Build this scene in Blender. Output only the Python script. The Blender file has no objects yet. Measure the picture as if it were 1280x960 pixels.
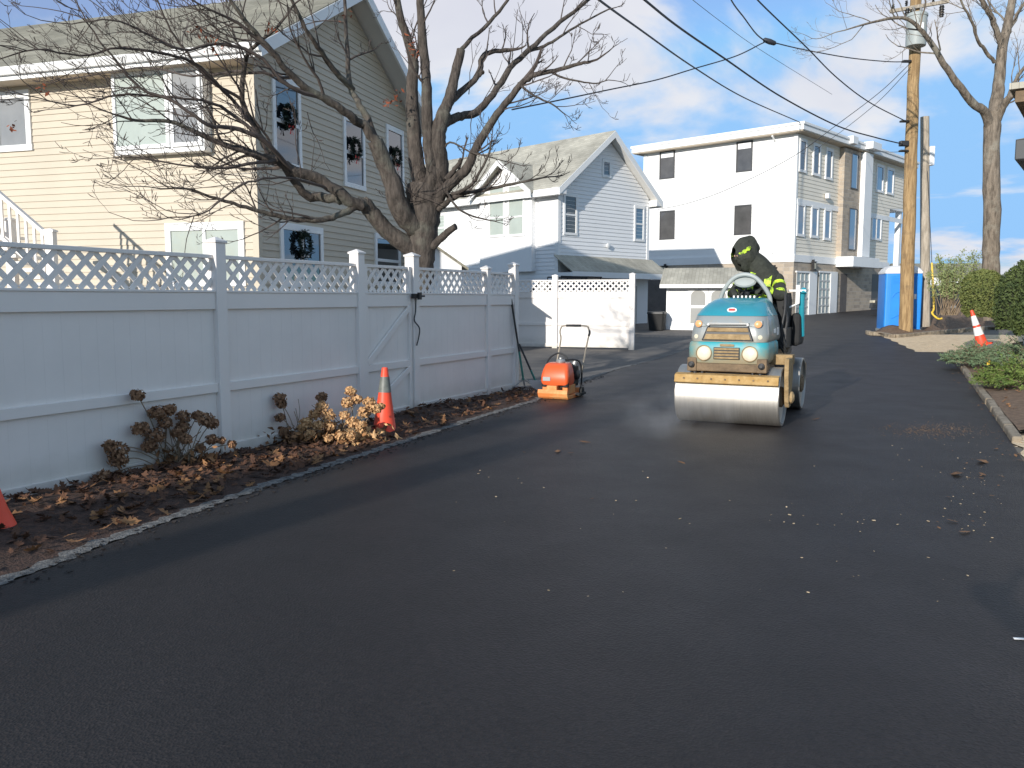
import bpy, math, random
import numpy as np
from mathutils import Vector, Matrix

random.seed(7)
np.random.seed(7)
sc = bpy.context.scene
COL = sc.collection
PI = math.pi

# ------------------------------------------------------------------ camera mathematics
F = 1050.0
CX, CY, HOR = 640.0, 480.0, 373.0
CAM_H = 1.5
PITCH = math.atan((CY - HOR) / F)
CT, ST = math.cos(PITCH), math.sin(PITCH)


def ray(px, py):
    u = (px - CX) / F
    v = (CY - py) / F
    return Vector((u, CT + v * ST, -ST + v * CT))


def at(px, py, Y):
    r = ray(px, py)
    t = Y / r.y
    return Vector((r.x * t, Y, CAM_H + r.z * t))


# terrain height, a function of Y only
_ys = np.arange(-80, 700, 0.25)


def _ss(a, b, x):
    t = np.clip((x - a) / (b - a), 0, 1)
    return t * t * (3 - 2 * t)


_slope = 0.028 * _ss(17, 23, _ys) * (1 - _ss(45, 60, _ys))
_tz = np.cumsum(_slope) * 0.25


def tz(Y):
    return float(np.interp(Y, _ys, _tz))


def ground(px, py, off=0.0):
    r = ray(px, py)
    z = 0.0
    p = None
    for _ in range(30):
        t = (z + off - CAM_H) / r.z
        p = Vector((r.x * t, r.y * t, z + off))
        z = 0.6 * z + 0.4 * tz(p.y)
    return Vector((p.x, p.y, tz(p.y) + off))


def sstep(a, b, x):
    t = min(1, max(0, (x - a) / (b - a)))
    return t * t * (3 - 2 * t)


# ------------------------------------------------------------------ materials
def mat(name, col, rough=0.7, metal=0.0, spec=0.5, var=0.0, vscale=3.0, bump=0.0, bscale=40.0,
        col2=None, stain=None, coat=0.0, emis=None):
    m = bpy.data.materials.new(name)
    m.use_nodes = True
    nt = m.node_tree
    b = nt.nodes['Principled BSDF']
    b.inputs['Base Color'].default_value = (*col, 1)
    b.inputs['Roughness'].default_value = rough
    b.inputs['Metallic'].default_value = metal
    b.inputs['Specular IOR Level'].default_value = spec
    b.inputs['Coat Weight'].default_value = coat
    tc = nt.nodes.new('ShaderNodeTexCoord')
    out = None
    if var > 0 or col2:
        n = nt.nodes.new('ShaderNodeTexNoise')
        n.inputs['Scale'].default_value = vscale
        n.inputs['Detail'].default_value = 6
        n.inputs['Roughness'].default_value = 0.62
        nt.links.new(tc.outputs['Object'], n.inputs['Vector'])
        mr = nt.nodes.new('ShaderNodeMapRange')
        mr.inputs[1].default_value = 0.3
        mr.inputs[2].default_value = 0.7
        nt.links.new(n.outputs['Fac'], mr.inputs[0])
        mx = nt.nodes.new('ShaderNodeMix')
        mx.data_type = 'RGBA'
        if col2:
            a, c = col, col2
        else:
            a = tuple(x * (1 - var) for x in col)
            c = tuple(min(1, x * (1 + var)) for x in col)
        mx.inputs[6].default_value = (*a, 1)
        mx.inputs[7].default_value = (*c, 1)
        nt.links.new(mr.outputs[0], mx.inputs[0])
        out = mx.outputs[2]
    if stain:
        scol, ssc, thr, amt = stain
        n2 = nt.nodes.new('ShaderNodeTexNoise')
        n2.inputs['Scale'].default_value = ssc
        n2.inputs['Detail'].default_value = 8
        n2.inputs['Roughness'].default_value = 0.7
        nt.links.new(tc.outputs['Object'], n2.inputs['Vector'])
        mr2 = nt.nodes.new('ShaderNodeMapRange')
        mr2.inputs[1].default_value = thr
        mr2.inputs[2].default_value = thr + 0.18
        mr2.inputs[4].default_value = amt
        nt.links.new(n2.outputs['Fac'], mr2.inputs[0])
        mx2 = nt.nodes.new('ShaderNodeMix')
        mx2.data_type = 'RGBA'
        if out is None:
            mx2.inputs[6].default_value = (*col, 1)
        else:
            nt.links.new(out, mx2.inputs[6])
        mx2.inputs[7].default_value = (*scol, 1)
        nt.links.new(mr2.outputs[0], mx2.inputs[0])
        out = mx2.outputs[2]
    if out is not None:
        nt.links.new(out, b.inputs['Base Color'])
    if bump > 0:
        n3 = nt.nodes.new('ShaderNodeTexNoise')
        n3.inputs['Scale'].default_value = bscale
        n3.inputs['Detail'].default_value = 5
        nt.links.new(tc.outputs['Object'], n3.inputs['Vector'])
        bp = nt.nodes.new('ShaderNodeBump')
        bp.inputs['Strength'].default_value = bump
        bp.inputs['Distance'].default_value = 0.02
        nt.links.new(n3.outputs['Fac'], bp.inputs['Height'])
        nt.links.new(bp.outputs['Normal'], b.inputs['Normal'])
    if emis:
        b.inputs['Emission Color'].default_value = (*emis[0], 1)
        b.inputs['Emission Strength'].default_value = emis[1]
    return m


def mat_stone(name, c1, c2, mortar, bw=0.42, bh=0.17):
    m = mat(name, c1, 0.85)
    nt = m.node_tree
    b = nt.nodes['Principled BSDF']
    tc = nt.nodes['Texture Coordinate']
    sp = nt.nodes.new('ShaderNodeSeparateXYZ')
    nt.links.new(tc.outputs['Object'], sp.inputs[0])
    ad = nt.nodes.new('ShaderNodeMath')
    ad.operation = 'ADD'
    nt.links.new(sp.outputs[0], ad.inputs[0])
    nt.links.new(sp.outputs[1], ad.inputs[1])
    cb = nt.nodes.new('ShaderNodeCombineXYZ')
    nt.links.new(ad.outputs[0], cb.inputs[0])
    nt.links.new(sp.outputs[2], cb.inputs[1])
    nz = nt.nodes.new('ShaderNodeTexNoise')
    nz.inputs['Scale'].default_value = 1.3
    nt.links.new(tc.outputs['Object'], nz.inputs['Vector'])
    mx = nt.nodes.new('ShaderNodeMix')
    mx.data_type = 'VECTOR'
    mx.inputs[0].default_value = 0.12
    nt.links.new(cb.outputs[0], mx.inputs[4])
    nt.links.new(nz.outputs['Color'], mx.inputs[5])
    br = nt.nodes.new('ShaderNodeTexBrick')
    br.inputs['Color1'].default_value = (*c1, 1)
    br.inputs['Color2'].default_value = (*c2, 1)
    br.inputs['Mortar'].default_value = (*mortar, 1)
    br.inputs['Scale'].default_value = 1.0
    br.inputs['Brick Width'].default_value = bw
    br.inputs['Row Height'].default_value = bh
    br.inputs['Mortar Size'].default_value = 0.012
    br.inputs['Bias'].default_value = -0.1
    br.squash = 0.7
    br.squash_frequency = 3
    nt.links.new(mx.outputs[1], br.inputs['Vector'])
    nt.links.new(br.outputs['Color'], b.inputs['Base Color'])
    bp = nt.nodes.new('ShaderNodeBump')
    bp.inputs['Strength'].default_value = 0.8
    bp.inputs['Distance'].default_value = 0.03
    bp.invert = True
    nt.links.new(br.outputs['Fac'], bp.inputs['Height'])
    nt.links.new(bp.outputs['Normal'], b.inputs['Normal'])
    return m


def mat_shingle(name, c1, c2):
    """asphalt shingles: staggered tabs following the slope (object x and y)"""
    m = mat(name, c1, 0.9, bump=0.3, bscale=60)
    nt = m.node_tree
    b = nt.nodes['Principled BSDF']
    tc = nt.nodes['Texture Coordinate']
    sp = nt.nodes.new('ShaderNodeSeparateXYZ')
    nt.links.new(tc.outputs['Object'], sp.inputs[0])
    cb = nt.nodes.new('ShaderNodeCombineXYZ')
    nt.links.new(sp.outputs[1], cb.inputs[0])
    nt.links.new(sp.outputs[0], cb.inputs[1])
    br = nt.nodes.new('ShaderNodeTexBrick')
    br.inputs['Color1'].default_value = (*c1, 1)
    br.inputs['Color2'].default_value = (*c2, 1)
    br.inputs['Mortar'].default_value = (*[x * 0.7 for x in c1], 1)
    br.inputs['Scale'].default_value = 1.0
    br.inputs['Brick Width'].default_value = 0.3
    br.inputs['Row Height'].default_value = 0.13
    br.inputs['Mortar Size'].default_value = 0.006
    nt.links.new(cb.outputs[0], br.inputs['Vector'])
    n = nt.nodes.new('ShaderNodeTexNoise')
    n.inputs['Scale'].default_value = 1.1
    n.inputs['Detail'].default_value = 8
    nt.links.new(tc.outputs['Object'], n.inputs['Vector'])
    mr = nt.nodes.new('ShaderNodeMapRange')
    mr.inputs[1].default_value = 0.3
    mr.inputs[2].default_value = 0.7
    mr.inputs[3].default_value = 0.75
    mr.inputs[4].default_value = 1.2
    nt.links.new(n.outputs['Fac'], mr.inputs[0])
    mx = nt.nodes.new('ShaderNodeMix')
    mx.data_type = 'RGBA'
    mx.blend_type = 'MULTIPLY'
    mx.inputs[0].default_value = 1
    nt.links.new(br.outputs['Color'], mx.inputs[6])
    nt.links.new(mr.outputs[0], mx.inputs[7])
    nt.links.new(mx.outputs[2], b.inputs['Base Color'])
    return m


def mat_bark(name, dark, light, lichen, sc_, zs=0.22):
    m = mat(name, dark, 0.95)
    nt = m.node_tree
    b = nt.nodes['Principled BSDF']
    tc = nt.nodes['Texture Coordinate']
    mp = nt.nodes.new('ShaderNodeMapping')
    mp.inputs['Scale'].default_value = (1, 1, zs)
    nt.links.new(tc.outputs['Object'], mp.inputs[0])

    def noise(scale, det, vec, rough=0.65):
        n = nt.nodes.new('ShaderNodeTexNoise')
        n.inputs['Scale'].default_value = scale
        n.inputs['Detail'].default_value = det
        n.inputs['Roughness'].default_value = rough
        nt.links.new(vec, n.inputs['Vector'])
        return n.outputs['Fac']

    def rng(v, a, c):
        n = nt.nodes.new('ShaderNodeMapRange')
        n.inputs[1].default_value = a
        n.inputs[2].default_value = c
        nt.links.new(v, n.inputs[0])
        return n.outputs[0]

    def mix(f, a, c):
        n = nt.nodes.new('ShaderNodeMix')
        n.data_type = 'RGBA'
        nt.links.new(f, n.inputs[0])
        for i, x in ((6, a), (7, c)):
            if isinstance(x, tuple):
                n.inputs[i].default_value = (*x, 1)
            else:
                nt.links.new(x, n.inputs[i])
        return n.outputs[2]
    furrow = noise(sc_ * 2.4, 7, mp.outputs[0])
    c1 = mix(rng(furrow, 0.36, 0.64), dark, light)
    big = noise(1.4, 6, tc.outputs['Object'])
    c2 = mix(rng(big, 0.54, 0.72), c1, lichen)
    nt.links.new(c2, b.inputs['Base Color'])
    bp = nt.nodes.new('ShaderNodeBump')
    bp.inputs['Strength'].default_value = 0.9
    bp.inputs['Distance'].default_value = 0.03
    nt.links.new(furrow, bp.inputs['Height'])
    nt.links.new(bp.outputs['Normal'], b.inputs['Normal'])
    return m


M = {}
M['asphalt'] = mat('fresh_asphalt', (0.030, 0.030, 0.032), 0.72, spec=0.38)
M['old_asphalt'] = mat('old_asphalt', (0.085, 0.078, 0.074), 0.9, col2=(0.15, 0.135, 0.12), vscale=1.2, bump=0.3, bscale=70,
                       stain=((0.2, 0.17, 0.14), 0.8, 0.56, 0.8))
M['ground'] = mat('far_ground', (0.12, 0.105, 0.085), 0.95, col2=(0.2, 0.175, 0.14), vscale=0.6, bump=0.4, bscale=25)
M['mulch'] = mat('dark_mulch', (0.022, 0.013, 0.010), 0.95, col2=(0.095, 0.050, 0.034), vscale=22, bump=1.0, bscale=60)
M['brown_mulch'] = mat('brown_mulch', (0.10, 0.06, 0.037), 0.95, col2=(0.24, 0.155, 0.095), vscale=14, bump=1.0, bscale=50)
M['sand'] = mat('sandy_gravel', (0.56, 0.40, 0.235), 0.95, col2=(0.85, 0.67, 0.45), vscale=9, bump=1.0, bscale=45)
M['concrete'] = mat('worn_concrete', (0.30, 0.275, 0.24), 0.9, col2=(0.5, 0.46, 0.40), vscale=6, bump=0.5, bscale=50,
                    stain=((0.08, 0.07, 0.06), 3, 0.58, 0.7))
M['edge_concrete'] = mat('edge_strip_concrete', (0.08, 0.078, 0.076), 0.9, col2=(0.25, 0.24, 0.225), vscale=22, bump=1.0, bscale=70,
                         stain=((0.025, 0.025, 0.026), 15, 0.5, 0.95))
M['edge_brown'] = mat('earthy_concrete', (0.20, 0.16, 0.115), 0.95, col2=(0.36, 0.30, 0.22), vscale=7, bump=0.6, bscale=50,
                     stain=((0.07, 0.05, 0.035), 4, 0.5, 0.8))
M['vinyl'] = mat('white_vinyl', (0.80, 0.755, 0.715), 0.42, var=0.035, vscale=1.1)
M['vinyl_dirty'] = mat('white_vinyl_board', (0.80, 0.755, 0.715), 0.45, var=0.04, vscale=1.6)
M['white'] = mat('white_trim', (0.80, 0.80, 0.79), 0.5, var=0.03, vscale=2)
M['white_wall'] = mat('white_siding', (0.80, 0.80, 0.80), 0.55, var=0.03, vscale=0.8)
M['panel_wall'] = mat('white_panel_siding', (0.82, 0.815, 0.80), 0.6, var=0.03, vscale=0.5)
M['beige'] = mat('beige_siding', (0.53, 0.462, 0.362), 0.6, var=0.05, vscale=0.8)
M['cream'] = mat('cream_siding', (0.80, 0.735, 0.62), 0.6, var=0.05, vscale=0.8)
M['soffit'] = mat('beige_soffit', (0.56, 0.47, 0.36), 0.6, var=0.04)
M['greysoffit'] = mat('white_soffit', (0.68, 0.67, 0.64), 0.6, var=0.04)
M['shingle'] = mat_shingle('grey_green_shingle', (0.215, 0.20, 0.15), (0.285, 0.265, 0.205))
M['shingle_tan'] = mat_shingle('grey_shingle', (0.36, 0.34, 0.28), (0.44, 0.415, 0.345))
M['stone'] = mat_stone('stone_veneer', (0.46, 0.38, 0.29), (0.29, 0.245, 0.20), (0.46, 0.41, 0.35))
M['bark'] = mat_bark('grey_brown_bark', (0.036, 0.029, 0.024), (0.105, 0.086, 0.072), (0.15, 0.15, 0.12), 9.0)
M['twig'] = mat('brown_twig', (0.075, 0.058, 0.05), 0.9, var=0.3, vscale=4)
M['palebark'] = mat_bark('pale_grey_bark', (0.085, 0.068, 0.052), (0.25, 0.205, 0.158), (0.28, 0.26, 0.21), 5.0)
M['paletwig'] = mat('pale_twig', (0.19, 0.15, 0.115), 0.9, var=0.2)
M['pole'] = mat_bark('pole_wood', (0.20, 0.125, 0.058), (0.44, 0.30, 0.15), (0.12, 0.085, 0.055), 7.0, zs=0.10)
M['greypole'] = mat_bark('grey_weathered_wood', (0.26, 0.22, 0.17), (0.46, 0.40, 0.32), (0.24, 0.21, 0.17), 7.0, zs=0.10)
M['black'] = mat('black_paint', (0.02, 0.02, 0.021), 0.5, var=0.2)
M['rubber'] = mat('black_rubber', (0.018, 0.018, 0.018), 0.8, var=0.2)
M['cable'] = mat('black_cable', (0.025, 0.027, 0.035), 0.6)
M['steel'] = mat('grey_steel', (0.40, 0.40, 0.39), 0.45, metal=0.6, var=0.12, vscale=5)
M['greymetal'] = mat('grey_painted_metal', (0.33, 0.36, 0.35), 0.5, var=0.08)


def mat_drum():
    m = mat('polished_drum_steel', (0.62, 0.60, 0.57), 0.34, metal=0.85)
    nt = m.node_tree
    b = nt.nodes['Principled BSDF']
    tc = nt.nodes['Texture Coordinate']
    mp = nt.nodes.new('ShaderNodeMapping')
    mp.inputs['Scale'].default_value = (26, 1.2, 1.2)
    nt.links.new(tc.outputs['Object'], mp.inputs[0])
    n = nt.nodes.new('ShaderNodeTexNoise')
    n.inputs['Scale'].default_value = 2.2
    n.inputs['Detail'].default_value = 6
    nt.links.new(mp.outputs[0], n.inputs['Vector'])
    mr = nt.nodes.new('ShaderNodeMapRange')
    mr.inputs[3].default_value = 0.36
    mr.inputs[4].default_value = 0.56
    nt.links.new(n.outputs['Fac'], mr.inputs[0])
    nt.links.new(mr.outputs[0], b.inputs['Roughness'])
    cr = nt.nodes.new('ShaderNodeMix')
    cr.data_type = 'RGBA'
    cr.inputs[6].default_value = (0.36, 0.34, 0.31, 1)
    cr.inputs[7].default_value = (0.58, 0.555, 0.515, 1)
    nt.links.new(n.outputs['Fac'], cr.inputs[0])
    nt.links.new(cr.outputs[2], b.inputs['Base Color'])
    return m


M['drum'] = mat_drum()
DIRT = (0.33, 0.24, 0.13)
M['teal'] = mat('teal_paint', (0.02, 0.27, 0.345), 0.38, var=0.08, vscale=3, stain=(DIRT, 5, 0.58, 0.45), coat=0.4)
M['teal_dirty'] = mat('dusty_teal_paint', (0.03, 0.31, 0.36), 0.5, stain=(DIRT, 4, 0.46, 0.6))
M['cowl'] = mat('grey_cowl_paint', (0.24, 0.265, 0.27), 0.35, stain=(DIRT, 6, 0.56, 0.6), coat=0.4)
M['mud'] = mat('tan_mud', (0.22, 0.145, 0.068), 0.95, col2=(0.40, 0.285, 0.15), vscale=9, bump=0.8, bscale=30)
M['rustmud'] = mat('ochre_mud', (0.36, 0.21, 0.065), 0.9, col2=(0.50, 0.34, 0.15), vscale=12, bump=0.7, bscale=30,
                   stain=((0.2, 0.13, 0.06), 9, 0.55, 0.7))
M['browniron'] = mat('brown_dirty_iron', (0.10, 0.068, 0.04), 0.8, col2=(0.24, 0.165, 0.095), vscale=8, bump=0.4)
M['lamp_cream'] = mat('dusty_lamp_lens', (0.66, 0.60, 0.46), 0.35, var=0.12, vscale=9, coat=0.5)
M['lamp_orange'] = mat('orange_lens', (0.80, 0.38, 0.16), 0.3, var=0.1, coat=0.6)
M['orange'] = mat('orange_paint', (0.76, 0.11, 0.026), 0.42, var=0.06, stain=(DIRT, 5, 0.62, 0.5), coat=0.3)
M['orange_base'] = mat('dusty_orange_paint', (0.75, 0.23, 0.06), 0.6, stain=((0.62, 0.42, 0.17), 5, 0.45, 0.8))
M['cone'] = mat('cone_orange', (0.80, 0.075, 0.03), 0.5, var=0.08, vscale=6, stain=((0.2, 0.06, 0.04), 6, 0.62, 0.5))
M['cone_grey'] = mat('cone_reflective_grey', (0.14, 0.15, 0.135), 0.5, var=0.25, vscale=14)
M['cone_white'] = mat('cone_reflective_white', (0.82, 0.82, 0.80), 0.4, var=0.05)
M['potty'] = mat('blue_plastic', (0.018, 0.23, 0.70), 0.42, var=0.08, vscale=2)
M['potty_roof'] = mat('milky_plastic', (0.68, 0.67, 0.66), 0.5, var=0.04)
M['jacket'] = mat('dark_jacket_cloth', (0.030, 0.033, 0.025), 0.85, var=0.35, vscale=12, bump=0.7, bscale=30)
M['hivis'] = mat('hivis_yellow_green', (0.55, 0.80, 0.05), 0.6, var=0.15, vscale=16)
M['grey_tape'] = mat('grey_reflective_tape', (0.5, 0.52, 0.5), 0.4)
M['skin'] = mat('skin', (0.42, 0.25, 0.18), 0.55, var=0.06)
M['trouser'] = mat('dark_trousers', (0.03, 0.032, 0.04), 0.9, var=0.3)
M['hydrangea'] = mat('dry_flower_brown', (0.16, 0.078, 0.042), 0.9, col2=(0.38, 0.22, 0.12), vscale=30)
M['hydrangea_sunlit'] = mat('sunlit_tan_flower', (0.42, 0.22, 0.09), 0.9, col2=(0.70, 0.45, 0.23), vscale=30)  # dry flowers again, tan brightened to carry the sunlight on one clump
M['stem'] = mat('dry_stem', (0.23, 0.17, 0.11), 0.9, var=0.2)
M['leaf'] = mat('fallen_leaf', (0.10, 0.045, 0.018), 0.85, col2=(0.34, 0.17, 0.07), vscale=2.6)
M['darkleaf'] = mat('dark_fallen_leaf', (0.045, 0.020, 0.012), 0.85, col2=(0.14, 0.062, 0.03), vscale=2.6)
M['pebble'] = mat('sand_pebble', (0.42, 0.32, 0.22), 0.9, col2=(0.66, 0.55, 0.42), vscale=2)
M['hivis_worn'] = mat('worn_hivis_tape', (0.55, 0.80, 0.05), 0.6, var=0.15, vscale=16, stain=((0.02, 0.022, 0.02), 17, 0.45, 1.0))
M['shade_pane'] = mat('dim_room_behind_glass', (0.085, 0.082, 0.08), 0.15, var=0.25, vscale=1.5, coat=0.7)
M['redleaf'] = mat('red_dry_leaf', (0.28, 0.075, 0.03), 0.85, var=0.3, vscale=3)
M['chip'] = mat('pale_wood_chip', (0.50, 0.39, 0.25), 0.9, var=0.35, vscale=5)
M['hedge'] = mat('hedge_leaf', (0.065, 0.095, 0.022), 0.7, col2=(0.19, 0.205, 0.055), vscale=7)
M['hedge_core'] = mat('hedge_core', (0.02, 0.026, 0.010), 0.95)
M['wreath'] = mat('wreath_green', (0.012, 0.025, 0.012), 0.8, var=0.4, vscale=20)
M['cedar'] = mat('cedar_leaf', (0.034, 0.058, 0.016), 0.75, col2=(0.095, 0.125, 0.03), vscale=5)
M['juniper'] = mat('juniper_leaf', (0.075, 0.125, 0.06), 0.75, col2=(0.21, 0.28, 0.15), vscale=5)
M['juniper_green'] = mat('juniper_leaf_green', (0.065, 0.115, 0.02), 0.75, col2=(0.18, 0.24, 0.05), vscale=5)
M['olive'] = mat('olive_leaf', (0.13, 0.18, 0.06), 0.7, col2=(0.30, 0.33, 0.14), vscale=5)
M['glass'] = mat('dark_window_glass', (0.012, 0.016, 0.02), 0.03, spec=1.0, coat=1.0)
M['bluepane'] = mat('sky_tinted_glass', (0.10, 0.16, 0.22), 0.06, spec=0.9, coat=0.8)  # blue of the reflected sky put into the base colour
M['blind'] = mat('blind_behind_glass', (0.40, 0.44, 0.39), 0.25, var=0.06, vscale=2, coat=0.8)
M['greyblind'] = mat('grey_blind_behind_glass', (0.24, 0.24, 0.235), 0.25, var=0.1, vscale=2, coat=0.8)
M['frame_dark'] = mat('dark_window_frame', (0.06, 0.06, 0.062), 0.5)
M['shed_panel'] = mat('shed_door_panel', (0.30, 0.30, 0.285), 0.6, var=0.06)
M['frosted'] = mat('frosted_door_glass', (0.40, 0.44, 0.43), 0.25, var=0.1, vscale=3, coat=0.6)
M['grey_door'] = mat('grey_door_panel', (0.50, 0.50, 0.48), 0.5, var=0.05)
M['carblack'] = mat('black_car_paint', (0.012, 0.013, 0.016), 0.18, spec=0.6, coat=1.0)
M['carwhite'] = mat('white_car_paint', (0.75, 0.76, 0.78), 0.25, coat=1.0)
M['darkgrey'] = mat('dark_grey_shade', (0.11, 0.10, 0.095), 0.9, var=0.2)  # deep shade put into the colour: stone wall and door recess
M['darkroof'] = mat('dark_fascia', (0.055, 0.058, 0.06), 0.6, var=0.1)
M['green_handle'] = mat('green_tool_handle', (0.03, 0.19, 0.15), 0.5, var=0.15)
M['yellow'] = mat('yellow_plastic', (0.75, 0.50, 0.05), 0.5, var=0.1)
M['red'] = mat('red_paint', (0.6, 0.05, 0.04), 0.5)



def dust_low(m, z0, z1, col, amt=0.85):
    """dried mud splashed on the lower part of a painted panel"""
    nt = m.node_tree
    b = nt.nodes['Principled BSDF']
    src = b.inputs['Base Color'].links[0].from_socket
    tc = nt.nodes['Texture Coordinate']
    sp = nt.nodes.new('ShaderNodeSeparateXYZ')
    nt.links.new(tc.outputs['Object'], sp.inputs[0])
    n = nt.nodes.new('ShaderNodeTexNoise')
    n.inputs['Scale'].default_value = 7
    n.inputs['Detail'].default_value = 7
    nt.links.new(tc.outputs['Object'], n.inputs['Vector'])
    a = nt.nodes.new('ShaderNodeMath')
    a.operation = 'MULTIPLY_ADD'
    a.inputs[1].default_value = 0.22
    nt.links.new(n.outputs['Fac'], a.inputs[0])
    nt.links.new(sp.outputs[2], a.inputs[2])
    r = nt.nodes.new('ShaderNodeMapRange')
    r.inputs[1].default_value = z1 + 0.11
    r.inputs[2].default_value = z0 + 0.11
    r.inputs[4].default_value = amt
    nt.links.new(a.outputs[0], r.inputs[0])
    mx = nt.nodes.new('ShaderNodeMix')
    mx.data_type = 'RGBA'
    nt.links.new(r.outputs[0], mx.inputs[0])
    nt.links.new(src, mx.inputs[6])
    mx.inputs[7].default_value = (*col, 1)
    nt.links.new(mx.outputs[2], b.inputs['Base Color'])


dust_low(M['teal_dirty'], 0.76, 0.95, (0.33, 0.24, 0.13))
dust_low(M['vinyl'], 0.0, 0.20, (0.33, 0.30, 0.22), 0.55)
dust_low(M['vinyl_dirty'], 0.08, 0.34, (0.42, 0.40, 0.33), 0.4)
dust_low(M['cowl'], 0.95, 1.12, (0.36, 0.29, 0.19), 0.6)


def setup_asphalt():
    m = M['asphalt']
    nt = m.node_tree
    b = nt.nodes['Principled BSDF']
    tc = nt.nodes['Texture Coordinate']

    def noise(scale, det=6, vec=None, r=0.6):
        n = nt.nodes.new('ShaderNodeTexNoise')
        n.inputs['Scale'].default_value = scale
        n.inputs['Detail'].default_value = det
        n.inputs['Roughness'].default_value = r
        nt.links.new(vec or tc.outputs['Object'], n.inputs['Vector'])
        return n.outputs['Fac']

    def mr(v, a, bb, c, d):
        n = nt.nodes.new('ShaderNodeMapRange')
        for i, x in enumerate((a, bb, c, d)):
            n.inputs[i + 1].default_value = x
        nt.links.new(v, n.inputs[0])
        return n.outputs[0]

    def mul(a, c):
        n = nt.nodes.new('ShaderNodeMath')
        n.operation = 'MULTIPLY'
        nt.links.new(a, n.inputs[0])
        nt.links.new(c, n.inputs[1])
        return n.outputs[0]
    # rolled lanes run along the road
    mp = nt.nodes.new('ShaderNodeMapping')
    mp.inputs['Rotation'].default_value = (0, 0, math.radians(24.5))
    mp.inputs['Scale'].default_value = (1.0, 0.06, 1)
    nt.links.new(tc.outputs['Object'], mp.inputs[0])
    lanes = mr(noise(1.5, 3, mp.outputs[0]), 0.35, 0.65, 0.93, 1.07)
    patch = mr(noise(0.9, 6), 0.3, 0.7, 0.9, 1.12)
    vor = nt.nodes.new('ShaderNodeTexVoronoi')
    vor.inputs['Scale'].default_value = 85
    nt.links.new(tc.outputs['Object'], vor.inputs['Vector'])
    sepc = nt.nodes.new('ShaderNodeSeparateColor')
    nt.links.new(vor.outputs['Color'], sepc.inputs[0])
    grain = mr(sepc.outputs[0], 0.0, 1.0, 0.70, 1.32)
    f = mul(mul(lanes, patch), grain)
    mx = nt.nodes.new('ShaderNodeMix')
    mx.data_type = 'RGBA'
    mx.blend_type = 'MULTIPLY'
    mx.inputs[0].default_value = 1
    mx.inputs[6].default_value = (0.0215, 0.0170, 0.0155, 1)
    nt.links.new(f, mx.inputs[7])
    nt.links.new(mx.outputs[2], b.inputs['Base Color'])
    nt.links.new(mr(noise(1.7, 5), 0.3, 0.7, 0.53, 0.61), b.inputs['Roughness'])
    bp = nt.nodes.new('ShaderNodeBump')
    bp.inputs['Strength'].default_value = 0.55
    bp.inputs['Distance'].default_value = 0.006
    nt.links.new(vor.outputs['Distance'], bp.inputs['Height'])
    bp2 = nt.nodes.new('ShaderNodeBump')
    bp2.inputs['Strength'].default_value = 0.07
    bp2.inputs['Distance'].default_value = 0.02
    nt.links.new(noise(9, 4), bp2.inputs['Height'])
    nt.links.new(bp.outputs['Normal'], bp2.inputs['Normal'])
    nt.links.new(bp2.outputs['Normal'], b.inputs['Normal'])


setup_asphalt()


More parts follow.
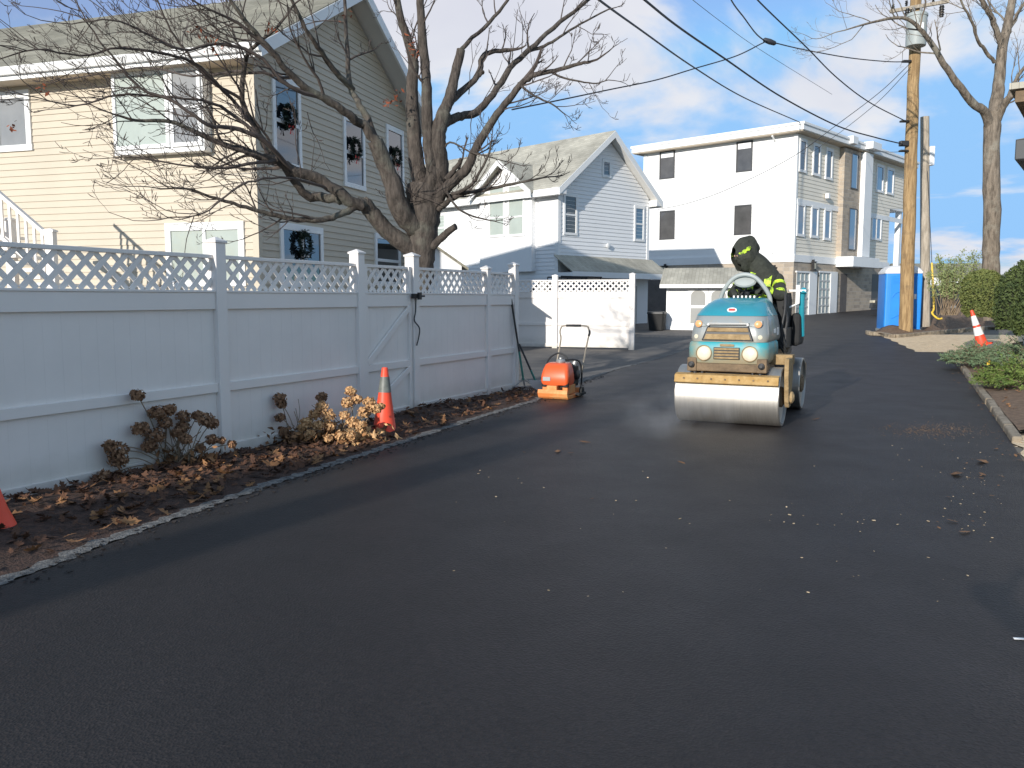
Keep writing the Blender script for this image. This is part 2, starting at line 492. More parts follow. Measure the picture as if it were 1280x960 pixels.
# ------------------------------------------------------------------ mesh builder
class MB:
    def __init__(self):
        self.v = []
        self.f = []

    def add(self, vs, fs):
        o = len(self.v)
        self.v.extend([tuple(p) for p in vs])
        self.f.extend([tuple(i + o for i in f) for f in fs])
        return self

    def box(self, x0, x1, y0, y1, z0, z1, mtx=None):
        vs = [(x0, y0, z0), (x1, y0, z0), (x1, y1, z0), (x0, y1, z0), (x0, y0, z1), (x1, y0, z1), (x1, y1, z1), (x0, y1, z1)]
        if mtx is not None:
            vs = [mtx @ Vector(p) for p in vs]
        return self.add(vs, [(0, 3, 2, 1), (4, 5, 6, 7), (0, 1, 5, 4), (1, 2, 6, 5), (2, 3, 7, 6), (3, 0, 4, 7)])

    def bar(self, a, b, w, h, up=(0, 0, 1)):
        """rectangular bar from a to b, w across, h along 'up'"""
        a, b = Vector(a), Vector(b)
        d = (b - a).normalized()
        u = Vector(up)
        s = d.cross(u)
        if s.length < 1e-5:
            s = d.cross(Vector((1, 0, 0)))
        s.normalize()
        t = s.cross(d).normalized()
        s *= w / 2
        t *= h / 2
        vs = [a - s - t, a + s - t, a + s + t, a - s + t, b - s - t, b + s - t, b + s + t, b - s + t]
        return self.add(vs, [(0, 3, 2, 1), (4, 5, 6, 7), (0, 1, 5, 4), (1, 2, 6, 5), (2, 3, 7, 6), (3, 0, 4, 7)])

    def tube(self, pts, r, seg=8, cap=True):
        pts = [Vector(p) for p in pts]
        n = len(pts)
        rs = r if isinstance(r, (list, tuple)) else [r] * n
        d0 = (pts[1] - pts[0]).normalized()
        ref = Vector((0, 0, 1)) if abs(d0.z) < 0.9 else Vector((1, 0, 0))
        s = d0.cross(ref).normalized()
        vs = []
        for i in range(n):
            if i == 0:
                d = pts[1] - pts[0]
            elif i == n - 1:
                d = pts[-1] - pts[-2]
            else:
                d = pts[i + 1] - pts[i - 1]
            d.normalize()
            s = (s - d * s.dot(d))
            if s.length < 1e-6:
                s = d.orthogonal()
            s.normalize()
            t = d.cross(s)
            for k in range(seg):
                a = 2 * PI * k / seg
                vs.append(pts[i] + (s * math.cos(a) + t * math.sin(a)) * rs[i])
        fs = []
        for i in range(n - 1):
            for k in range(seg):
                k2 = (k + 1) % seg
                fs.append((i * seg + k, i * seg + k2, (i + 1) * seg + k2, (i + 1) * seg + k))
        if cap:
            fs.append(tuple(range(seg - 1, -1, -1)))
            fs.append(tuple(range((n - 1) * seg, n * seg)))
        return self.add(vs, fs)

    def lathe(self, prof, seg=24, mtx=None, cap=True):
        """prof: list of (r, z) about z axis"""
        vs = []
        for (r, z) in prof:
            for k in range(seg):
                a = 2 * PI * k / seg
                vs.append(Vector((r * math.cos(a), r * math.sin(a), z)))
        if mtx is not None:
            vs = [mtx @ p for p in vs]
        fs = []
        n = len(prof)
        for i in range(n - 1):
            for k in range(seg):
                k2 = (k + 1) % seg
                fs.append((i * seg + k, i * seg + k2, (i + 1) * seg + k2, (i + 1) * seg + k))
        if cap:
            fs.append(tuple(range(seg - 1, -1, -1)))
            fs.append(tuple(range((n - 1) * seg, n * seg)))
        return self.add(vs, fs)

    def stack(self, sections, cap=True):
        """loft closed sections (same point count, list of lists of points)"""
        n = len(sections[0])
        vs = [p for s in sections for p in s]
        fs = []
        for i in range(len(sections) - 1):
            for k in range(n):
                k2 = (k + 1) % n
                fs.append((i * n + k, i * n + k2, (i + 1) * n + k2, (i + 1) * n + k))
        if cap:
            fs.append(tuple(range(n - 1, -1, -1)))
            fs.append(tuple(range((len(sections) - 1) * n, len(sections) * n)))
        return self.add(vs, fs)

    def prism(self, poly, d):
        """extrude a 3-D polygon along vector d"""
        d = Vector(d)
        a = [Vector(p) for p in poly]
        return self.stack([a, [p + d for p in a]])

    def quad(self, a, b, c, d):
        return self.add([a, b, c, d], [(0, 1, 2, 3)])

    def build(self, name, m, parent=None, smooth=False, bevel=0.0, loc=None, rot=None, fix=True):
        me = bpy.data.meshes.new(name)
        me.from_pydata([tuple(p) for p in self.v], [], self.f)
        if fix:
            import bmesh
            bm = bmesh.new()
            bm.from_mesh(me)
            bmesh.ops.recalc_face_normals(bm, faces=bm.faces)
            bm.to_mesh(me)
            bm.free()
        ms = m if isinstance(m, (list, tuple)) else [m]
        for x in ms:
            me.materials.append(x)
        me.update()
        if smooth:
            me.polygons.foreach_set('use_smooth', [True] * len(me.polygons))
            try:
                me.set_sharp_from_angle(angle=math.radians(smooth if smooth is not True else 45))
            except Exception:
                pass
        o = bpy.data.objects.new(name, me)
        COL.objects.link(o)
        if parent is not None:
            o.parent = parent
        if loc is not None:
            o.location = loc
        if rot is not None:
            o.rotation_euler = rot
        if bevel > 0:
            b = o.modifiers.new('Bevel', 'BEVEL')
            b.width = bevel
            b.segments = 2
            b.limit_method = 'ANGLE'
        return o


def tag(o, label=None, cat=None, group=None, kind=None):
    if label:
        o['label'] = label
    if cat:
        o['category'] = cat
    if group:
        o['group'] = group
    if kind:
        o['kind'] = kind
    return o


def thing(name, label, cat, loc=(0, 0, 0), rz=0.0, group=None):
    o = bpy.data.objects.new(name, None)
    o.empty_display_size = 0.2
    COL.objects.link(o)
    o.location = loc
    o.rotation_euler = (0, 0, rz)
    return tag(o, label, cat, group)


def rrect(hw, y0, y1, r, z, n=5):
    """rounded rectangle section in the xy plane at height z"""
    pts = []
    for cx, cy, a0 in ((hw - r, y1 - r, 0), (-hw + r, y1 - r, PI / 2), (-hw + r, y0 + r, PI), (hw - r, y0 + r, 1.5 * PI)):
        for k in range(n + 1):
            a = a0 + PI / 2 * k / n
            pts.append(Vector((cx + r * math.cos(a), cy + r * math.sin(a), z)))
    return pts


def rot_to(d):
    """matrix turning +z into direction d"""
    return Vector((0, 0, 1)).rotation_difference(Vector(d)).to_matrix().to_4x4()


def catmull(pts, n=4):
    pts = [Vector(p) for p in pts]
    if len(pts) < 3:
        return [pts[0].lerp(pts[1], k / n) for k in range(n + 1)]
    e = [pts[0] * 2 - pts[1]] + pts + [pts[-1] * 2 - pts[-2]]
    out = []
    for i in range(1, len(e) - 2):
        p0, p1, p2, p3 = e[i - 1], e[i], e[i + 1], e[i + 2]
        for k in range(n):
            t = k / n
            out.append(0.5 * ((2 * p1) + (p2 - p0) * t + (2 * p0 - 5 * p1 + 4 * p2 - p3) * t * t + (3 * p1 - p0 - 3 * p2 + p3) * t ** 3))
    out.append(pts[-1])
    return out
# ------------------------------------------------------------------ ground and sheets
def struct(o):
    return tag(o, kind='structure')


def ground_sheet():
    ys = list(np.arange(-40, 80, 0.5)) + list(np.arange(80, 200, 10)) + [250, 320, 400, 500, 640]
    xs = [-600, -300, -150, -80, -40, -20, -10, 0, 10, 20, 40, 80, 150, 300, 600]
    vs, fs = [], []
    for y in ys:
        for x in xs:
            vs.append((x, y, tz(y)))
    n = len(xs)
    for j in range(len(ys) - 1):
        for i in range(n - 1):
            fs.append((j * n + i, j * n + i + 1, (j + 1) * n + i + 1, (j + 1) * n + i))
    b = MB()
    b.add(vs, fs)
    return struct(b.build('ground', M['ground'], fix=False))


ground_sheet()


def xof(pts):
    """X as a function of Y through ground points"""
    p = sorted([(q[1], q[0]) for q in pts])
    Y = [a for a, _ in p]
    X = [c for _, c in p]

    def f(y):
        if y <= Y[0]:
            k = (X[1] - X[0]) / (Y[1] - Y[0])
            return X[0] + k * (y - Y[0])
        if y >= Y[-1]:
            k = (X[-1] - X[-2]) / (Y[-1] - Y[-2])
            return X[-1] + k * (y - Y[-1])
        return float(np.interp(y, Y, X))
    return f


def rows(name, m, y0, y1, lf, rf, off, nx=10, dy=0.25, hf=None, skirt=True):
    ny = max(2, int((y1 - y0) / dy) + 1)
    vs, fs = [], []
    for j in range(ny):
        y = y0 + (y1 - y0) * j / (ny - 1)
        a, c = lf(y), rf(y)
        for i in range(nx + 1):
            t = i / nx
            x = a + (c - a) * t
            h = off + (hf(x, y, t) if hf else 0)
            vs.append((x, y, tz(y) + h))
    n = nx + 1
    for j in range(ny - 1):
        for i in range(nx):
            fs.append((j * n + i, j * n + i + 1, (j + 1) * n + i + 1, (j + 1) * n + i))
    b = MB()
    b.add(vs, fs)
    return struct(b.build(name, m, fix=False, smooth=60))


# key lines, measured on the ground plane
FA = ground(0, 635)
FB = ground(647, 488)
FD = (FB - FA)
FD.z = 0
FD.normalize()
FANG = math.atan2(FD.y, FD.x)
FN = Vector((FD.y, -FD.x, 0))         # towards the road
left_px = [(0, 736), (170, 669), (340, 609), (500, 557), (600, 524), (670, 503), (720, 482), (770, 463), (865, 436)]
LEFT = [ground(x, y) for x, y in left_px]
left_near = LEFT[0]
LEFT = [left_near - FD * 12] + LEFT + [ground(925, 414), ground(955, 402)]
LX = xof(LEFT)
right_px = [(1282, 582), (1255, 541), (1220, 490), (1195, 455), (1185, 441)]
RIGHT = [ground(x, y) for x, y in right_px]
RIGHT = [RIGHT[0] - FD * 14] + RIGHT
RX = xof(RIGHT)
gap_px = [(1168, 443.5), (1149, 441), (1117, 427), (1093, 417)]
GAP = [ground(x, y) for x, y in gap_px]
ROADR = xof(RIGHT + [Vector((p.x, max(p.y, RIGHT[-1].y + 0.05 + 0.1 * i), 0)) for i, p in enumerate(GAP)] + [Vector((13.4, 31, 0)), Vector((17, 36, 0)), Vector((24, 44, 0))])
rows('road', M['asphalt'], -10, 52, LX, ROADR, 0.012, nx=16)
Ye = LEFT[6].y
# old driveway on the left beyond the fence end
rows('old_driveway', M['old_asphalt'], FB.y - 0.6, 40, lambda y: -6.0, lambda y: LX(y) + 0.02, 0.004, nx=10)
# edging strip between the fresh asphalt and the left side


def estrip_z(x, y, t):
    return 0.006 * math.sin(PI * t) + 0.004 * math.sin(37 * y + 15 * t) * math.sin(11 * y + 9 * t)


rows('edging_strip', M['edge_concrete'], -6, 24.5,
     lambda y: LX(y) - 0.125 + 0.02 * math.sin(7.3 * y) + 0.02 * math.sin(31 * y), lambda y: LX(y) + 0.0 + 0.012 * math.sin(11.1 * y) + 0.014 * math.sin(47 * y + 1), 0.016, nx=5, dy=0.03, hf=estrip_z)


def fence_x(y):
    return FA.x + FD.x / FD.y * (y - FA.y)


rnd = random.Random(5)
_bumps = [(rnd.uniform(-7, 2), rnd.uniform(-4, 16), rnd.uniform(0.1, 0.35), rnd.uniform(0.005, 0.04)) for _ in range(260)]


def bed_h(x, y, t):
    h = 0.075 * math.sin(PI * min(1, t * 1.0)) * (0.6 + 0.4 * math.sin(1.3 * y))
    for (bx, by, br, bh) in _bumps:
        d2 = (x - bx) ** 2 + (y - by) ** 2
        if d2 < br * br * 4:
            h += bh * math.exp(-d2 / (br * br))
    return h * math.sin(PI * min(1, max(0, t))) ** 0.5 if 0 < t < 1 else 0


rows('mulch_bed', M['mulch'], -4, FB.y + 0.35, lambda y: fence_x(y) - 0.35, lambda y: LX(y) - 0.10, 0.016, nx=22, dy=0.09, hf=bed_h)

# right bank
rnd = random.Random(9)
_b2 = [(rnd.uniform(4, 24), rnd.uniform(0, 42), rnd.uniform(0.15, 0.6), rnd.uniform(0.01, 0.05)) for _ in range(500)]


def rough2(x, y):
    h = 0
    for (bx, by, br, bh) in _b2:
        d2 = (x - bx) ** 2 + (y - by) ** 2
        if d2 < br * br * 4:
            h += bh * math.exp(-d2 / (br * br))
    return h


Yb = RIGHT[-1].y


def bank_h(x, y, t):
    w = x - RX(y)
    e = sstep(Yb + 0.0, Yb - 1.2, y)
    return (0.05 + 0.40 * sstep(0.1, 2.4, w)) * e + rough2(x, y) * e * sstep(0, 0.3, w)


rows('planting_bank', M['brown_mulch'], 9.0, Yb, lambda y: RX(y) + 0.12, lambda y: RX(y) + 9, 0.02, nx=40, dy=0.15, hf=bank_h)
rows('dirt_verge', M['sand'], -10, 9.0, lambda y: RX(y) + 0.10 + 0.08 * math.sin(2.1 * y) + 0.05 * math.sin(6.3 * y) + 0.02 * math.sin(13 * y + 1), lambda y: RX(y) + 9, 0.018, nx=24, dy=0.12,
     hf=lambda x, y, t: 0.5 * rough2(x, y) * sstep(0, 0.4, x - RX(y)) + 0.15 * sstep(0.3, 3, x - RX(y)))
# stone kerb along the right edge
kb = MB()
rk = random.Random(3)
y = 8.6
while y < Yb - 0.2:
    L = 0.9
    a = Vector((RX(y) + 0.06, y, tz(y) + 0.0 + rk.uniform(-0.012, 0.008)))
    y2 = min(y + L * FD.y - 0.012, Yb)
    c = Vector((RX(y2) + 0.06 + rk.uniform(-0.015, 0.015), y2, tz(y2) + 0.0 + rk.uniform(-0.01, 0.01)))
    kb.bar(a, c, 0.10, 0.17)
    y += L * FD.y
ko = struct(kb.build('stone_kerb', M['edge_brown'], bevel=0.02))
# sandy gap, mulch island with its kerb
KA, KB_, KC = ground(1093, 420), ground(1120, 423), ground(1225, 413)
rows('sandy_apron', M['sand'], Yb - 0.6, KB_.y + 1.4, lambda y: ROADR(y) + 0.04 * math.sin(5 * y), lambda y: ROADR(y) + 12, 0.016, nx=24, dy=0.1,
     hf=lambda x, y, t: 0.6 * rough2(x, y) * sstep(0, 0.5, x - ROADR(y)))
ik = MB()
path = [KA + Vector((0.15, 0.9, 0)), KA + Vector((0.0, 0.25, 0)), KA + Vector((0.25, -0.05, 0)), KB_, KB_.lerp(KC, 0.35), KB_.lerp(KC, 0.7), KC, KC + (KC - KB_) * 0.8]
path = catmull(path, 4)
for a, c in zip(path[:-1], path[1:]):
    a = Vector((a.x, a.y, tz(a.y) + 0.05))
    c = Vector((c.x, c.y, tz(c.y) + 0.05))
    ik.bar(a, a.lerp(c, 0.985), 0.16, 0.17)
struct(ik.build('island_kerb', M['edge_brown'], bevel=0.02))
KX = xof([KA, KB_])


def isl_front(x):
    return float(np.interp(x, [KA.x, KB_.x, KC.x, KC.x + 4], [KA.y, KB_.y, KC.y, KC.y + 1.2]))


def island():
    vs, fs = [], []
    nx, ny = 60, 50
    for j in range(ny + 1):
        for i in range(nx + 1):
            x = KA.x + 0.1 + (13.0) * i / nx
            yf = isl_front(x) + 0.06
            y = yf + (42 - yf) * (j / ny) ** 1.6
            w = min(y - yf, (x - KA.x) * 1.6)
            h = 0.10 + 0.30 * sstep(0.0, 2.0, w) + 0.3 * sstep(2, 6, w) * 0 + rough2(x, y) * sstep(0.1, 0.5, w)
            # falls to the asphalt behind the portable toilet
            h *= sstep(-0.2, 1.0, x - KA.x) if y - yf > 1.5 else 1
            if y > 29.2:
                vis = sstep(0.484, 0.50, x / y)
                h = h * vis - 0.06 * (1 - vis)
            vs.append((x, y, tz(y) + h))
    n = nx + 1
    for j in range(ny):
        for i in range(nx):
            fs.append((j * n + i, j * n + i + 1, (j + 1) * n + i + 1, (j + 1) * n + i))
    b = MB()
    b.add(vs, fs)
    return struct(b.build('mulch_island', M['brown_mulch'], fix=False, smooth=60))


island()


# ------------------------------------------------------------------ white vinyl fences
def fence_frame(label, cat, A, D, name='privacy_fence'):
    return thing(name, label, cat, (A.x, A.y, tz(A.y)), math.atan2(D.y, D.x))


def s_on_line(A, D, px):
    """distance along line A + s D at which it crosses image column px"""
    k = (px - CX) / F * 1.0
    # X = u*(Y*CT ...) on the horizon plane: X/(Y*cos + (CAM_H-z)*sin) ~ use ground ray
    r = ray(px, 480)
    kk = r.x / r.y * 1.0
    # column lines lean a little: use the plane through camera, tilt by pitch
    r1, r2 = ray(px, 100), ray(px, 800)
    n = r1.cross(r2)
    C = Vector((0, 0, CAM_H))
    A0 = Vector((A.x, A.y, 1.0))
    return (C - A0).dot(n) / D.dot(n)


def lattice(mb, x0, x1, z0, z1, y=0.0, step=0.158, w=0.043):
    H = z1 - z0
    for sgn, yy in ((1, y - 0.006), (-1, y + 0.006)):
        k = -int(H / step) - 2
        while True:
            xs = x0 + k * step
            k += 1
            if xs > x1 + H:
                break
            # line from (xs, z0) to (xs+H, z1) (or mirrored) clipped to the panel
            a = [xs, z0, xs + H, z1]
            t0, t1 = 0.0, 1.0
            if a[0] < x0:
                t0 = (x0 - a[0]) / H
            if a[2] > x1:
                t1 = (x1 - a[0]) / H
            if t1 - t0 < 0.05:
                continue
            p = (a[0] + H * t0, z0 + H * t0)
            q = (a[0] + H * t1, z0 + H * t1)
            if sgn < 0:
                p = (p[0], z1 - (p[1] - z0))
                q = (q[0], z1 - (q[1] - z0))
            mb.bar((p[0], yy, p[1]), (q[0], yy, q[1]), 0.010, w, up=(-sgn * (q[1] - p[1]) * (1 if sgn > 0 else 1), 0, 1))


def boards(mb, x0, x1, z0, z1, y=0.0, bw=0.155, th=0.022):
    n = max(1, int(round((x1 - x0) / bw)))
    w = (x1 - x0) / n
    for i in range(n):
        mb.box(x0 + i * w + 0.0012, x0 + (i + 1) * w - 0.0012, y - th / 2, y + th / 2, z0, z1)
    mb.box(x0, x1, y - th * 0.47, y + th * 0.47, z0 + 0.003, z1 - 0.003)


HF = 1.90
ZL0, ZL1 = 1.575, 1.865       # lattice
Z1, Z2, Z3, Z4 = 1.40, 0.715, 0.63, 0.13


def post(root, s, h=2.0, w=0.127, m='vinyl', z0=-0.3):
    b = MB()
    b.box(s - w / 2, s + w / 2, -w / 2, w / 2, z0, h)
    p = b.build('post', M[m], root, bevel=0.006)
    c = MB()
    e = w / 2 + 0.012
    c.box(s - e, s + e, -e, e, h, h + 0.022)
    c.stack([[Vector((s + sx * e * k, sy * e * k, zz)) for sx, sy in ((-1, -1), (1, -1), (1, 1), (-1, 1))] for k, zz in ((0.97, h + 0.022), (0.12, h + 0.055))])
    c.build('post_cap', M[m], p, bevel=0.003)
    return p


def panel(root, x0, x1, wide=0.05, zb=0.0, braces=()):
    """lattice-topped privacy panel between x0 and x1, front towards -y"""
    g = MB()
    lattice(g, x0, x1, ZL0, ZL1)
    g.build('lattice', M['vinyl'], root)
    for (yw, za, zb_) in ((0.03, ZL1, HF), (0.042, Z1, ZL0 - 0.022), (0.042, Z3, Z2), (0.042, 0.03, Z4)):
        r = MB()
        r.box(x0, x1, -yw, yw, za, zb_)
        if za == Z1:
            r.box(x0, x1, -0.052, 0.052, ZL0 - 0.022, ZL0)
        r.build('rail', M['vinyl'], root, bevel=0.004)
    p = MB()
    boards(p, x0, x1, Z2, Z1)
    boards(p, x0, x1, Z4, Z3)
    return p.build('board_panel', M['vinyl_dirty'], root)


fence = fence_frame('long white vinyl fence with lattice top, shaded, beside the mulch bed', 'fence', FA, FD)
S = {k: s_on_line(FA, FD, k) for k in (274, 448, 516, 608, 642)}
sp = [S[274] - 4.88, S[274] - 2.44, S[274], S[448]]
for a, c in zip(sp[:-1], sp[1:]):
    panel(fence, a + 0.064, c - 0.064)
sq = [S[516], S[608], S[642]]
for a, c in zip(sq[:-1], sq[1:]):
    panel(fence, a + 0.064, c - 0.064)
for s in sp:
    post(fence, s, 2.01)
post(fence, S[516], 2.03, w=0.135)
post(fence, S[608], 1.935, w=0.11)
post(fence, S[642], 2.02)
# gate between two posts
gx0, gx1 = S[448] + 0.075, S[516] - 0.085
gate = fence_frame('white vinyl fence gate with diagonal braces and a black latch, behind the orange cone', 'gate', FA, FD, 'fence_gate')
panel(gate, gx0, gx1)
for za, zb_ in ((Z2, Z1), (Z4, Z3)):
    br = MB()
    br.bar((gx0 + 0.05, -0.034, za + 0.02), (gx1 - 0.05, -0.034, zb_ - 0.02), 0.03, 0.07)
    br.build('brace', M['vinyl'], gate, bevel=0.004)
for ga, gb in ((gx1 - 0.06, gx1 - 0.002), (gx0 + 0.002, gx0 + 0.06)):
    st = MB()
    st.box(ga, gb, -0.047, 0.047, 0.03, HF)
    st.build('stile', M['vinyl'], gate, bevel=0.004)
la = MB()
la.box(gx1 - 0.05, gx1 + 0.10, -0.12, -0.070, 1.50, 1.56)
la.box(gx1 + 0.02, gx1 + 0.08, -0.15, -0.115, 1.485, 1.575)
la.tube([(gx1 + 0.08, -0.13, 1.53), (gx1 + 0.17, -0.13, 1.53)], 0.014, 6)
la.build('latch', M['black'], gate, bevel=0.004)
cd = MB()
cd.tube(catmull([(gx1 + 0.03, -0.09, 1.50), (gx1 - 0.0, -0.10, 1.33), (gx1 - 0.03, -0.10, 1.22), (gx1 + 0.09, -0.10, 1.12), (gx1 + 0.07, -0.10, 1.00), (gx1 + 0.02, -0.10, 0.90)], 4), 0.009, 5)
cd.build('latch_cord', M['black'], gate)

# second fence, facing the road across the old driveway
B0 = ground(648, 434)
B1 = ground(790, 437.5)
BD = (B1 - B0)
BD.z = 0
BD.normalize()
fence2 = fence_frame('short white lattice-topped fence lit by the sun behind the orange compactor', 'fence', B0, BD)
T = {k: s_on_line(B0, BD, k) for k in (560, 694, 790)}
for a, c in ((T[560], T[694]), (T[694], T[790])):
    panel(fence2, a + 0.064, c - 0.064)
for k in (560, 694, 790):
    post(fence2, T[k], 2.03 if k == 790 else 2.0, w=0.15)


# ------------------------------------------------------------------ houses
class House:
    """corner at local origin; gable wall along +x (faces -y), front wall along +y (faces -x)"""

    def __init__(self, name, label, px, Y, az, cat='house'):
        C = at(px, HOR, Y)
        self.z0 = tz(Y)
        self.P = Vector((C.x, Y, self.z0))
        self.G = Vector((math.sin(az), math.cos(az), 0))
        self.L = Vector((-math.cos(az), math.sin(az), 0))
        self.root = thing(name, label, cat, self.P, math.atan2(self.G.y, self.G.x))

    def pt(self, side, u, z, o=0.0):
        return Vector((u, -o, z)) if side == 'g' else Vector((-o, u, z))

    def uz(self, side, px, py, o=0.0):
        """image point -> (u, z) on a wall (o metres proud)"""
        r = ray(px, py)
        C = Vector((0, 0, CAM_H))
        n = -self.L if side == 'g' else -self.G
        d = self.G if side == 'g' else self.L
        Q = self.P + n * o
        t = (Q - C).dot(n) / r.dot(n)
        p = C + r * t
        return (p - self.P).dot(d), p.z - self.z0

    def rect(self, side, x0, y0, x1, y1):
        a = self.uz(side, x0, y0)
        b = self.uz(side, x1, y0)
        c = self.uz(side, x0, y1)
        d = self.uz(side, x1, y1)
        u0, u1 = (a[0] + c[0]) / 2, (b[0] + d[0]) / 2
        if u1 < u0:
            u0, u1 = u1, u0
        return u0, u1, (c[1] + d[1]) / 2, (a[1] + b[1]) / 2

    def wbox(self, mb, side, u0, u1, z0, z1, o0, o1):
        a = self.pt(side, u0, z0, o0)
        b = self.pt(side, u1, z1, o1)
        mb.box(min(a.x, b.x), max(a.x, b.x), min(a.y, b.y), max(a.y, b.y), z0, z1)

    def siding(self, side, ext, z0, z1, m, expo=0.11, name='siding', lap=0.016, o=0.0):
        """lapped boards; ext(z) gives (u0, u1)"""
        b = MB()
        z = z0
        while z < z1 - 1e-4:
            zt = min(z + expo, z1)
            a0, a1 = ext(z)
            c0, c1 = ext(zt)
            if a1 - a0 > 0.02:
                if c1 < c0:
                    c0 = c1 = (c0 + c1) / 2
                p = [self.pt(side, a0, z, o + lap), self.pt(side, a1, z, o + lap), self.pt(side, c1, zt, o + 0.002), self.pt(side, c0, zt, o + 0.002)]
                q = [self.pt(side, a0, z, o + 0.0), self.pt(side, a1, z, o + 0.0)]
                b.add(p + q, [(0, 1, 2, 3), (4, 5, 1, 0)])
            z = zt
        return b.build(name, M[m], self.root)

    def window(self, side, rc, pane='glass', trim=0.09, frame='white', hbar=True, vbars=(), out=0.05, sill=False, grid=None, name='window'):
        u0, u1, z0, z1 = rc
        b = MB()
        W = self.wbox
        W(b, side, u0 - trim, u1 + trim, z1, z1 + trim * 1.2, 0.0, out)
        W(b, side, u0 - trim * 1.1, u1 + trim * 1.1, z0 - trim * (1.3 if sill else 1), z0, 0.0, out * (1.6 if sill else 1.05))
        W(b, side, u0 - trim, u0, z0, z1, 0.0, out * 0.97)
        W(b, side, u1, u1 + trim, z0, z1, 0.0, out * 0.97)
        s = 0.035
        if hbar:
            zm = (z0 + z1) / 2
            W(b, side, u0, u1, zm - s, zm + s, 0.0, out * 0.8)
        for v in vbars:
            um = u0 + (u1 - u0) * v
            W(b, side, um - s, um + s, z0, z1, 0.0, out * 0.85)
        if grid:
            nu, nz = grid
            for i in range(1, nu):
                um = u0 + (u1 - u0) * i / nu
                W(b, side, um - 0.012, um + 0.012, z0, z1, 0.0, out * 0.7)
            for i in range(1, nz):
                zz = z0 + (z1 - z0) * i / nz
                W(b, side, u0, u1, zz - 0.012, zz + 0.012, 0.0, out * 0.72)
        w = b.build(name, M[frame], self.root, bevel=0.004)
        p = MB()
        W(p, side, u0 + 0.001, u1 - 0.001, z0 + 0.001, z1 - 0.001, 0.003, out * 0.42)
        p.build('pane', M[pane], w)
        return w


def gable_roof(h, W, L, ze, slope, ov, rake, mtop, name='roof', thick=0.05, under='greysoffit', y0=0.0, x0=0.0, board=0.2):
    """roof plane height at x=x0 is ze; ridge along y"""
    zr = ze + slope * W / 2
    xm = x0 + W / 2
    r = MB()
    for sg in (-1, 1):
        xe = xm + sg * (W / 2 + ov)
        zz = ze - slope * ov
        poly = [(xe, y0 - rake, zz), (xm, y0 - rake, zr), (xm, y0 - rake, zr - thick), (xe, y0 - rake, zz - thick)]
        r.prism(poly, (0, L + rake, 0))
    ro = r.build(name, M[mtop], h.root)
    u = MB()
    for sg in (-1, 1):
        xe = xm + sg * (W / 2 + ov - 0.02)
        zz = ze - slope * (ov - 0.02)
        t0, t1 = thick + 0.003, thick + 0.10
        poly = [(xe, y0 - rake + 0.03, zz - t0), (xm, y0 - rake + 0.03, zr - t0), (xm, y0 - rake + 0.03, zr - t1), (xe, y0 - rake + 0.03, zz - t1)]
        u.prism(poly, (0, L + rake - 0.06, 0))
    u.build('rake_soffit', M[under], h.root)
    k = MB()
    for sg in (-1, 1):
        xe = xm + sg * (W / 2 + ov + 0.0)
        zz = ze - slope * ov
        poly = [(xe, y0 - rake - 0.025, zz - 0.02), (xm, y0 - rake - 0.025, zr - 0.02), (xm, y0 - rake - 0.025, zr - 0.02 - board), (xe, y0 - rake - 0.025, zz - 0.02 - board)]
        k.prism(poly, (0, 0.05, 0))
    k.build('rake_board', M['white'], h.root)
    return ro


# ---- beige house on the left
H1 = House('beige_house', 'two-storey beige clapboard house with grey-green roof behind the long fence and bare tree', 325, 15.2, math.atan((960 - 640) / F))
W1, L1, ZE1, SL1 = 6.9, 17.0, 6.08, 0.565
b = MB()
b.prism([(0, 0, -0.3), (W1, 0, -0.3), (W1, 0, ZE1 - 0.2), (W1 / 2, 0, ZE1 - 0.2 + SL1 * W1 / 2), (0, 0, ZE1 - 0.2)], (0, L1, 0))
b.build('wall', M['beige'], H1.root)


def ext1(z):
    if z < ZE1 - 0.2:
        return 0.0, W1
    d = (z - (ZE1 - 0.2)) / SL1
    return d, W1 - d


H1.siding('g', ext1, 0.0, ZE1 - 0.2 + SL1 * W1 / 2, 'beige', 0.125, lap=0.02)
H1.siding('f', lambda z: (0.0, L1), 0.0, ZE1 - 0.30, 'beige', 0.125, lap=0.02)
gable_roof(H1, W1, L1, ZE1, SL1, 0.5, 0.48, 'shingle', board=0.24)
b = MB()
b.box(-0.47, -0.005, -0.02, L1, ZE1 - 0.52, ZE1 - 0.50)
b.box(-0.47, -0.0, -0.02, 0.0, ZE1 - 0.499, ZE1 - 0.3)
b.build('soffit', M['soffit'], H1.root)
b = MB()
b.box(-0.50, -0.47, -0.5, L1, ZE1 - 0.53, ZE1 - 0.33)
b.build('fascia', M['white'], H1.root)
b = MB()
b.prism([(-0.503, -0.5, ZE1 - 0.45), (-0.57, -0.5, ZE1 - 0.45), (-0.62, -0.5, ZE1 - 0.36), (-0.62, -0.5, ZE1 - 0.32), (-0.503, -0.5, ZE1 - 0.32)], (0, L1 + 0.5, 0))
b.build('gutter', M['white'], H1.root)
b = MB()
H1.wbox(b, 'g', -0.02, 0.09, 0, ZE1 - 0.25, 0.0, 0.03)
H1.wbox(b, 'f', -0.03, 0.09, 0, ZE1 - 0.55, 0.018, 0.0301)
b.build('corner_trim', M['beige'], H1.root)
b = MB()
u, _ = H1.uz('g', 514, 200)
b.tube([Vector((W1 - 0.12, -0.06, 0)), Vector((W1 - 0.12, -0.06, ZE1 - 0.6)), Vector((W1 + 0.35, -0.1, ZE1 - 0.42))], 0.045, 8)
b.build('downspout', M['white'], H1.root)
for rc in ((343, 105, 371, 203), (431, 155, 452, 230), (484, 166, 501, 233)):
    H1.window('g', H1.rect('g', *rc), 'glass', trim=0.10)
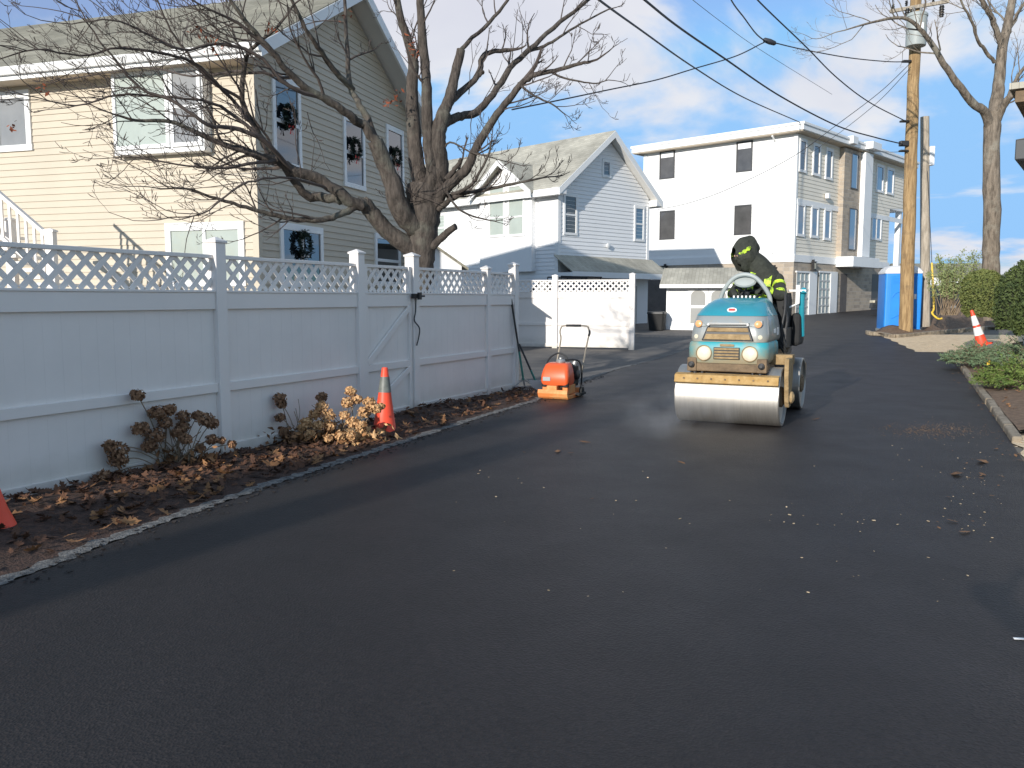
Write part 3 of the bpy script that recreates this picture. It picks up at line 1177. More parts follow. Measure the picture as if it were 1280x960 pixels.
H1.window('g', H1.rect('g', 353, 290, 399, 352), 'glass', trim=0.11, hbar=False, vbars=(0.5,))
H1.window('g', H1.rect('g', 470, 300, 497, 352), 'glass', trim=0.10, hbar=True)
# dark evergreen wreaths hung on the gable windows


def wreath(label, px, py, r):
    u, z = H1.uz('g', px, py)
    rw = np.random.default_rng(int(px))
    b = MB()
    for k in range(420):
        a = rw.uniform(0, 2 * PI)
        rr_ = r * (0.72 + rw.normal(0, 0.14))
        q = H1.pt('g', u + rr_ * math.cos(a), z + rr_ * math.sin(a), 0.075 + abs(rw.normal(0, 0.03)))
        d = Vector(rw.normal(0, 1, 3)).normalized()
        e = d.orthogonal().normalized()
        L = 0.05
        b.add([q - d * L, q + e * 0.016, q + d * L, q - e * 0.016], [(0, 1, 2, 3)])
    w = b.build('wreath', M['wreath'], fix=False)
    w.location = H1.root.location
    w.rotation_euler = H1.root.rotation_euler
    tag(w, label, 'wreath', 'wreaths on the gable windows')
    b = MB()
    for s_ in (-1, 1):
        c = H1.pt('g', u, z - r * 0.75, 0.12)
        b.add([c, c + Vector((s_ * 0.09, -0.01, 0.05)), c + Vector((s_ * 0.10, 0, -0.03))], [(0, 1, 2)])
        b.add([c, c + Vector((s_ * 0.03, -0.01, -0.15)), c + Vector((s_ * 0.07, 0, -0.14))], [(0, 1, 2)])
    b.build('bow', M['white'] if px < 380 and py > 250 else M['red'], w, fix=False)


wreath('dark wreath on the upper gable window nearest the house corner', 357, 146, 0.25)
wreath('dark wreath on the middle upper gable window', 440, 186, 0.25)
wreath('dark wreath on the far upper gable window beside the tree trunk', 492, 196, 0.25)
wreath('dark wreath on the wide lower gable window just over the fence', 376, 306, 0.29)

# upper box bay on the lit front
u0, u1, z0, z1 = H1.rect('f', 157, 96, 258, 183)
b = MB()
b.box(-0.22, -0.002, u0 - 0.1, u1 + 0.1, z0 - 0.16, z1 + 0.16)
b.build('bay', M['white'], H1.root, bevel=0.01)
um = u0 + (u1 - u0) * 0.32


def bay_window(h, rc, pane, hb):
    a0, a1, c0, c1 = rc
    bb = MB()
    t = 0.07
    for q in ((a0 - t, a1 + t, c1, c1 + t), (a0 - t, a1 + t, c0 - t, c0), (a0 - t, a0, c0, c1), (a1, a1 + t, c0, c1)):
        bb.box(-0.26, -0.2205, q[0], q[1], q[2], q[3])
    if hb:
        bb.box(-0.25, -0.2205, a0, a1, (c0 + c1) / 2 - 0.03, (c0 + c1) / 2 + 0.03)
    w = bb.build('window', M['white'], h.root, bevel=0.004)
    pp = MB()
    pp.box(-0.234, -0.221, a0 + 0.001, a1 - 0.001, c0 + 0.001, c1 - 0.001)
    pp.build('pane', M[pane], w)


bay_window(H1, (um + 0.12, u1, z0, z1), 'blind', False)
bay_window(H1, (u0, um - 0.05, z0, z1), 'greyblind', True)
H1.window('f', H1.rect('f', -30, 125, 34, 183), 'greyblind', trim=0.12, hbar=False, vbars=(0.55,))
H1.window('f', H1.rect('f', 216, 288, 300, 350), 'blind', trim=0.12, hbar=False, vbars=(0.5,))

# ---- white house in the middle
H2 = House('white_gable_house', 'white two-storey house with shaded gable end and pent roof over the garage', 697, 32.0, math.radians(45.3))
W2, L2, ZE2, SL2 = 5.67, 13.0, 5.55, 0.76
g2 = tz(36)
b = MB()
b.prism([(0, 0, -0.5), (W2, 0, -0.5), (W2, 0, ZE2 - 0.2), (W2 / 2, 0, ZE2 - 0.2 + SL2 * W2 / 2), (0, 0, ZE2 - 0.2)], (0, L2, 0))
b.build('wall', M['white_wall'], H2.root)


def ext2(z):
    if z < ZE2 - 0.2:
        return 0.0, W2
    d = (z - (ZE2 - 0.2)) / SL2
    return d, W2 - d


H2.siding('g', ext2, 2.3, ZE2 - 0.2 + SL2 * W2 / 2, 'white_wall', 0.15, lap=0.022)
H2.siding('f', lambda z: (0.0, L2), 0.0, ZE2 - 0.25, 'white_wall', 0.15, lap=0.022)
gable_roof(H2, W2, L2, ZE2, SL2, 0.42, 0.42, 'shingle_tan', board=0.26)
b = MB()
b.box(-0.40, -0.005, -0.4, L2, ZE2 - 0.56, ZE2 - 0.54)
b.box(W2 + 0.005, W2 + 0.40, -0.4, L2, ZE2 - 0.56, ZE2 - 0.54)
b.build('soffit', M['greysoffit'], H2.root)
b = MB()
b.box(-0.46, -0.405, -0.42, L2, ZE2 - 0.58, ZE2 - 0.33)
b.box(W2 + 0.405, W2 + 0.46, -0.42, L2, ZE2 - 0.58, ZE2 - 0.33)
b.build('fascia', M['white'], H2.root)
for sx0, sx1 in ((-0.402, 0.0), (W2, W2 + 0.402)):
    b = MB()
    b.box(sx0, sx1, -0.42, -0.022, ZE2 - 0.535, ZE2 - 0.30)
    b.build('eave_return', M['white'], H2.root)
b = MB()
H2.wbox(b, 'g', -0.03, 0.12, 0, ZE2 - 0.56, 0.0, 0.035)
H2.wbox(b, 'f', -0.035, 0.12, 0, ZE2 - 0.56, 0.023, 0.0351)
b.build('corner_trim', M['white'], H2.root)
b = MB()
H2.wbox(b, 'g', W2 - 0.12, W2 + 0.03, 2.2, ZE2 - 0.56, 0.0, 0.035)
b.build('corner_trim', M['white'], H2.root)
# cross gable above the twin windows
u0, u1, z0, z1 = H2.rect('f', 600, 245, 676, 300)
uc = (u0 + u1) / 2
hw = (u1 - u0) / 2
_, zpk = H2.uz('f', 636, 199, 0.3)
sl = (zpk - (ZE2 - 0.30)) / hw
b = MB()
b.prism([(-0.25, uc - hw + 0.25, 2.2), (-0.25, uc + hw - 0.25, 2.2), (-0.25, uc + hw - 0.25, ZE2 - 0.2), (-0.25, uc, zpk - 0.25), (-0.25, uc - hw + 0.25, ZE2 - 0.2)], (3.0, 0, 0))
b.build('dormer_wall', M['white_wall'], H2.root)
b = MB()
for sg in (-1, 1):
    pe = (-0.62, uc + sg * (hw + 0.05), ZE2 - 0.30 - sl * 0.05)
    poly = [pe, (-0.62, uc, zpk), (-0.62, uc, zpk - 0.07), (-0.62, pe[1], pe[2] - 0.07)]
    b.prism(poly, (3.2, 0, 0))
b.build('dormer_roof', M['shingle_tan'], H2.root)
b = MB()
for sg in (-1, 1):
    pe = (-0.65, uc + sg * (hw + 0.05), ZE2 - 0.30 - sl * 0.05 - 0.01)
    poly = [pe, (-0.65, uc, zpk - 0.01), (-0.65, uc, zpk - 0.24), (-0.65, pe[1], pe[2] - 0.22)]
    b.prism(poly, (0.05, 0, 0))
b.build('dormer_rake_board', M['white'], H2.root)


def bay2(rc, pane, hb):
    a0, a1, c0, c1 = rc
    t = 0.09
    bb = MB()
    for q in ((a0 - t, a1 + t, c1, c1 + t), (a0 - t, a1 + t, c0 - t, c0), (a0 - t, a0, c0, c1), (a1, a1 + t, c0, c1)):
        bb.box(-0.30, -0.2505, q[0], q[1], q[2], q[3])
    if hb:
        bb.box(-0.29, -0.2505, a0, a1, (c0 + c1) / 2 - 0.03, (c0 + c1) / 2 + 0.03)
    w = bb.build('window', M['white'], H2.root)
    pp = MB()
    pp.box(-0.27, -0.251, a0 + .001, a1 - .001, c0 + .001, c1 - .001)
    pp.build('pane', M[pane], w)


for rc in ((619, 251, 635.5, 294), (643, 250, 660, 293)):
    bay2(H2.rect('f', *rc), 'blind', True)
for rc in ((619, 236, 635.5, 245), (643, 234, 660, 244)):
    bay2(H2.rect('f', *rc), 'blind', False)
H2.window('f', H2.rect('f', 545, 270, 556, 300), 'blind')
H2.window('g', H2.rect('g', 706, 246, 719, 291), 'shade_pane', trim=0.09, frame='white')
H2.window('g', H2.rect('g', 794, 261, 803, 299), 'bluepane', trim=0.1)
H2.window('g', H2.rect('g', 754, 203, 761, 219), 'glass', trim=0.09, hbar=False)
b = MB()
for k in range(3):
    u, z = H2.uz('f', 634 + 4 * k, 310 + (k % 2))
    b.box(-0.09, -0.0, u - 0.06, u + 0.06, z - 0.05, z + 0.05)
b.build('wall_vent', M['white'], H2.root)
# garage floor: pent roof, opening, door
u0, z0 = H2.uz('g', 700, 340, 0.9)
u1, z1 = W2 + 0.25, 0
_, zt = H2.uz('g', 745, 321)
zb = zt - 0.62
b = MB()
b.prism([(-0.25, -0.02, zt), (-0.25, -0.95, zb), (-0.25, -0.95, zb - 0.05), (-0.25, -0.02, zt - 0.05)], (W2 + 0.5, 0, 0))
b.build('pent_roof', M['shingle_tan'], H2.root)
b = MB()
b.box(-0.25, W2 + 0.25, -0.97, -0.93, zb - 0.24, zb - 0.02)
b.box(-0.25, -0.21, -0.93, -0.02, zb - 0.24, zb - 0.055)
b.box(W2 + 0.21, W2 + 0.25, -0.93, -0.02, zb - 0.24, zb - 0.055)
b.build('pent_fascia', M['white'], H2.root)
b = MB()
b.box(-0.2, W2 + 0.2, -0.92, -0.03, zb - 0.2, zb - 0.17)
b.build('pent_soffit', M['soffit'], H2.root)
b = MB()
H2.wbox(b, 'g', 0.03, 0.55, -0.3, zb - 0.21, 0.0, 0.03)
H2.wbox(b, 'g', W2 - 0.75, W2, -0.3, zb - 0.21, 0.0, 0.03)
H2.wbox(b, 'g', 0.55, W2 - 0.75, zb - 0.5, zb - 0.21, 0.0, 0.031)
b.build('garage_surround', M['white_wall'], H2.root)
gd = MB()
H2.wbox(gd, 'g', 0.55, W2 - 0.75, -0.3, zb - 0.5, 0.0, 0.012)
gdo = gd.build('garage_door', M['grey_door'], H2.root)
gd = MB()
for k in range(4):
    zc = 0.12 + k * 0.52
    for j in range(4):
        ua = 0.65 + j * (W2 - 1.4) / 4
        H2.wbox(gd, 'g', ua, ua + (W2 - 1.4) / 4 - 0.14, zc, zc + 0.40, 0.012, 0.022)
gd.build('door_panel', M['white'], gdo)
b = MB()
u, z = H2.uz('g', 758, 307)
b.lathe([(0.02, 0.0), (0.09, 0.04), (0.1, 0.1), (0.02, 0.12)], 10, Matrix.Translation((u, -0.02, z)) @ rot_to((0, -1, 0)))
b.build('wall_lamp', M['white'], H2.root, smooth=True)

# ---- three-storey house at the back
H3 = House('three_storey_house', 'large three-storey flat-roofed house with white front, cream side and stone ground floor', 990, 42.0, math.radians(43.0))
W3, L3, ZT3 = 15.6, 8.9, 8.90
b = MB()
b.box(0, W3 - 2.6, 0, L3, -0.6, ZT3)
b.box(W3 - 2.6, W3, 0, L3, 6.25, ZT3)
b.box(W3 - 2.6, W3, 3.0, L3, -0.6, 6.25)
b.build('wall', M['panel_wall'], H3.root)
_, zst = H3.uz('g', 990, 327)
_, zst2 = H3.uz('g', 990, 318)
_, zm1 = H3.uz('g', 990, 247)
_, zm0 = H3.uz('g', 990, 254)
b = MB()
H3.wbox(b, 'g', 0.0, W3 - 2.6, -0.5, zst, 0.0, 0.05)
H3.wbox(b, 'f', -0.05, L3, -0.5, zst, 0.0, 0.05)
b.build('stone_veneer', M['stone'], H3.root)
b = MB()
H3.wbox(b, 'g', -0.08, W3 - 2.5, zst, zst2, 0.0, 0.09)
H3.wbox(b, 'f', -0.09, L3, zst, zst2 + 0.02, 0.0, 0.085)
H3.wbox(b, 'g', 0.12, W3 - 0.1, zm0, zm1, 0.02, 0.06)
b.build('band_course', M['white'], H3.root)
us, _ = H3.uz('g', 1046, 280)
ue, _ = H3.uz('g', 1076, 280)
H3.siding('g', lambda z: (0.10, us), zst2, ZT3 - 0.1, 'cream', 0.19, lap=0.022)
H3.siding('g', lambda z: (ue, W3 if z > 6.3 else W3 - 2.6), zst2, ZT3 - 0.1, 'cream', 0.19, lap=0.022)
# stair tower: stone strip, tall glass, white pilaster, ledge
u55, _ = H3.uz('g', 1055.5, 280)
u66, _ = H3.uz('g', 1066.5, 280)
b = MB()
H3.wbox(b, 'g', us, u66, zst + 0.01, ZT3 - 0.05, 0.0, 0.30)
b.build('stone_pier', M['stone'], H3.root)
b = MB()
H3.wbox(b, 'g', u66 + 0.002, ue, zst + 0.5, ZT3 - 0.05, 0.0, 0.55)
b.build('pilaster', M['white'], H3.root)


def pane_at(side, rc, o, pane, frame='frame_dark', t=0.05):
    u0, u1, z0, z1 = rc
    bb = MB()
    for q in ((u0 - t, u1 + t, z1, z1 + t), (u0 - t, u1 + t, z0 - t, z0), (u0 - t, u0, z0, z1), (u1, u1 + t, z0, z1)):
        H3.wbox(bb, side, q[0], q[1], q[2], q[3], o, o + 0.05)
    w = bb.build('window', M[frame], H3.root)
    pp = MB()
    H3.wbox(pp, side, u0 + .001, u1 - .001, z0 + .001, z1 - .001, o, o + 0.02)
    pp.build('pane', M[pane], w)


pane_at('g', H3.rect('g', 1057, 194, 1065, 236), 0.30, 'bluepane')
pane_at('g', H3.rect('g', 1054, 262, 1063, 312), 0.30, 'bluepane')
u0, u1, z0, z1 = H3.rect('g', 1044, 316, 1082, 330)
b = MB()
H3.wbox(b, 'g', us - 0.1, ue + 0.35, zst - 0.12, zst + 0.42, 0.051, 1.0)
b.build('entry_canopy', M['white'], H3.root, bevel=0.02)
for rc in ((999.6, 177, 1005.8, 212.5), (1016.6, 183, 1023.2, 217), (1032.4, 189, 1038.6, 222),
           (996.6, 257.5, 1003.6, 292.5), (1014.2, 261, 1020.8, 294.5), (1030.4, 264, 1036.6, 297.5),
           (1095.6, 209, 1102.6, 238), (1108.4, 213, 1115.4, 241)):
    H3.window('g', H3.rect('g', *rc), 'shade_pane' if rc[1] < 200 and rc[0] < 1050 else 'bluepane', trim=0.13, frame='white', hbar=False, out=0.07)
H3.window('g', H3.rect('g', 1089.5, 273.5, 1100, 298), 'bluepane', trim=0.12, hbar=False, vbars=(0.5,), out=0.07)
for rc in ((826, 190, 842.5, 222), (922, 178.5, 939.5, 213)):
    w = H3.window('f', H3.rect('f', *rc), 'shade_pane', trim=0.06, frame='frame_dark', hbar=False, out=0.05)
    u0, u1, z0, z1 = H3.rect('f', *rc)
    b = MB()
    H3.wbox(b, 'f', u0 + 0.03, u1 - 0.03, z1 - 0.30, z1 - 0.02, 0.022, 0.035)
    b.build('valance', M['white'], w)
for rc in ((826, 265, 842.5, 298), (919.5, 258, 938, 292)):
    H3.window('f', H3.rect('f', *rc), 'shade_pane', trim=0.06, frame='frame_dark', hbar=False, out=0.05)
# white facade: panel joints, corner boards, downspout
b = MB()
u, _ = H3.uz('f', 968, 250)
H3.wbox(b, 'f', -0.03, 0.14, zst2 + 0.03, ZT3 - 0.05, 0.0, 0.04)
H3.wbox(b, 'g', -0.03, 0.14, zst2 + 0.001, ZT3 - 0.05, 0.0, 0.0401)
H3.wbox(b, 'f', L3 - 0.2, L3 + 0.03, zst2 + 0.03, ZT3 - 0.05, 0.0, 0.04)
H3.wbox(b, 'f', 0.15, L3 - 0.21, zm0, zm1, 0.0, 0.02)
b.build('corner_trim', M['white'], H3.root)
b = MB()
b.tube([(-0.07, u, zst2 + 0.1), (-0.07, u, ZT3 - 0.3), (-0.45, u, ZT3 - 0.05)], 0.05, 8)
b.build('downspout', M['white'], H3.root)
H3.siding('f', lambda z: (0.14, L3 - 0.2), zst2 + 0.03, zm0, 'panel_wall', 0.2, lap=0.012)
H3.siding('f', lambda z: (0.14, L3 - 0.2), zm1, ZT3 - 0.05, 'panel_wall', 0.2, lap=0.012)
# roof and cornice
b = MB()
b.box(-0.55, W3 + 0.5, -0.55, L3 + 0.5, ZT3 + 0.04, ZT3 + 0.34)
b.box(-0.60, W3 + 0.55, -0.60, L3 + 0.55, ZT3 + 0.28, ZT3 + 0.42)
b.build('cornice', M['white'], H3.root, bevel=0.02)
b = MB()
b.box(-0.5, W3 + 0.45, -0.5, L3 + 0.45, ZT3 + 0.0, ZT3 + 0.037)
b.build('cornice_soffit', M['soffit'], H3.root)
b = MB()
b.box(us - 0.1, us + 0.6, -0.75, 0.5, ZT3 + 0.10, ZT3 + 0.50)
b.box(u66 - 0.1, ue + 0.1, -0.95, 0.5, ZT3 + 0.10, ZT3 + 0.50)
b.build('cornice_block', M['white'], H3.root, bevel=0.02)
b = MB()
b.box(-0.3, W3 + 0.3, -0.3, L3 + 0.3, ZT3 + 0.42, ZT3 + 0.46)
b.build('roof', M['shingle_tan'], H3.root)
# porch column under the overhang at the right
b = MB()
b.box(W3 - 0.42, W3 - 0.12, 0.1, 0.4, zst, 6.25)
b.build('porch_column', M['white'], H3.root)
b = MB()
b.box(W3 - 2.6, W3, 0.02, 3.0, zst - 0.25, zst)
b.box(W3 - 2.6, W3, 0.02, 0.06, zst, zst + 0.1)
b.build('balcony_floor', M['white'], H3.root)
# garage doors with glass grids and white reveals on the side
for rc in ((993.5, 341, 1008.5, 395), (1021.5, 341, 1035, 394)):
    u0, u1, z0, z1 = H3.rect('g', *rc)
    z0 = tz(42 + u0 * H3.G.y) - H3.z0 + 0.02
    d = MB()
    H3.wbox(d, 'g', u0, u1, z0, z1, 0.05, 0.07)
    do = d.build('garage_door', M['frosted'], H3.root)
    d = MB()
    for i in range(0, 4):
        uu = u0 + (u1 - u0) * i / 3
        H3.wbox(d, 'g', uu - 0.05, uu + 0.05, z0, z1, 0.07, 0.10)
    for i in range(0, 6):
        zz = z0 + (z1 - z0) * i / 5
        H3.wbox(d, 'g', u0, u1, zz - 0.04, zz + 0.04, 0.07, 0.099)
    d.build('door_grid', M['grey_door'], do)
    d = MB()
    H3.wbox(d, 'g', u1, u1 + 0.9, z0 - 0.1, z1 + 0.08, 0.05, 0.13)
    H3.wbox(d, 'g', u0 - 0.12, u1, z1, z1 + 0.08, 0.05, 0.129)
    d.build('door_jamb', M['white'], do)
u0, u1, z0, z1 = H3.rect('g', 1049, 342, 1057, 387)
d = MB()
H3.wbox(d, 'g', u0, u1, 0, z1, 0.05, 0.058)
d.build('entry_door', M['darkgrey'], H3.root)
u0, u1, z0, z1 = H3.rect('g', 1088, 343, 1103, 390)
d = MB()
H3.wbox(d, 'g', u0, u1, 0, z1, 0.05, 0.056)
d.build('carport_opening', M['frame_dark'], H3.root)
u0, u1, z0, z1 = H3.rect('f', 786, 350, 835, 410)
d = MB()
H3.wbox(d, 'f', u0, u1, -0.4, z1, 0.05, 0.062)  # dark sheet over stone in deep shade, the shade is in its colour
d.build('shaded_stone_sheet', M['darkgrey'], H3.root)


def lantern(side, px, py):
    u, z = H3.uz(side, px, py)
    d = MB()
    H3.wbox(d, side, u - 0.10, u + 0.10, z - 0.22, z + 0.16, 0.10, 0.26)
    H3.wbox(d, side, u - 0.14, u + 0.14, z + 0.16, z + 0.2, 0.05, 0.30)
    H3.wbox(d, side, u - 0.05, u + 0.05, z + 0.2, z + 0.3, 0.051, 0.2)
    H3.wbox(d, side, u - 0.12, u + 0.12, z - 0.28, z - 0.22, 0.05, 0.28)
    lo = d.build('wall_lantern', M['black'], H3.root)
    d = MB()
    for k in (-0.055, 0.055):
        H3.wbox(d, side, u + k - 0.03, u + k + 0.03, z - 0.17, z + 0.12, 0.261, 0.265)
    d.build('pane', M['lamp_cream'], lo)


lantern('f', 969, 339)
lantern('g', 1013, 332)
lantern('f', 833, 337)
u, z = H3.uz('g', 1031, 246)
b = MB()
H3.wbox(b, 'g', u - 0.12, u + 0.12, z - 0.1, z + 0.15, 0.06, 0.25)
b.build('security_lamp', M['white'], H3.root, bevel=0.02)

# ---- corner of the neighbour's house at the right edge
HR = thing('dark_eaved_house', 'house corner with dark eave at the right edge above the cedar hedge', 'house', at(1279, HOR, 17), math.radians(-36))
HR.location.z = tz(17)
zz0 = 1.5 + (373 - 181) * 17 / F
zz1 = 1.5 + (373 - 205) * 17 / F
b = MB()
b.box(0.05, 7, 0.05, 8, -0.3, zz1 + 0.05)
b.build('wall', M['white_wall'], HR)
b = MB()
b.box(-0.27, 7.3, -0.27, 8.3, zz1, zz0)
b.build('eave', M['darkroof'], HR, bevel=0.02)
b = MB()
b.stack([[Vector(p) for p in ((-0.27, -0.27, zz0), (7.3, -0.27, zz0), (7.3, 8.3, zz0), (-0.27, 8.3, zz0))],
         [Vector(p) for p in ((3.0, 3.0, zz0 + 1.0), (4.0, 3.0, zz0 + 1.0), (4.0, 5, zz0 + 1.0), (3.0, 5, zz0 + 1.0))]])
b.build('roof', M['shingle'], HR)
q = at(1262, 104, 17.0) - HR.location
q = Matrix.Rotation(math.radians(36), 3, 'Z') @ q
b = MB()
b.box(q.x, q.x + 6, q.y, q.y + 6, q.z - 0.12, q.z)
b.build('upper_roof', M['shingle_tan'], HR)
b = MB()
b.box(q.x + 0.1, q.x + 6, q.y + 0.1, q.y + 6, q.z - 0.36, q.z - 0.121)
b.build('upper_eave', M['browniron'], HR)
b = MB()
b.box(q.x + 0.7, q.x + 6, q.y + 0.7, q.y + 5.6, zz0 - 0.2, q.z - 0.3)
b.build('upper_wall', M['white_wall'], HR)

# ---- garden shed
SP = ground(858, 412.5)
SHD = thing('garden_shed', 'low grey-roofed garden shed with white panelled doors, behind the road roller', 'shed', SP, math.radians(-16))
b = MB()
b.box(-0.7, 2.6, 0, 2.2, 0.0, 1.62)
for x in (-0.7, 2.6):
    b.prism([(x - 0.001 if x < 0 else x - 0.06, 0, 1.62), (x - 0.001 if x < 0 else x - 0.06, 2.2, 1.62), (x - 0.001 if x < 0 else x - 0.06, 1.1, 2.2)], (0.061, 0, 0))
b.build('wall', M['white_wall'], SHD)
b = MB()
b.prism([(-0.98, -0.35, 1.70), (-0.98, 1.1, 2.34), (-0.98, 2.55, 1.70), (-0.98, 2.55, 1.64), (-0.98, 1.1, 2.27), (-0.98, -0.35, 1.64)], (3.9, 0, 0))
b.build('roof', M['shingle_tan'], SHD)
b = MB()
b.box(-0.98, 2.92, -0.39, -0.352, 1.56, 1.69)
b.box(-0.75, 2.65, -0.05, 0.0, -0.03, 0.14)
b.box(-0.76, -0.69, -0.03, 0.0, 0.14, 1.62)
b.build('trim', M['white'], SHD)
for k in range(2):
    x0 = 0.04 + k * 0.74
    d = MB()
    d.box(x0, x0 + 0.73, -0.045, -0.0, 0.15, 1.60)
    do = d.build('door', M['white'], SHD, bevel=0.005)
    d = MB()
    for (z0, z1, arch) in ((0.25, 0.82, False), (0.92, 1.48, True)):
        pts = [(x0 + 0.1, z0), (x0 + 0.63, z0)]
        n = 8
        for i in range(n + 1):
            a = PI * i / n
            if arch:
                pts.append((x0 + 0.365 + 0.265 * math.cos(a), z1 - 0.2 + 0.2 * math.sin(a)))
        if not arch:
            pts += [(x0 + 0.63, z1), (x0 + 0.1, z1)]
        d.prism([(p[0], -0.0455, p[1]) for p in pts], (0, -0.008, 0))
    d.build('door_panel', M['shed_panel'], do)
bn = thing('trash_bin', 'black trash bin standing between the white house garage and the shed', 'bin', ground(821, 413), math.radians(-20))
b = MB()
b.stack([rrect(0.24, -0.3, 0.3, 0.05, 0.02), rrect(0.30, -0.36, 0.36, 0.06, 0.62)])
b.build('body', M['rubber'], bn, smooth=40)
b = MB()
b.stack([rrect(0.32, -0.38, 0.38, 0.06, 0.621), rrect(0.31, -0.37, 0.37, 0.06, 0.68), rrect(0.2, -0.25, 0.25, 0.06, 0.71)])
b.build('lid', M['black'], bn, smooth=40)

# small neighbour shed seen past the trunk
q = at(556, 332, 20)
ns = thing('small_outbuilding', 'small low outbuilding with grey-green gable roof just right of the big tree trunk', 'shed', (q.x, 20, tz(20)), math.radians(10))
b = MB()
b.prism([(-0.3, 0, 0), (0.4, 0, 0), (0.4, 0, q.z - tz(20)), (-0.3, 0, q.z - tz(20) + 0.5)], (0, 2.0, 0))
b.build('wall', M['white_wall'], ns)
b = MB()
b.prism([(-0.40, -0.1, q.z - tz(20) + 0.6), (0.55, -0.1, q.z - tz(20) - 0.05), (0.55, -0.1, q.z - tz(20) - 0.11), (-0.40, -0.1, q.z - tz(20) + 0.54)], (0, 2.2, 0))
b.build('roof', M['shingle'], ns)

# white deck stair in front of the beige house
def railing():
    Y = 13.6
    r = thing('stair_railing', 'white stair railing climbing left in front of the beige house, seen over the fence', 'railing', (at(62, HOR, Y).x, Y, 0.0))
    o = Vector(r.location)
    p1 = at(63, 297, Y) - o
    p0 = at(-40, 208, Y + 0.3) - o
    b = MB()
    b.bar(p0, p1, 0.09, 0.06)
    b.bar(p0 - Vector((0, 0, 0.7)), p1 - Vector((0, 0, 0.7)), 0.06, 0.06)
    b.build('handrail', M['vinyl'], r, bevel=0.005)
    b = MB()
    for k in range(1, 10):
        q = p0.lerp(p1, k / 10.0)
        b.box(q.x - 0.018, q.x + 0.018, q.y - 0.018, q.y + 0.018, q.z - 0.7, q.z - 0.03)
    b.build('baluster', M['vinyl'], r)
    for px_, py_ in ((63, 290), (12, 276)):
        t = at(px_, py_, Y + (0.0 if px_ > 40 else 0.45)) - o
        b = MB()
        b.box(t.x - 0.065, t.x + 0.065, t.y - 0.065, t.y + 0.065, -0.1, t.z)
        b.stack([[Vector((t.x + sx * k, t.y + sy * k, zz)) for sx, sy in ((-1, -1), (1, -1), (1, 1), (-1, 1))] for k, zz in ((0.085, t.z), (0.08, t.z + 0.03), (0.01, t.z + 0.06))])
        b.build('newel_post', M['vinyl'], r)
    b = MB()
    for k in range(10):
        q = p0.lerp(p1, k / 10.0)
        b.box(q.x - 0.02, q.x + 0.17, q.y + 0.02, q.y + 1.0, q.z - 1.0, q.z - 0.95)
    b.build('stair_tread', M['vinyl'], r)


railing()
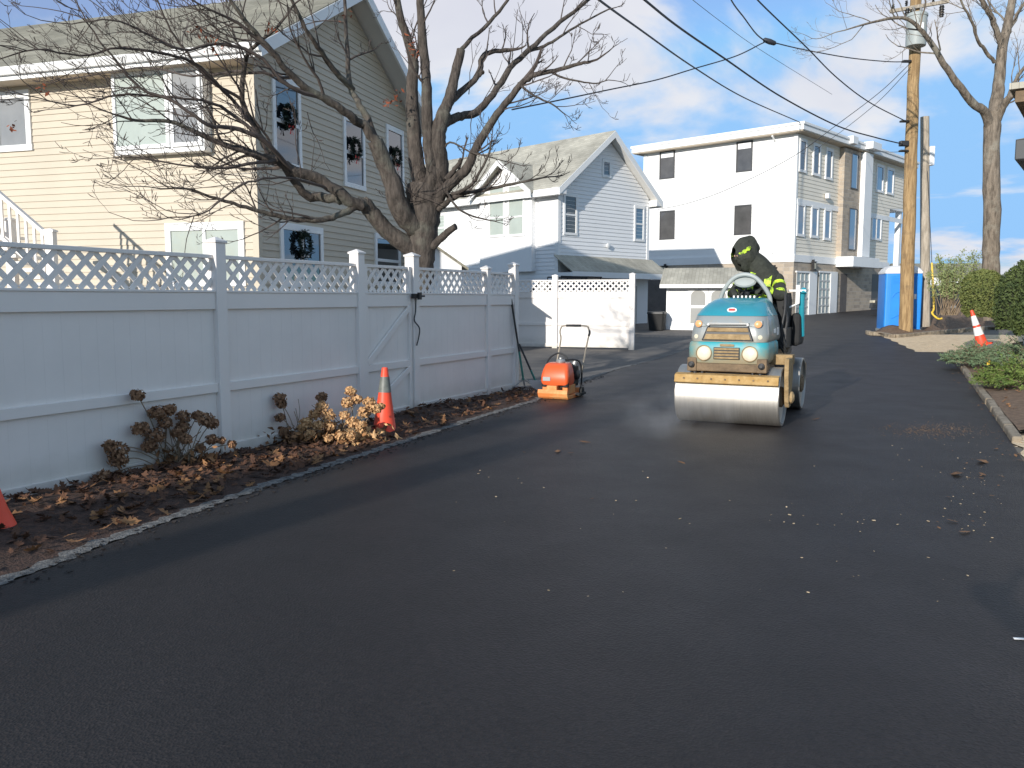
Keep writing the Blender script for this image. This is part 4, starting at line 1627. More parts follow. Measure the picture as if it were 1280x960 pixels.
# ------------------------------------------------------------------ road roller
RO = at(917, HOR, 9.98)
RO.z = 0.012
RZ = FANG - PI / 2
roller = thing('road_roller', 'teal and grey ride-on road roller with muddy steel drums on fresh asphalt', 'roller', RO, RZ)
RD = 0.345
for yy, nm in ((0.0, 'front'), (1.78, 'rear')):
    b = MB()
    mx = Matrix.Translation((0, yy, RD)) @ rot_to((1, 0, 0))
    b.lathe([(0.20, -0.585), (RD - 0.03, -0.60), (RD - 0.006, -0.60), (RD, -0.592), (RD, 0.592), (RD - 0.006, 0.60), (RD - 0.03, 0.60), (RD - 0.035, 0.57), (0.20, 0.55)], 72, mx)
    dr = b.build('drum', M['drum'] if nm == 'front' else M['drum'], roller, smooth=35)
    b = MB()
    for sx in (-1, 1):
        b.lathe([(0.001, 0.0), (0.12, 0.0), (0.12, 0.03), (0.07, 0.05), (0.001, 0.05)], 20, Matrix.Translation((sx * 0.562, yy, RD)) @ rot_to((sx, 0, 0)))
        for k in range(6):
            a = k * PI / 3
            b.lathe([(0.001, 0), (0.013, 0), (0.013, 0.045), (0.001, 0.045)], 6, Matrix.Translation((sx * 0.562, yy + 0.095 * math.cos(a), RD + 0.095 * math.sin(a))) @ rot_to((sx, 0, 0)))
    b.build('hub', M['browniron'], dr, smooth=35)
    # fork arms on both sides
    for sx in ((1,) if nm == 'front' else (-1,)):
        b = MB()
        x0, x1 = sx * 0.625, sx * 0.675
        poly = [(yy - 0.10, 0.30), (yy - 0.05, 0.23), (yy + 0.07, 0.23), (yy + 0.14, 0.34), (yy + 0.20, 0.60), (yy + 0.20, 0.80), (yy - 0.16, 0.80), (yy - 0.17, 0.60)]
        if nm == 'rear':
            poly = [(2 * yy - p[0], p[1]) for p in poly]
        b.prism([(x0, p[0], p[1]) for p in poly], (x1 - x0, 0, 0))
        b.lathe([(0.001, 0), (0.07, 0), (0.07, 0.03), (0.03, 0.05), (0.001, 0.05)], 16, Matrix.Translation((x1, yy, RD)) @ rot_to((sx, 0, 0)))
        b.build('fork_arm', M['mud'] if nm == 'front' else M['browniron'], roller, bevel=0.008)
    # cross beam of the yoke behind / above the drum
    b = MB()
    b.box(-0.42 if nm == 'front' else -0.675, 0.675 if nm == 'front' else 0.42, yy + (0.12 if nm == 'front' else -0.30), yy + (0.30 if nm == 'front' else -0.12), 0.71, 0.83)
    b.build('yoke_beam', M['mud'] if nm == 'front' else M['browniron'], roller, bevel=0.012)
    # scraper bar
    sg = -1 if nm == 'front' else 1
    b = MB()
    ys_ = yy + sg * 0.335
    prof = [(ys_ + sg * 0.03, 0.500), (ys_ + sg * 0.045, 0.512), (ys_ + sg * 0.02, 0.600), (ys_ - sg * 0.07, 0.615), (ys_ - sg * 0.075, 0.600), (ys_ - sg * 0.005, 0.590), (ys_ + sg * 0.02, 0.50)]
    b.prism([(-0.595, p[0], p[1]) for p in prof], (1.19, 0, 0))
    sc_ = b.build('scraper_bar', M['rustmud'], roller, bevel=0.004)
    b = MB()
    for k in range(7):
        xx = -0.48 + 0.16 * k
        b.lathe([(0.001, 0), (0.012, 0), (0.012, 0.014), (0.001, 0.014)], 6, Matrix.Translation((xx, ys_ + sg * 0.031, 0.555)) @ rot_to((0, sg, 0.25)))
    b.build('bolt', M['browniron'], sc_)

# chassis
b = MB()
b.box(-0.42, 0.42, -0.10, 1.95, 0.735, 0.86)
b.box(-0.30, 0.30, 0.45, 1.30, 0.40, 0.735)
b.build('chassis', M['browniron'], roller, bevel=0.015)
# dirty beam across the front with pins
b = MB()
b.prism([(-0.46, -0.315, 0.675), (-0.43, -0.315, 0.640), (0.43, -0.315, 0.640), (0.46, -0.315, 0.675), (0.46, -0.315, 0.735), (-0.46, -0.315, 0.735)], (0, 0.22, 0))
for sx in (-1, 1):
    b.box(sx * 0.40 - 0.055, sx * 0.40 + 0.055, -0.335, -0.19, 0.64, 0.80)
fb = b.build('front_beam', M['browniron'], roller, bevel=0.012)
b = MB()
for sx in (-1, 1):
    b.lathe([(0.001, 0), (0.036, 0), (0.036, 0.035), (0.018, 0.042), (0.018, 0.055), (0.001, 0.055)], 14, Matrix.Translation((sx * 0.40, -0.33, 0.72)) @ rot_to((0, -1, 0)))
    b.lathe([(0.001, 0), (0.03, 0), (0.03, 0.10), (0.001, 0.10)], 10, Matrix.Translation((sx * 0.375, -0.26, 0.55)))
    b.lathe([(0.001, 0), (0.02, 0), (0.02, 0.10), (0.001, 0.10)], 10, Matrix.Translation((sx * 0.29, -0.26, 0.57)))
b.build('beam_pin', M['black'], fb, smooth=35)


def rsec(hw, y0, y1, r, z):
    return rrect(hw, y0, y1, r, z, 5)


# lower front body (teal bumper with lights)
b = MB()
b.stack([rsec(0.435, -0.30, 0.55, 0.10, 0.738), rsec(0.46, -0.315, 0.55, 0.11, 0.78), rsec(0.462, -0.32, 0.55, 0.11, 0.90), rsec(0.455, -0.315, 0.55, 0.11, 0.965), rsec(0.44, -0.30, 0.55, 0.11, 0.985)])
bump = b.build('bumper', M['teal_dirty'], roller, smooth=40)
for sx in (-1, 1):
    b = MB()
    mx = Matrix.Translation((sx * 0.262, -0.315, 0.855)) @ rot_to((0, -1, 0.03))
    b.lathe([(0.086, -0.05), (0.092, 0.0), (0.092, 0.014), (0.084, 0.020), (0.083, 0.006)], 28, mx, cap=False)
    w = b.build('work_light', M['mud'], roller, smooth=35)
    b = MB()
    b.lathe([(0.083, -0.01), (0.083, 0.004), (0.07, 0.014), (0.04, 0.021), (0.001, 0.024)], 28, mx)
    b.build('lens', M['lamp_cream'], w, smooth=True)
b = MB()
b.box(-0.150, 0.150, -0.330, -0.316, 0.785, 0.925)
gr = b.build('lower_grille', M['black'], roller, bevel=0.004)
b = MB()
for k in range(4):
    z = 0.793 + k * 0.034
    b.box(-0.14, 0.14, -0.342, -0.3305, z, z + 0.021)
b.box(-0.075, 0.085, -0.334, -0.325, 0.937, 0.962)
b.build('grille_slat', M['mud'], gr, bevel=0.003)
# grey cowl
b = MB()
b.stack([rsec(0.435, -0.285, 0.80, 0.12, 0.987), rsec(0.448, -0.29, 0.80, 0.13, 1.03), rsec(0.44, -0.275, 0.80, 0.14, 1.13), rsec(0.425, -0.25, 0.80, 0.15, 1.22), rsec(0.408, -0.215, 0.80, 0.16, 1.285)])
b.build('cowl', M['cowl'], roller, smooth=40)
b = MB()
b.stack([[Vector(p) for p in ((-0.30, -0.30, 1.00), (0.30, -0.30, 1.00), (0.24, -0.277, 1.165), (-0.24, -0.277, 1.165))],
         [Vector(p) for p in ((-0.285, -0.312, 1.005), (0.285, -0.312, 1.005), (0.232, -0.29, 1.158), (-0.232, -0.29, 1.158))]])
gr = b.build('upper_grille', M['black'], roller, bevel=0.004)
b = MB()
for (za, zb, xa, xb) in ((1.015, 1.078, 0.268, 0.245), (1.105, 1.150, 0.242, 0.226)):
    ya, yb = -0.309 - 0.0, -0.309 + (zb - 1.0) * 0.14
    ya = -0.313 + (za - 1.0) * 0.14
    yb = -0.313 + (zb - 1.0) * 0.14
    b.stack([[Vector(p) for p in ((-xa, ya, za), (xa, ya, za), (xb, yb, zb), (-xb, yb, zb))],
             [Vector(p) for p in ((-xa, ya - 0.014, za), (xa, ya - 0.014, za), (xb, yb - 0.014, zb), (-xb, yb - 0.014, zb))]])
b.build('grille_slat', M['mud'], gr, bevel=0.004)
b = MB()
b.prism([(-0.24, -0.30, 1.205), (0.24, -0.30, 1.205), (0.22, -0.295, 1.18), (-0.22, -0.295, 1.18)], (0, 0.12, 0))
b.build('chrome_lip', M['steel'], roller, bevel=0.004)
for sx in (-1, 1):
    b = MB()
    pts = [(0.245, 1.170), (0.345, 1.158), (0.385, 1.185), (0.38, 1.235), (0.325, 1.225)]
    b.prism([(sx * p[0], -0.285 + 0.28 * max(0, p[0] - 0.30) ** 1.0 + 0.10 * (p[1] - 1.17), p[1]) for p in pts], (0, 0.06, 0))
    h = b.build('headlight', M['greymetal'], roller, bevel=0.004)
    b = MB()
    b.lathe([(0.001, 0.0), (0.043, 0.0), (0.040, 0.016), (0.02, 0.026), (0.001, 0.028)], 18, Matrix.Translation((sx * 0.338, -0.272, 1.192)) @ rot_to((sx * 0.25, -1, 0.15)))
    b.build('lens', M['lamp_orange'], h, smooth=True)
    b = MB()
    b.lathe([(0.001, 0.0), (0.026, 0.0), (0.026, 0.014), (0.001, 0.018)], 14, Matrix.Translation((sx * 0.362, -0.270, 1.045)) @ rot_to((sx * 0.4, -1, 0)))
    b.build('marker_light', M['lamp_cream'], roller, smooth=40)
    b = MB()
    b.lathe([(0.001, 0.0), (0.014, 0.0), (0.014, 0.012), (0.001, 0.014)], 10, Matrix.Translation((sx * 0.225, -0.292, 1.182)) @ rot_to((0, -1, 0)))
    b.build('cowl_screw', M['steel'], roller)
# teal hood
b = MB()
b.stack([rsec(0.412, -0.222, 0.80, 0.16, 1.287), rsec(0.400, -0.19, 0.80, 0.17, 1.315), rsec(0.375, -0.08, 0.79, 0.18, 1.375), rsec(0.345, 0.08, 0.78, 0.17, 1.430),
         rsec(0.315, 0.27, 0.77, 0.15, 1.470), rsec(0.285, 0.42, 0.76, 0.12, 1.490), rsec(0.22, 0.52, 0.74, 0.08, 1.498)])
b.build('hood', M['teal'], roller, smooth=50)
b = MB()
mx = Matrix.Translation((0.015, -0.150, 1.352)) @ Matrix.Rotation(math.radians(58), 4, 'X') @ Matrix.Diagonal((1.0, 0.55, 1, 1))
b.lathe([(0.001, -0.01), (0.058, -0.01), (0.056, 0.006), (0.001, 0.008)], 24, mx)
bd = b.build('badge', M['white'], roller, smooth=40)
b = MB()
b.box(-0.036, 0.036, -0.024, 0.024, 0.0075, 0.0105, Matrix.Translation((0.015, -0.150, 1.352)) @ Matrix.Rotation(math.radians(58), 4, 'X') @ Matrix.Diagonal((1.0, 0.62, 1, 1)))
b.build('badge_mark', M['red'], bd)
# vents between hood and console
b = MB()
for k in range(6):
    x = -0.13 + k * 0.05
    b.box(x, x + 0.026, 0.60, 0.68, 1.495, 1.525)
b.build('hood_vent', M['steel'], roller, bevel=0.004)
# tubular arch with console in its top
b = MB()
arch = catmull([(-0.31, 0.74, 1.33), (-0.30, 0.72, 1.50), (-0.235, 0.68, 1.63), (-0.13, 0.66, 1.745), (0.0, 0.655, 1.785), (0.13, 0.66, 1.745), (0.235, 0.68, 1.63), (0.30, 0.72, 1.50), (0.31, 0.74, 1.33)], 5)
b.tube(arch, 0.027, 10)
ar = b.build('guard_tube', M['greymetal'], roller, smooth=50)
b = MB()
mx = Matrix.Translation((0.0, 0.685, 1.70)) @ Matrix.Rotation(math.radians(62), 4, 'X')
b.lathe([(0.001, -0.03), (0.13, -0.03), (0.14, 0.0), (0.12, 0.02), (0.001, 0.03)], 24, mx @ Matrix.Diagonal((1, 0.6, 1, 1)))
b.build('console', M['greymetal'], roller, smooth=40)
b = MB()
b.tube([(0, 0.75, 1.35), (0, 0.86, 1.56)], 0.035, 10)
b.build('steering_column', M['black'], roller, smooth=40)
b = MB()
ring = [Vector((0.19 * math.cos(a), 0.86 + 0.17 * math.sin(a), 1.57 + 0.09 * math.sin(a))) for a in np.linspace(0, 2 * PI, 29)]
b.tube(ring, 0.016, 8, cap=False)
for k in range(3):
    a = k * 2 * PI / 3 + 0.5
    b.tube([(0, 0.86, 1.56), (0.19 * math.cos(a), 0.86 + 0.17 * math.sin(a), 1.57 + 0.09 * math.sin(a))], 0.011, 6)
b.build('steering_wheel', M['black'], roller, smooth=50)
# hydraulic hoses and grab rails down the right side, warning decals
b = MB()
for k in range(3):
    b.tube(catmull([(0.44 + 0.02 * k, 0.70, 0.90 + 0.05 * k), (0.54, 0.55, 0.80 + 0.05 * k), (0.58 + 0.02 * k, 0.35, 0.84 + 0.03 * k), (0.60, 0.22, 0.80)], 5), 0.013, 7)
b.build('hydraulic_hose', M['rubber'], roller, smooth=50)
b = MB()
for (x, y, z, w_, h_) in ((0.447, 0.15, 1.08, 0.16, 0.05), (0.447, 0.42, 1.05, 0.09, 0.09)):
    b.box(x - 0.002, x + 0.004, y, y + w_, z, z + h_)
b.build('side_decal', M['white'], roller)
# operator's platform, seat, rear body
b = MB()
b.box(-0.50, 0.50, 0.80, 1.30, 0.86, 0.90)
b.box(-0.50, 0.50, 1.30, 2.05, 0.862, 1.12)
b.build('platform', M['black'], roller, bevel=0.02)
b = MB()
b.stack([rrect(0.26, 1.02, 1.50, 0.06, 1.125), rrect(0.27, 1.0, 1.52, 0.07, 1.20), rrect(0.26, 1.02, 1.50, 0.07, 1.27)])
se = b.build('seat', M['rubber'], roller, smooth=40)
b = MB()
b.stack([[Vector((p.x, 1.47 + (p.y) * 1 + k * 0.04, 1.25 + k * 0.2)) for p in rrect(0.27 - 0.012 * k * k, -0.05, 0.05, 0.04, 0)] for k in range(3)])
b.build('backrest', M['rubber'], roller, smooth=40)
b = MB()
b.stack([rrect(0.07, 0.0, 0.5, 0.03, 1.10), rrect(0.07, 0.0, 0.5, 0.03, 1.46), rrect(0.06, 0.05, 0.45, 0.03, 1.56)])
for v_i in range(len(b.v)):
    p = b.v[v_i]
    b.v[v_i] = (p[0] + 0.40, p[1] + 1.0, p[2])
b.build('side_console', M['rubber'], roller, smooth=40)
b = MB()
b.box(0.36, 0.50, 0.82, 1.32, 0.88, 1.12)
b.tube(catmull([(0.43, 0.84, 1.1), (0.46, 0.9, 1.35), (0.44, 1.0, 1.62)], 4), 0.02, 8)
b.tube(catmull([(0.47, 0.82, 1.0), (0.49, 0.9, 1.25), (0.40, 1.05, 1.42)], 4), 0.018, 8)
b.build('control_box', M['black'], roller, bevel=0.015)
# folded teal rollbar at the right side with white bracket
b = MB()
b.tube(catmull([(0.60, 1.50, 1.00), (0.60, 1.42, 1.25), (0.605, 1.36, 1.50), (0.625, 1.33, 1.60), (0.63, 1.30, 1.55)], 4), 0.036, 10)
b.build('rollbar', M['teal'], roller, smooth=50)
b = MB()
b.box(0.535, 0.585, 1.27, 1.31, 1.42, 1.66)
b.box(0.44, 0.66, 1.28, 1.30, 1.575, 1.60)
b.tube([(0.56, 1.29, 1.42), (0.44, 1.22, 1.36)], 0.012, 6)
b.build('rollbar_bracket', M['white'], roller, bevel=0.004)
b = MB()
b.box(0.48, 0.60, 1.30, 1.75, 0.87, 1.30)
b.build('fuel_tank', M['rubber'], roller, bevel=0.05)


# ------------------------------------------------------------------ people
def ball(mb, c, r, seg=14, rings=9, mtx=None):
    c = Vector(c)
    rr = Vector((r, r, r)) if not isinstance(r, (tuple, list, Vector)) else Vector(r)
    prof = []
    vs = []
    for i in range(rings + 1):
        th = PI * i / rings
        for k in range(seg):
            a = 2 * PI * k / seg
            p = Vector((rr.x * math.sin(th) * math.cos(a), rr.y * math.sin(th) * math.sin(a), rr.z * math.cos(th)))
            if mtx is not None:
                p = mtx @ p
            vs.append(c + p)
    fs = []
    for i in range(rings):
        for k in range(seg):
            k2 = (k + 1) % seg
            fs.append((i * seg + k, (i + 1) * seg + k, (i + 1) * seg + k2, i * seg + k2))
    mb.add(vs, fs)


def limb(mb, pts, rs, n=5):
    p = catmull(pts, n)
    m = len(p)
    r = [float(np.interp(i / (m - 1), np.linspace(0, 1, len(rs)), rs)) for i in range(m)]
    mb.tube(p, r, 12)
    ball(mb, p[0], r[0])
    ball(mb, p[-1], r[-1])


def hand(mb, wrist, dirv, palm_n, size=0.18, curl=0.9, side=1):
    d = Vector(dirv).normalized()
    nrm = Vector(palm_n)
    nrm = (nrm - d * nrm.dot(d)).normalized()
    s = d.cross(nrm) * side
    w = Vector(wrist)
    mtx = Matrix((s, d, nrm)).transposed()
    ball(mb, w + d * size * 0.25, (0.042, 0.052, 0.018), mtx=mtx)
    for k, (off, ln) in enumerate(((-0.031, 0.40), (-0.011, 0.45), (0.011, 0.42), (0.031, 0.33))):
        L = size * ln
        a = w + d * size * 0.47 + s * off
        q1 = a + (d * math.cos(curl * 0.4) + nrm * math.sin(curl * 0.4)) * L * 0.42
        q2 = q1 + (d * math.cos(curl) + nrm * math.sin(curl)) * L * 0.32
        q3 = q2 + (d * math.cos(curl * 1.6) + nrm * math.sin(curl * 1.6)) * L * 0.26
        limb(mb, [a - d * 0.03, q1, q2, q3], [0.0105, 0.010, 0.009, 0.008], 2)
    a = w + d * size * 0.12 - s * 0.036
    t1 = a + (d * 0.6 - s * 0.75 + nrm * 0.35).normalized() * size * 0.2
    t2 = t1 + (d * 0.85 - s * 0.2 + nrm * 0.5).normalized() * size * 0.17
    limb(mb, [a, t1, t2], [0.013, 0.0115, 0.009], 3)


def remeshed(mb, name, m, parent, vox=0.012, it=4):
    o = mb.build(name, m, parent, smooth=True)
    r = o.modifiers.new('Remesh', 'REMESH')
    r.mode = 'VOXEL'
    r.voxel_size = vox
    r.use_smooth_shade = True
    s = o.modifiers.new('Smooth', 'SMOOTH')
    s.factor = 0.5
    s.iterations = it
    return o


def band(mb, c, axis, r, w, t=0.006, seg=20):
    """a reflective band: short open cylinder round an axis"""
    mb.lathe([(r, -w / 2), (r + t, -w / 2), (r + t, w / 2), (r, w / 2)], seg, Matrix.Translation(Vector(c)) @ rot_to(axis), cap=False)


def operator():
    p = thing('person', 'person in dark hooded jacket with yellow-green stripes driving the road roller', 'person', RO, RZ)
    body = MB()
    pel, ch, sh = Vector((0.15, 1.26, 1.37)), Vector((0.14, 1.20, 1.60)), Vector((0.11, 1.13, 1.76))
    limb(body, [pel, ch, sh], [0.165, 0.175, 0.14])
    ball(body, ch + Vector((0, 0, 0.03)), (0.215, 0.15, 0.20))
    ball(body, pel, (0.19, 0.16, 0.13))
    rs, ls = Vector((0.315, 1.16, 1.725)), Vector((-0.095, 1.08, 1.715))
    limb(body, [ls, sh, rs], [0.085, 0.10, 0.092])
    # right arm of the picture: elbow out, hand to the wheel
    limb(body, [rs, (0.39, 1.02, 1.56), (0.375, 0.98, 1.53), (0.20, 0.84, 1.60)], [0.085, 0.072, 0.07, 0.05])
    limb(body, [ls, (-0.20, 0.98, 1.55), (-0.20, 0.96, 1.53), (-0.165, 0.80, 1.57)], [0.08, 0.07, 0.068, 0.05])
    hand(body, (0.20, 0.83, 1.605), (-0.45, -0.9, -0.1), (0, -0.2, -1), side=1)
    hand(body, (-0.165, 0.79, 1.575), (0.35, -0.9, -0.1), (0, -0.2, -1), side=-1)
    # legs, sitting
    for sx in (-1, 1):
        hx = 0.15 + sx * 0.10
        kx = 0.13 + sx * 0.15
        limb(body, [(hx, 1.22, 1.35), (kx, 0.98, 1.34), (kx, 0.88, 1.30)], [0.10, 0.085, 0.075])
        limb(body, [(kx, 0.88, 1.30), (kx, 0.89, 1.10), (kx, 0.92, 0.99)], [0.072, 0.062, 0.055])
        limb(body, [(kx, 0.95, 0.945), (kx, 0.84, 0.935)], [0.045, 0.042])
    # neck and head turned down to the left of the picture
    hd = Vector((-0.105, 1.03, 2.05))
    limb(body, [sh, sh.lerp(hd, 0.5), hd], [0.085, 0.075, 0.07])
    fd = Vector((-0.72, -0.58, -0.38)).normalized()
    rt = fd.cross(Vector((0, 0, 1))).normalized()
    up = rt.cross(fd).normalized()
    mtx = Matrix((rt, fd, up)).transposed()
    ball(body, hd, (0.080, 0.098, 0.118), mtx=mtx)
    ball(body, hd + fd * 0.045 - up * 0.065, (0.055, 0.058, 0.06), mtx=mtx)
    limb(body, [hd + fd * 0.092 + up * 0.012, hd + fd * 0.115 - up * 0.028], [0.012, 0.018], 3)
    ball(body, hd + fd * 0.093 - up * 0.062, (0.028, 0.012, 0.012), mtx=mtx)
    for s in (-1, 1):
        ball(body, hd + rt * s * 0.083 - up * 0.005, (0.012, 0.022, 0.034), mtx=mtx)
    bo = remeshed(body, 'body', M['jacket'], p, 0.0105, 3)
    # skin-coloured eyes; the head itself keeps the dark jacket colour
    b = MB()
    for s in (-1, 1):
        ball(b, hd + fd * 0.088 + rt * s * 0.033 + up * 0.018, 0.014, 10, 6)
    b.build('eye', M['skin'], bo, smooth=True)
    # hood: shell with an opening in the face direction
    b = MB()
    seg, rings = 36, 22
    axis = fd
    vs, fs = [], []
    m3 = Matrix((rt, -up, fd)).transposed()     # z axis of the shell looks out of the face
    for lay in range(2):
        for i in range(rings + 1):
            th = math.radians(44) + (PI - math.radians(44)) * i / rings
            for k in range(seg):
                a = 2 * PI * k / seg
                q = Vector((0.150 * math.sin(th) * math.cos(a), 0.205 * math.sin(th) * math.sin(a), 0.188 * math.cos(th)))
                q.z -= 0.02
                q.y -= 0.05 * max(0, math.cos(a + PI / 2)) ** 2 * math.sin(th)
                q *= (1.0 + 0.045 * math.sin(5 * a + 3 * th) + 0.03 * math.sin(9 * th + 2 * a)) * (1 - 0.05 * lay)
                w = m3 @ q
                pk = max(0, (w.z - 0.06) / 0.15)
                w += Vector((0.05, 0.045, 0.02)) * pk
                vs.append(hd + w + Vector((0.01, 0.02, -0.035)))
    R_ = rings + 1
    for lay in range(2):
        o_ = lay * R_ * seg
        for i in range(rings):
            for k in range(seg):
                k2 = (k + 1) % seg
                fs.append((o_ + i * seg + k, o_ + (i + 1) * seg + k, o_ + (i + 1) * seg + k2, o_ + i * seg + k2))
    for k in range(seg):
        k2 = (k + 1) % seg
        fs.append((k, k2, R_ * seg + k2, R_ * seg + k))
    b.add(vs, fs)
    hood = b.build('hood', M['jacket'], p, smooth=60)
    # drape from the hood to the shoulders
    b = MB()
    limb(b, [hd + Vector((0.06, 0.06, -0.04)), hd.lerp(sh, 0.5) + Vector((0.06, 0.05, 0.0)), sh + Vector((0.07, 0.04, -0.02))], [0.13, 0.155, 0.175])
    b.build('hood_drape', M['jacket'], p, smooth=True)
    # stripes
    b = MB()
    for sg in (-1, 1):
        b = MB()
        pts = [hd + fd * (math.cos(a) * 0.177 - 0.02) + rt * (math.sin(a) * 0.150 * sg) + up * (0.045 + 0.04 * (a - 0.7)) + Vector((0.01, 0.02, -0.01)) for a in np.linspace(0.72, 1.75, 12)]
        for i in range(len(pts) - 1):
            b.bar(pts[i], pts[i + 1], 0.014, 0.036 + 0.014 * math.sin(i * 1.7), up=up)
        b.build('hood_stripe', M['hivis_worn'], p)

    def ribbon(pts, w, outdir, m='hivis_worn', nm='jacket_stripe'):
        bb = MB()
        c = catmull(pts, 6)
        for i in range(len(c) - 1):
            bb.bar(c[i], c[i + 1] + (c[i + 1] - c[i]) * 0.15, w, 0.012, up=outdir)
        bb.build(nm, M[m], p)
    # over the shoulders
    ribbon([(0.02, 0.935, 1.60), (0.02, 0.955, 1.72), (0.05, 1.03, 1.835), (0.09, 1.15, 1.875), (0.11, 1.25, 1.82)], 0.075, (0, -0.7, 0.7))
    ribbon([(0.22, 0.985, 1.60), (0.225, 1.00, 1.72), (0.235, 1.08, 1.825), (0.25, 1.15, 1.845), (0.25, 1.25, 1.79)], 0.085, (0, -0.7, 0.7))
    for bc, ax, br_, bw in (((0.345, 1.10, 1.655), (0.075, -0.14, -0.165), 0.082, 0.05), ((0.385, 1.01, 1.555), (0.02, -0.3, -0.3), 0.074, 0.045),
                            ((0.26, 0.885, 1.575), (-0.17, -0.14, 0.07), 0.061, 0.045), ((-0.14, 1.035, 1.645), (-0.105, -0.1, -0.165), 0.077, 0.05),
                            ((-0.19, 0.90, 1.545), (0.03, -0.16, 0.04), 0.064, 0.045)):
        b = MB()
        band(b, bc, ax, br_, bw)
        b.build('sleeve_band', M['hivis_worn'], p, smooth=50)
    b = MB()
    band(b, (0.145, 1.225, 1.50), (0, 0.1, 1), 0.20, 0.05)
    for i in range(len(b.v)):
        q = b.v[i]
        b.v[i] = (0.145 + (q[0] - 0.145) * 1.03, 1.225 + (q[1] - 1.225) * 0.93, q[2])
    b.build('waist_band', M['hivis'], p, smooth=50)
    return p


operator()

# ------------------------------------------------------------------ plate compactor
CP = ground(692, 500)
comp = thing('plate_compactor', 'orange walk-behind plate compactor with tubular handle by the fence end', 'compactor', (CP.x, CP.y + 0.02, 0.014), RZ + math.radians(2))
b = MB()
prof = [(-0.06, 0.085), (-0.045, 0.14), (0.0, 0.135), (0.02, 0.05), (0.56, 0.05), (0.62, 0.12), (0.63, 0.12), (0.575, 0.0), (0.0, 0.0), (-0.035, 0.03)]
b.prism([(-0.235, p[0], p[1]) for p in prof], (0.47, 0, 0))
b.build('base_plate', M['orange_base'], comp, bevel=0.008)
b = MB()
b.box(-0.10, 0.06, -0.035, 0.1, 0.12, 0.20)
b.box(-0.20, -0.12, 0.05, 0.4, 0.06, 0.20)
b.box(0.12, 0.20, 0.05, 0.4, 0.06, 0.20)
b.build('front_bracket', M['orange_base'], comp, bevel=0.01)
b = MB()
for sx in (-0.165, 0.165):
    b.lathe([(0.001, 0), (0.05, 0), (0.05, 0.08), (0.001, 0.08)], 12, Matrix.Translation((sx, 0.07, 0.175)))
b.box(-0.18, 0.19, 0.10, 0.55, 0.16, 0.22)
b.build('shock_mount', M['rubber'], comp, smooth=35)
# orange hood
b = MB()
secs = [rrect(0.205, 0.02, 0.34, 0.05, 0.205), rrect(0.218, 0.0, 0.34, 0.05, 0.26), rrect(0.215, 0.005, 0.34, 0.055, 0.34), rrect(0.20, 0.035, 0.34, 0.06, 0.43), rrect(0.18, 0.085, 0.34, 0.06, 0.50), rrect(0.15, 0.13, 0.33, 0.05, 0.525)]
b.stack(secs)
hd_ = b.build('engine_hood', M['orange'], comp, smooth=50)
b = MB()
b.box(-0.17, -0.05, -0.012, 0.0, 0.265, 0.325)
b.build('sticker', M['greymetal'], hd_, bevel=0.004)
b = MB()
b.stack([rrect(0.20, 0.345, 0.58, 0.05, 0.20), rrect(0.20, 0.345, 0.58, 0.05, 0.46), rrect(0.15, 0.36, 0.55, 0.05, 0.50)])
b.lathe([(0.001, 0), (0.075, 0), (0.075, 0.02), (0.05, 0.04), (0.001, 0.05)], 18, Matrix.Translation((0.205, 0.44, 0.33)) @ rot_to((1, 0, 0)))
b.build('engine', M['black'], comp, smooth=35)
b = MB()
b.lathe([(0.001, 0), (0.07, 0), (0.075, 0.02), (0.06, 0.045), (0.03, 0.055), (0.028, 0.075), (0.001, 0.08)], 20, Matrix.Translation((0.02, 0.24, 0.525)))
b.lathe([(0.001, 0), (0.045, 0), (0.045, 0.07), (0.001, 0.08)], 14, Matrix.Translation((0.15, 0.46, 0.47)) @ rot_to((0.3, 0.2, 1)))
b.build('air_filter', M['steel'], comp, smooth=40)
b = MB()
b.tube(catmull([(-0.20, 0.15, 0.42), (-0.17, 0.26, 0.58), (-0.06, 0.34, 0.66), (0.05, 0.36, 0.62), (0.10, 0.36, 0.54)], 5), 0.013, 8)
b.tube(catmull([(0.06, 0.33, 0.56), (0.17, 0.42, 0.56), (0.23, 0.50, 0.52), (0.245, 0.55, 0.36), (0.24, 0.56, 0.15)], 5), 0.014, 8)
b.build('guard_bar', M['black'], comp, smooth=50)
b = MB()
hb = catmull([(-0.20, 0.54, 0.20), (-0.20, 0.66, 0.50), (-0.20, 0.80, 0.78), (-0.205, 0.84, 0.88), (-0.235, 0.88, 0.96), (-0.225, 0.91, 1.03), (-0.18, 0.92, 1.055), (0.0, 0.92, 1.06), (0.19, 0.92, 1.055), (0.235, 0.90, 1.01), (0.26, 0.87, 0.95), (0.245, 0.84, 0.86), (0.235, 0.66, 0.50), (0.235, 0.54, 0.12)], 4)
b.tube(hb, 0.0135, 8)
b.build('handle', M['greypole'], comp, smooth=50)
b = MB()
b.tube([hb[i] for i in range(25, 31)], 0.019, 8)
b.tube([hb[i] for i in range(38, 44)], 0.019, 8)
b.build('handle_grip', M['black'], comp, smooth=50)
b = MB()
b.lathe([(0.04, -0.02), (0.07, -0.02), (0.07, 0.02), (0.04, 0.02)], 16, Matrix.Translation((0.26, 0.52, 0.075)) @ rot_to((1, 0, 0)))
b.box(0.235, 0.30, 0.30, 0.60, 0.03, 0.06)
b.build('transport_wheel', M['rubber'], comp, smooth=40)


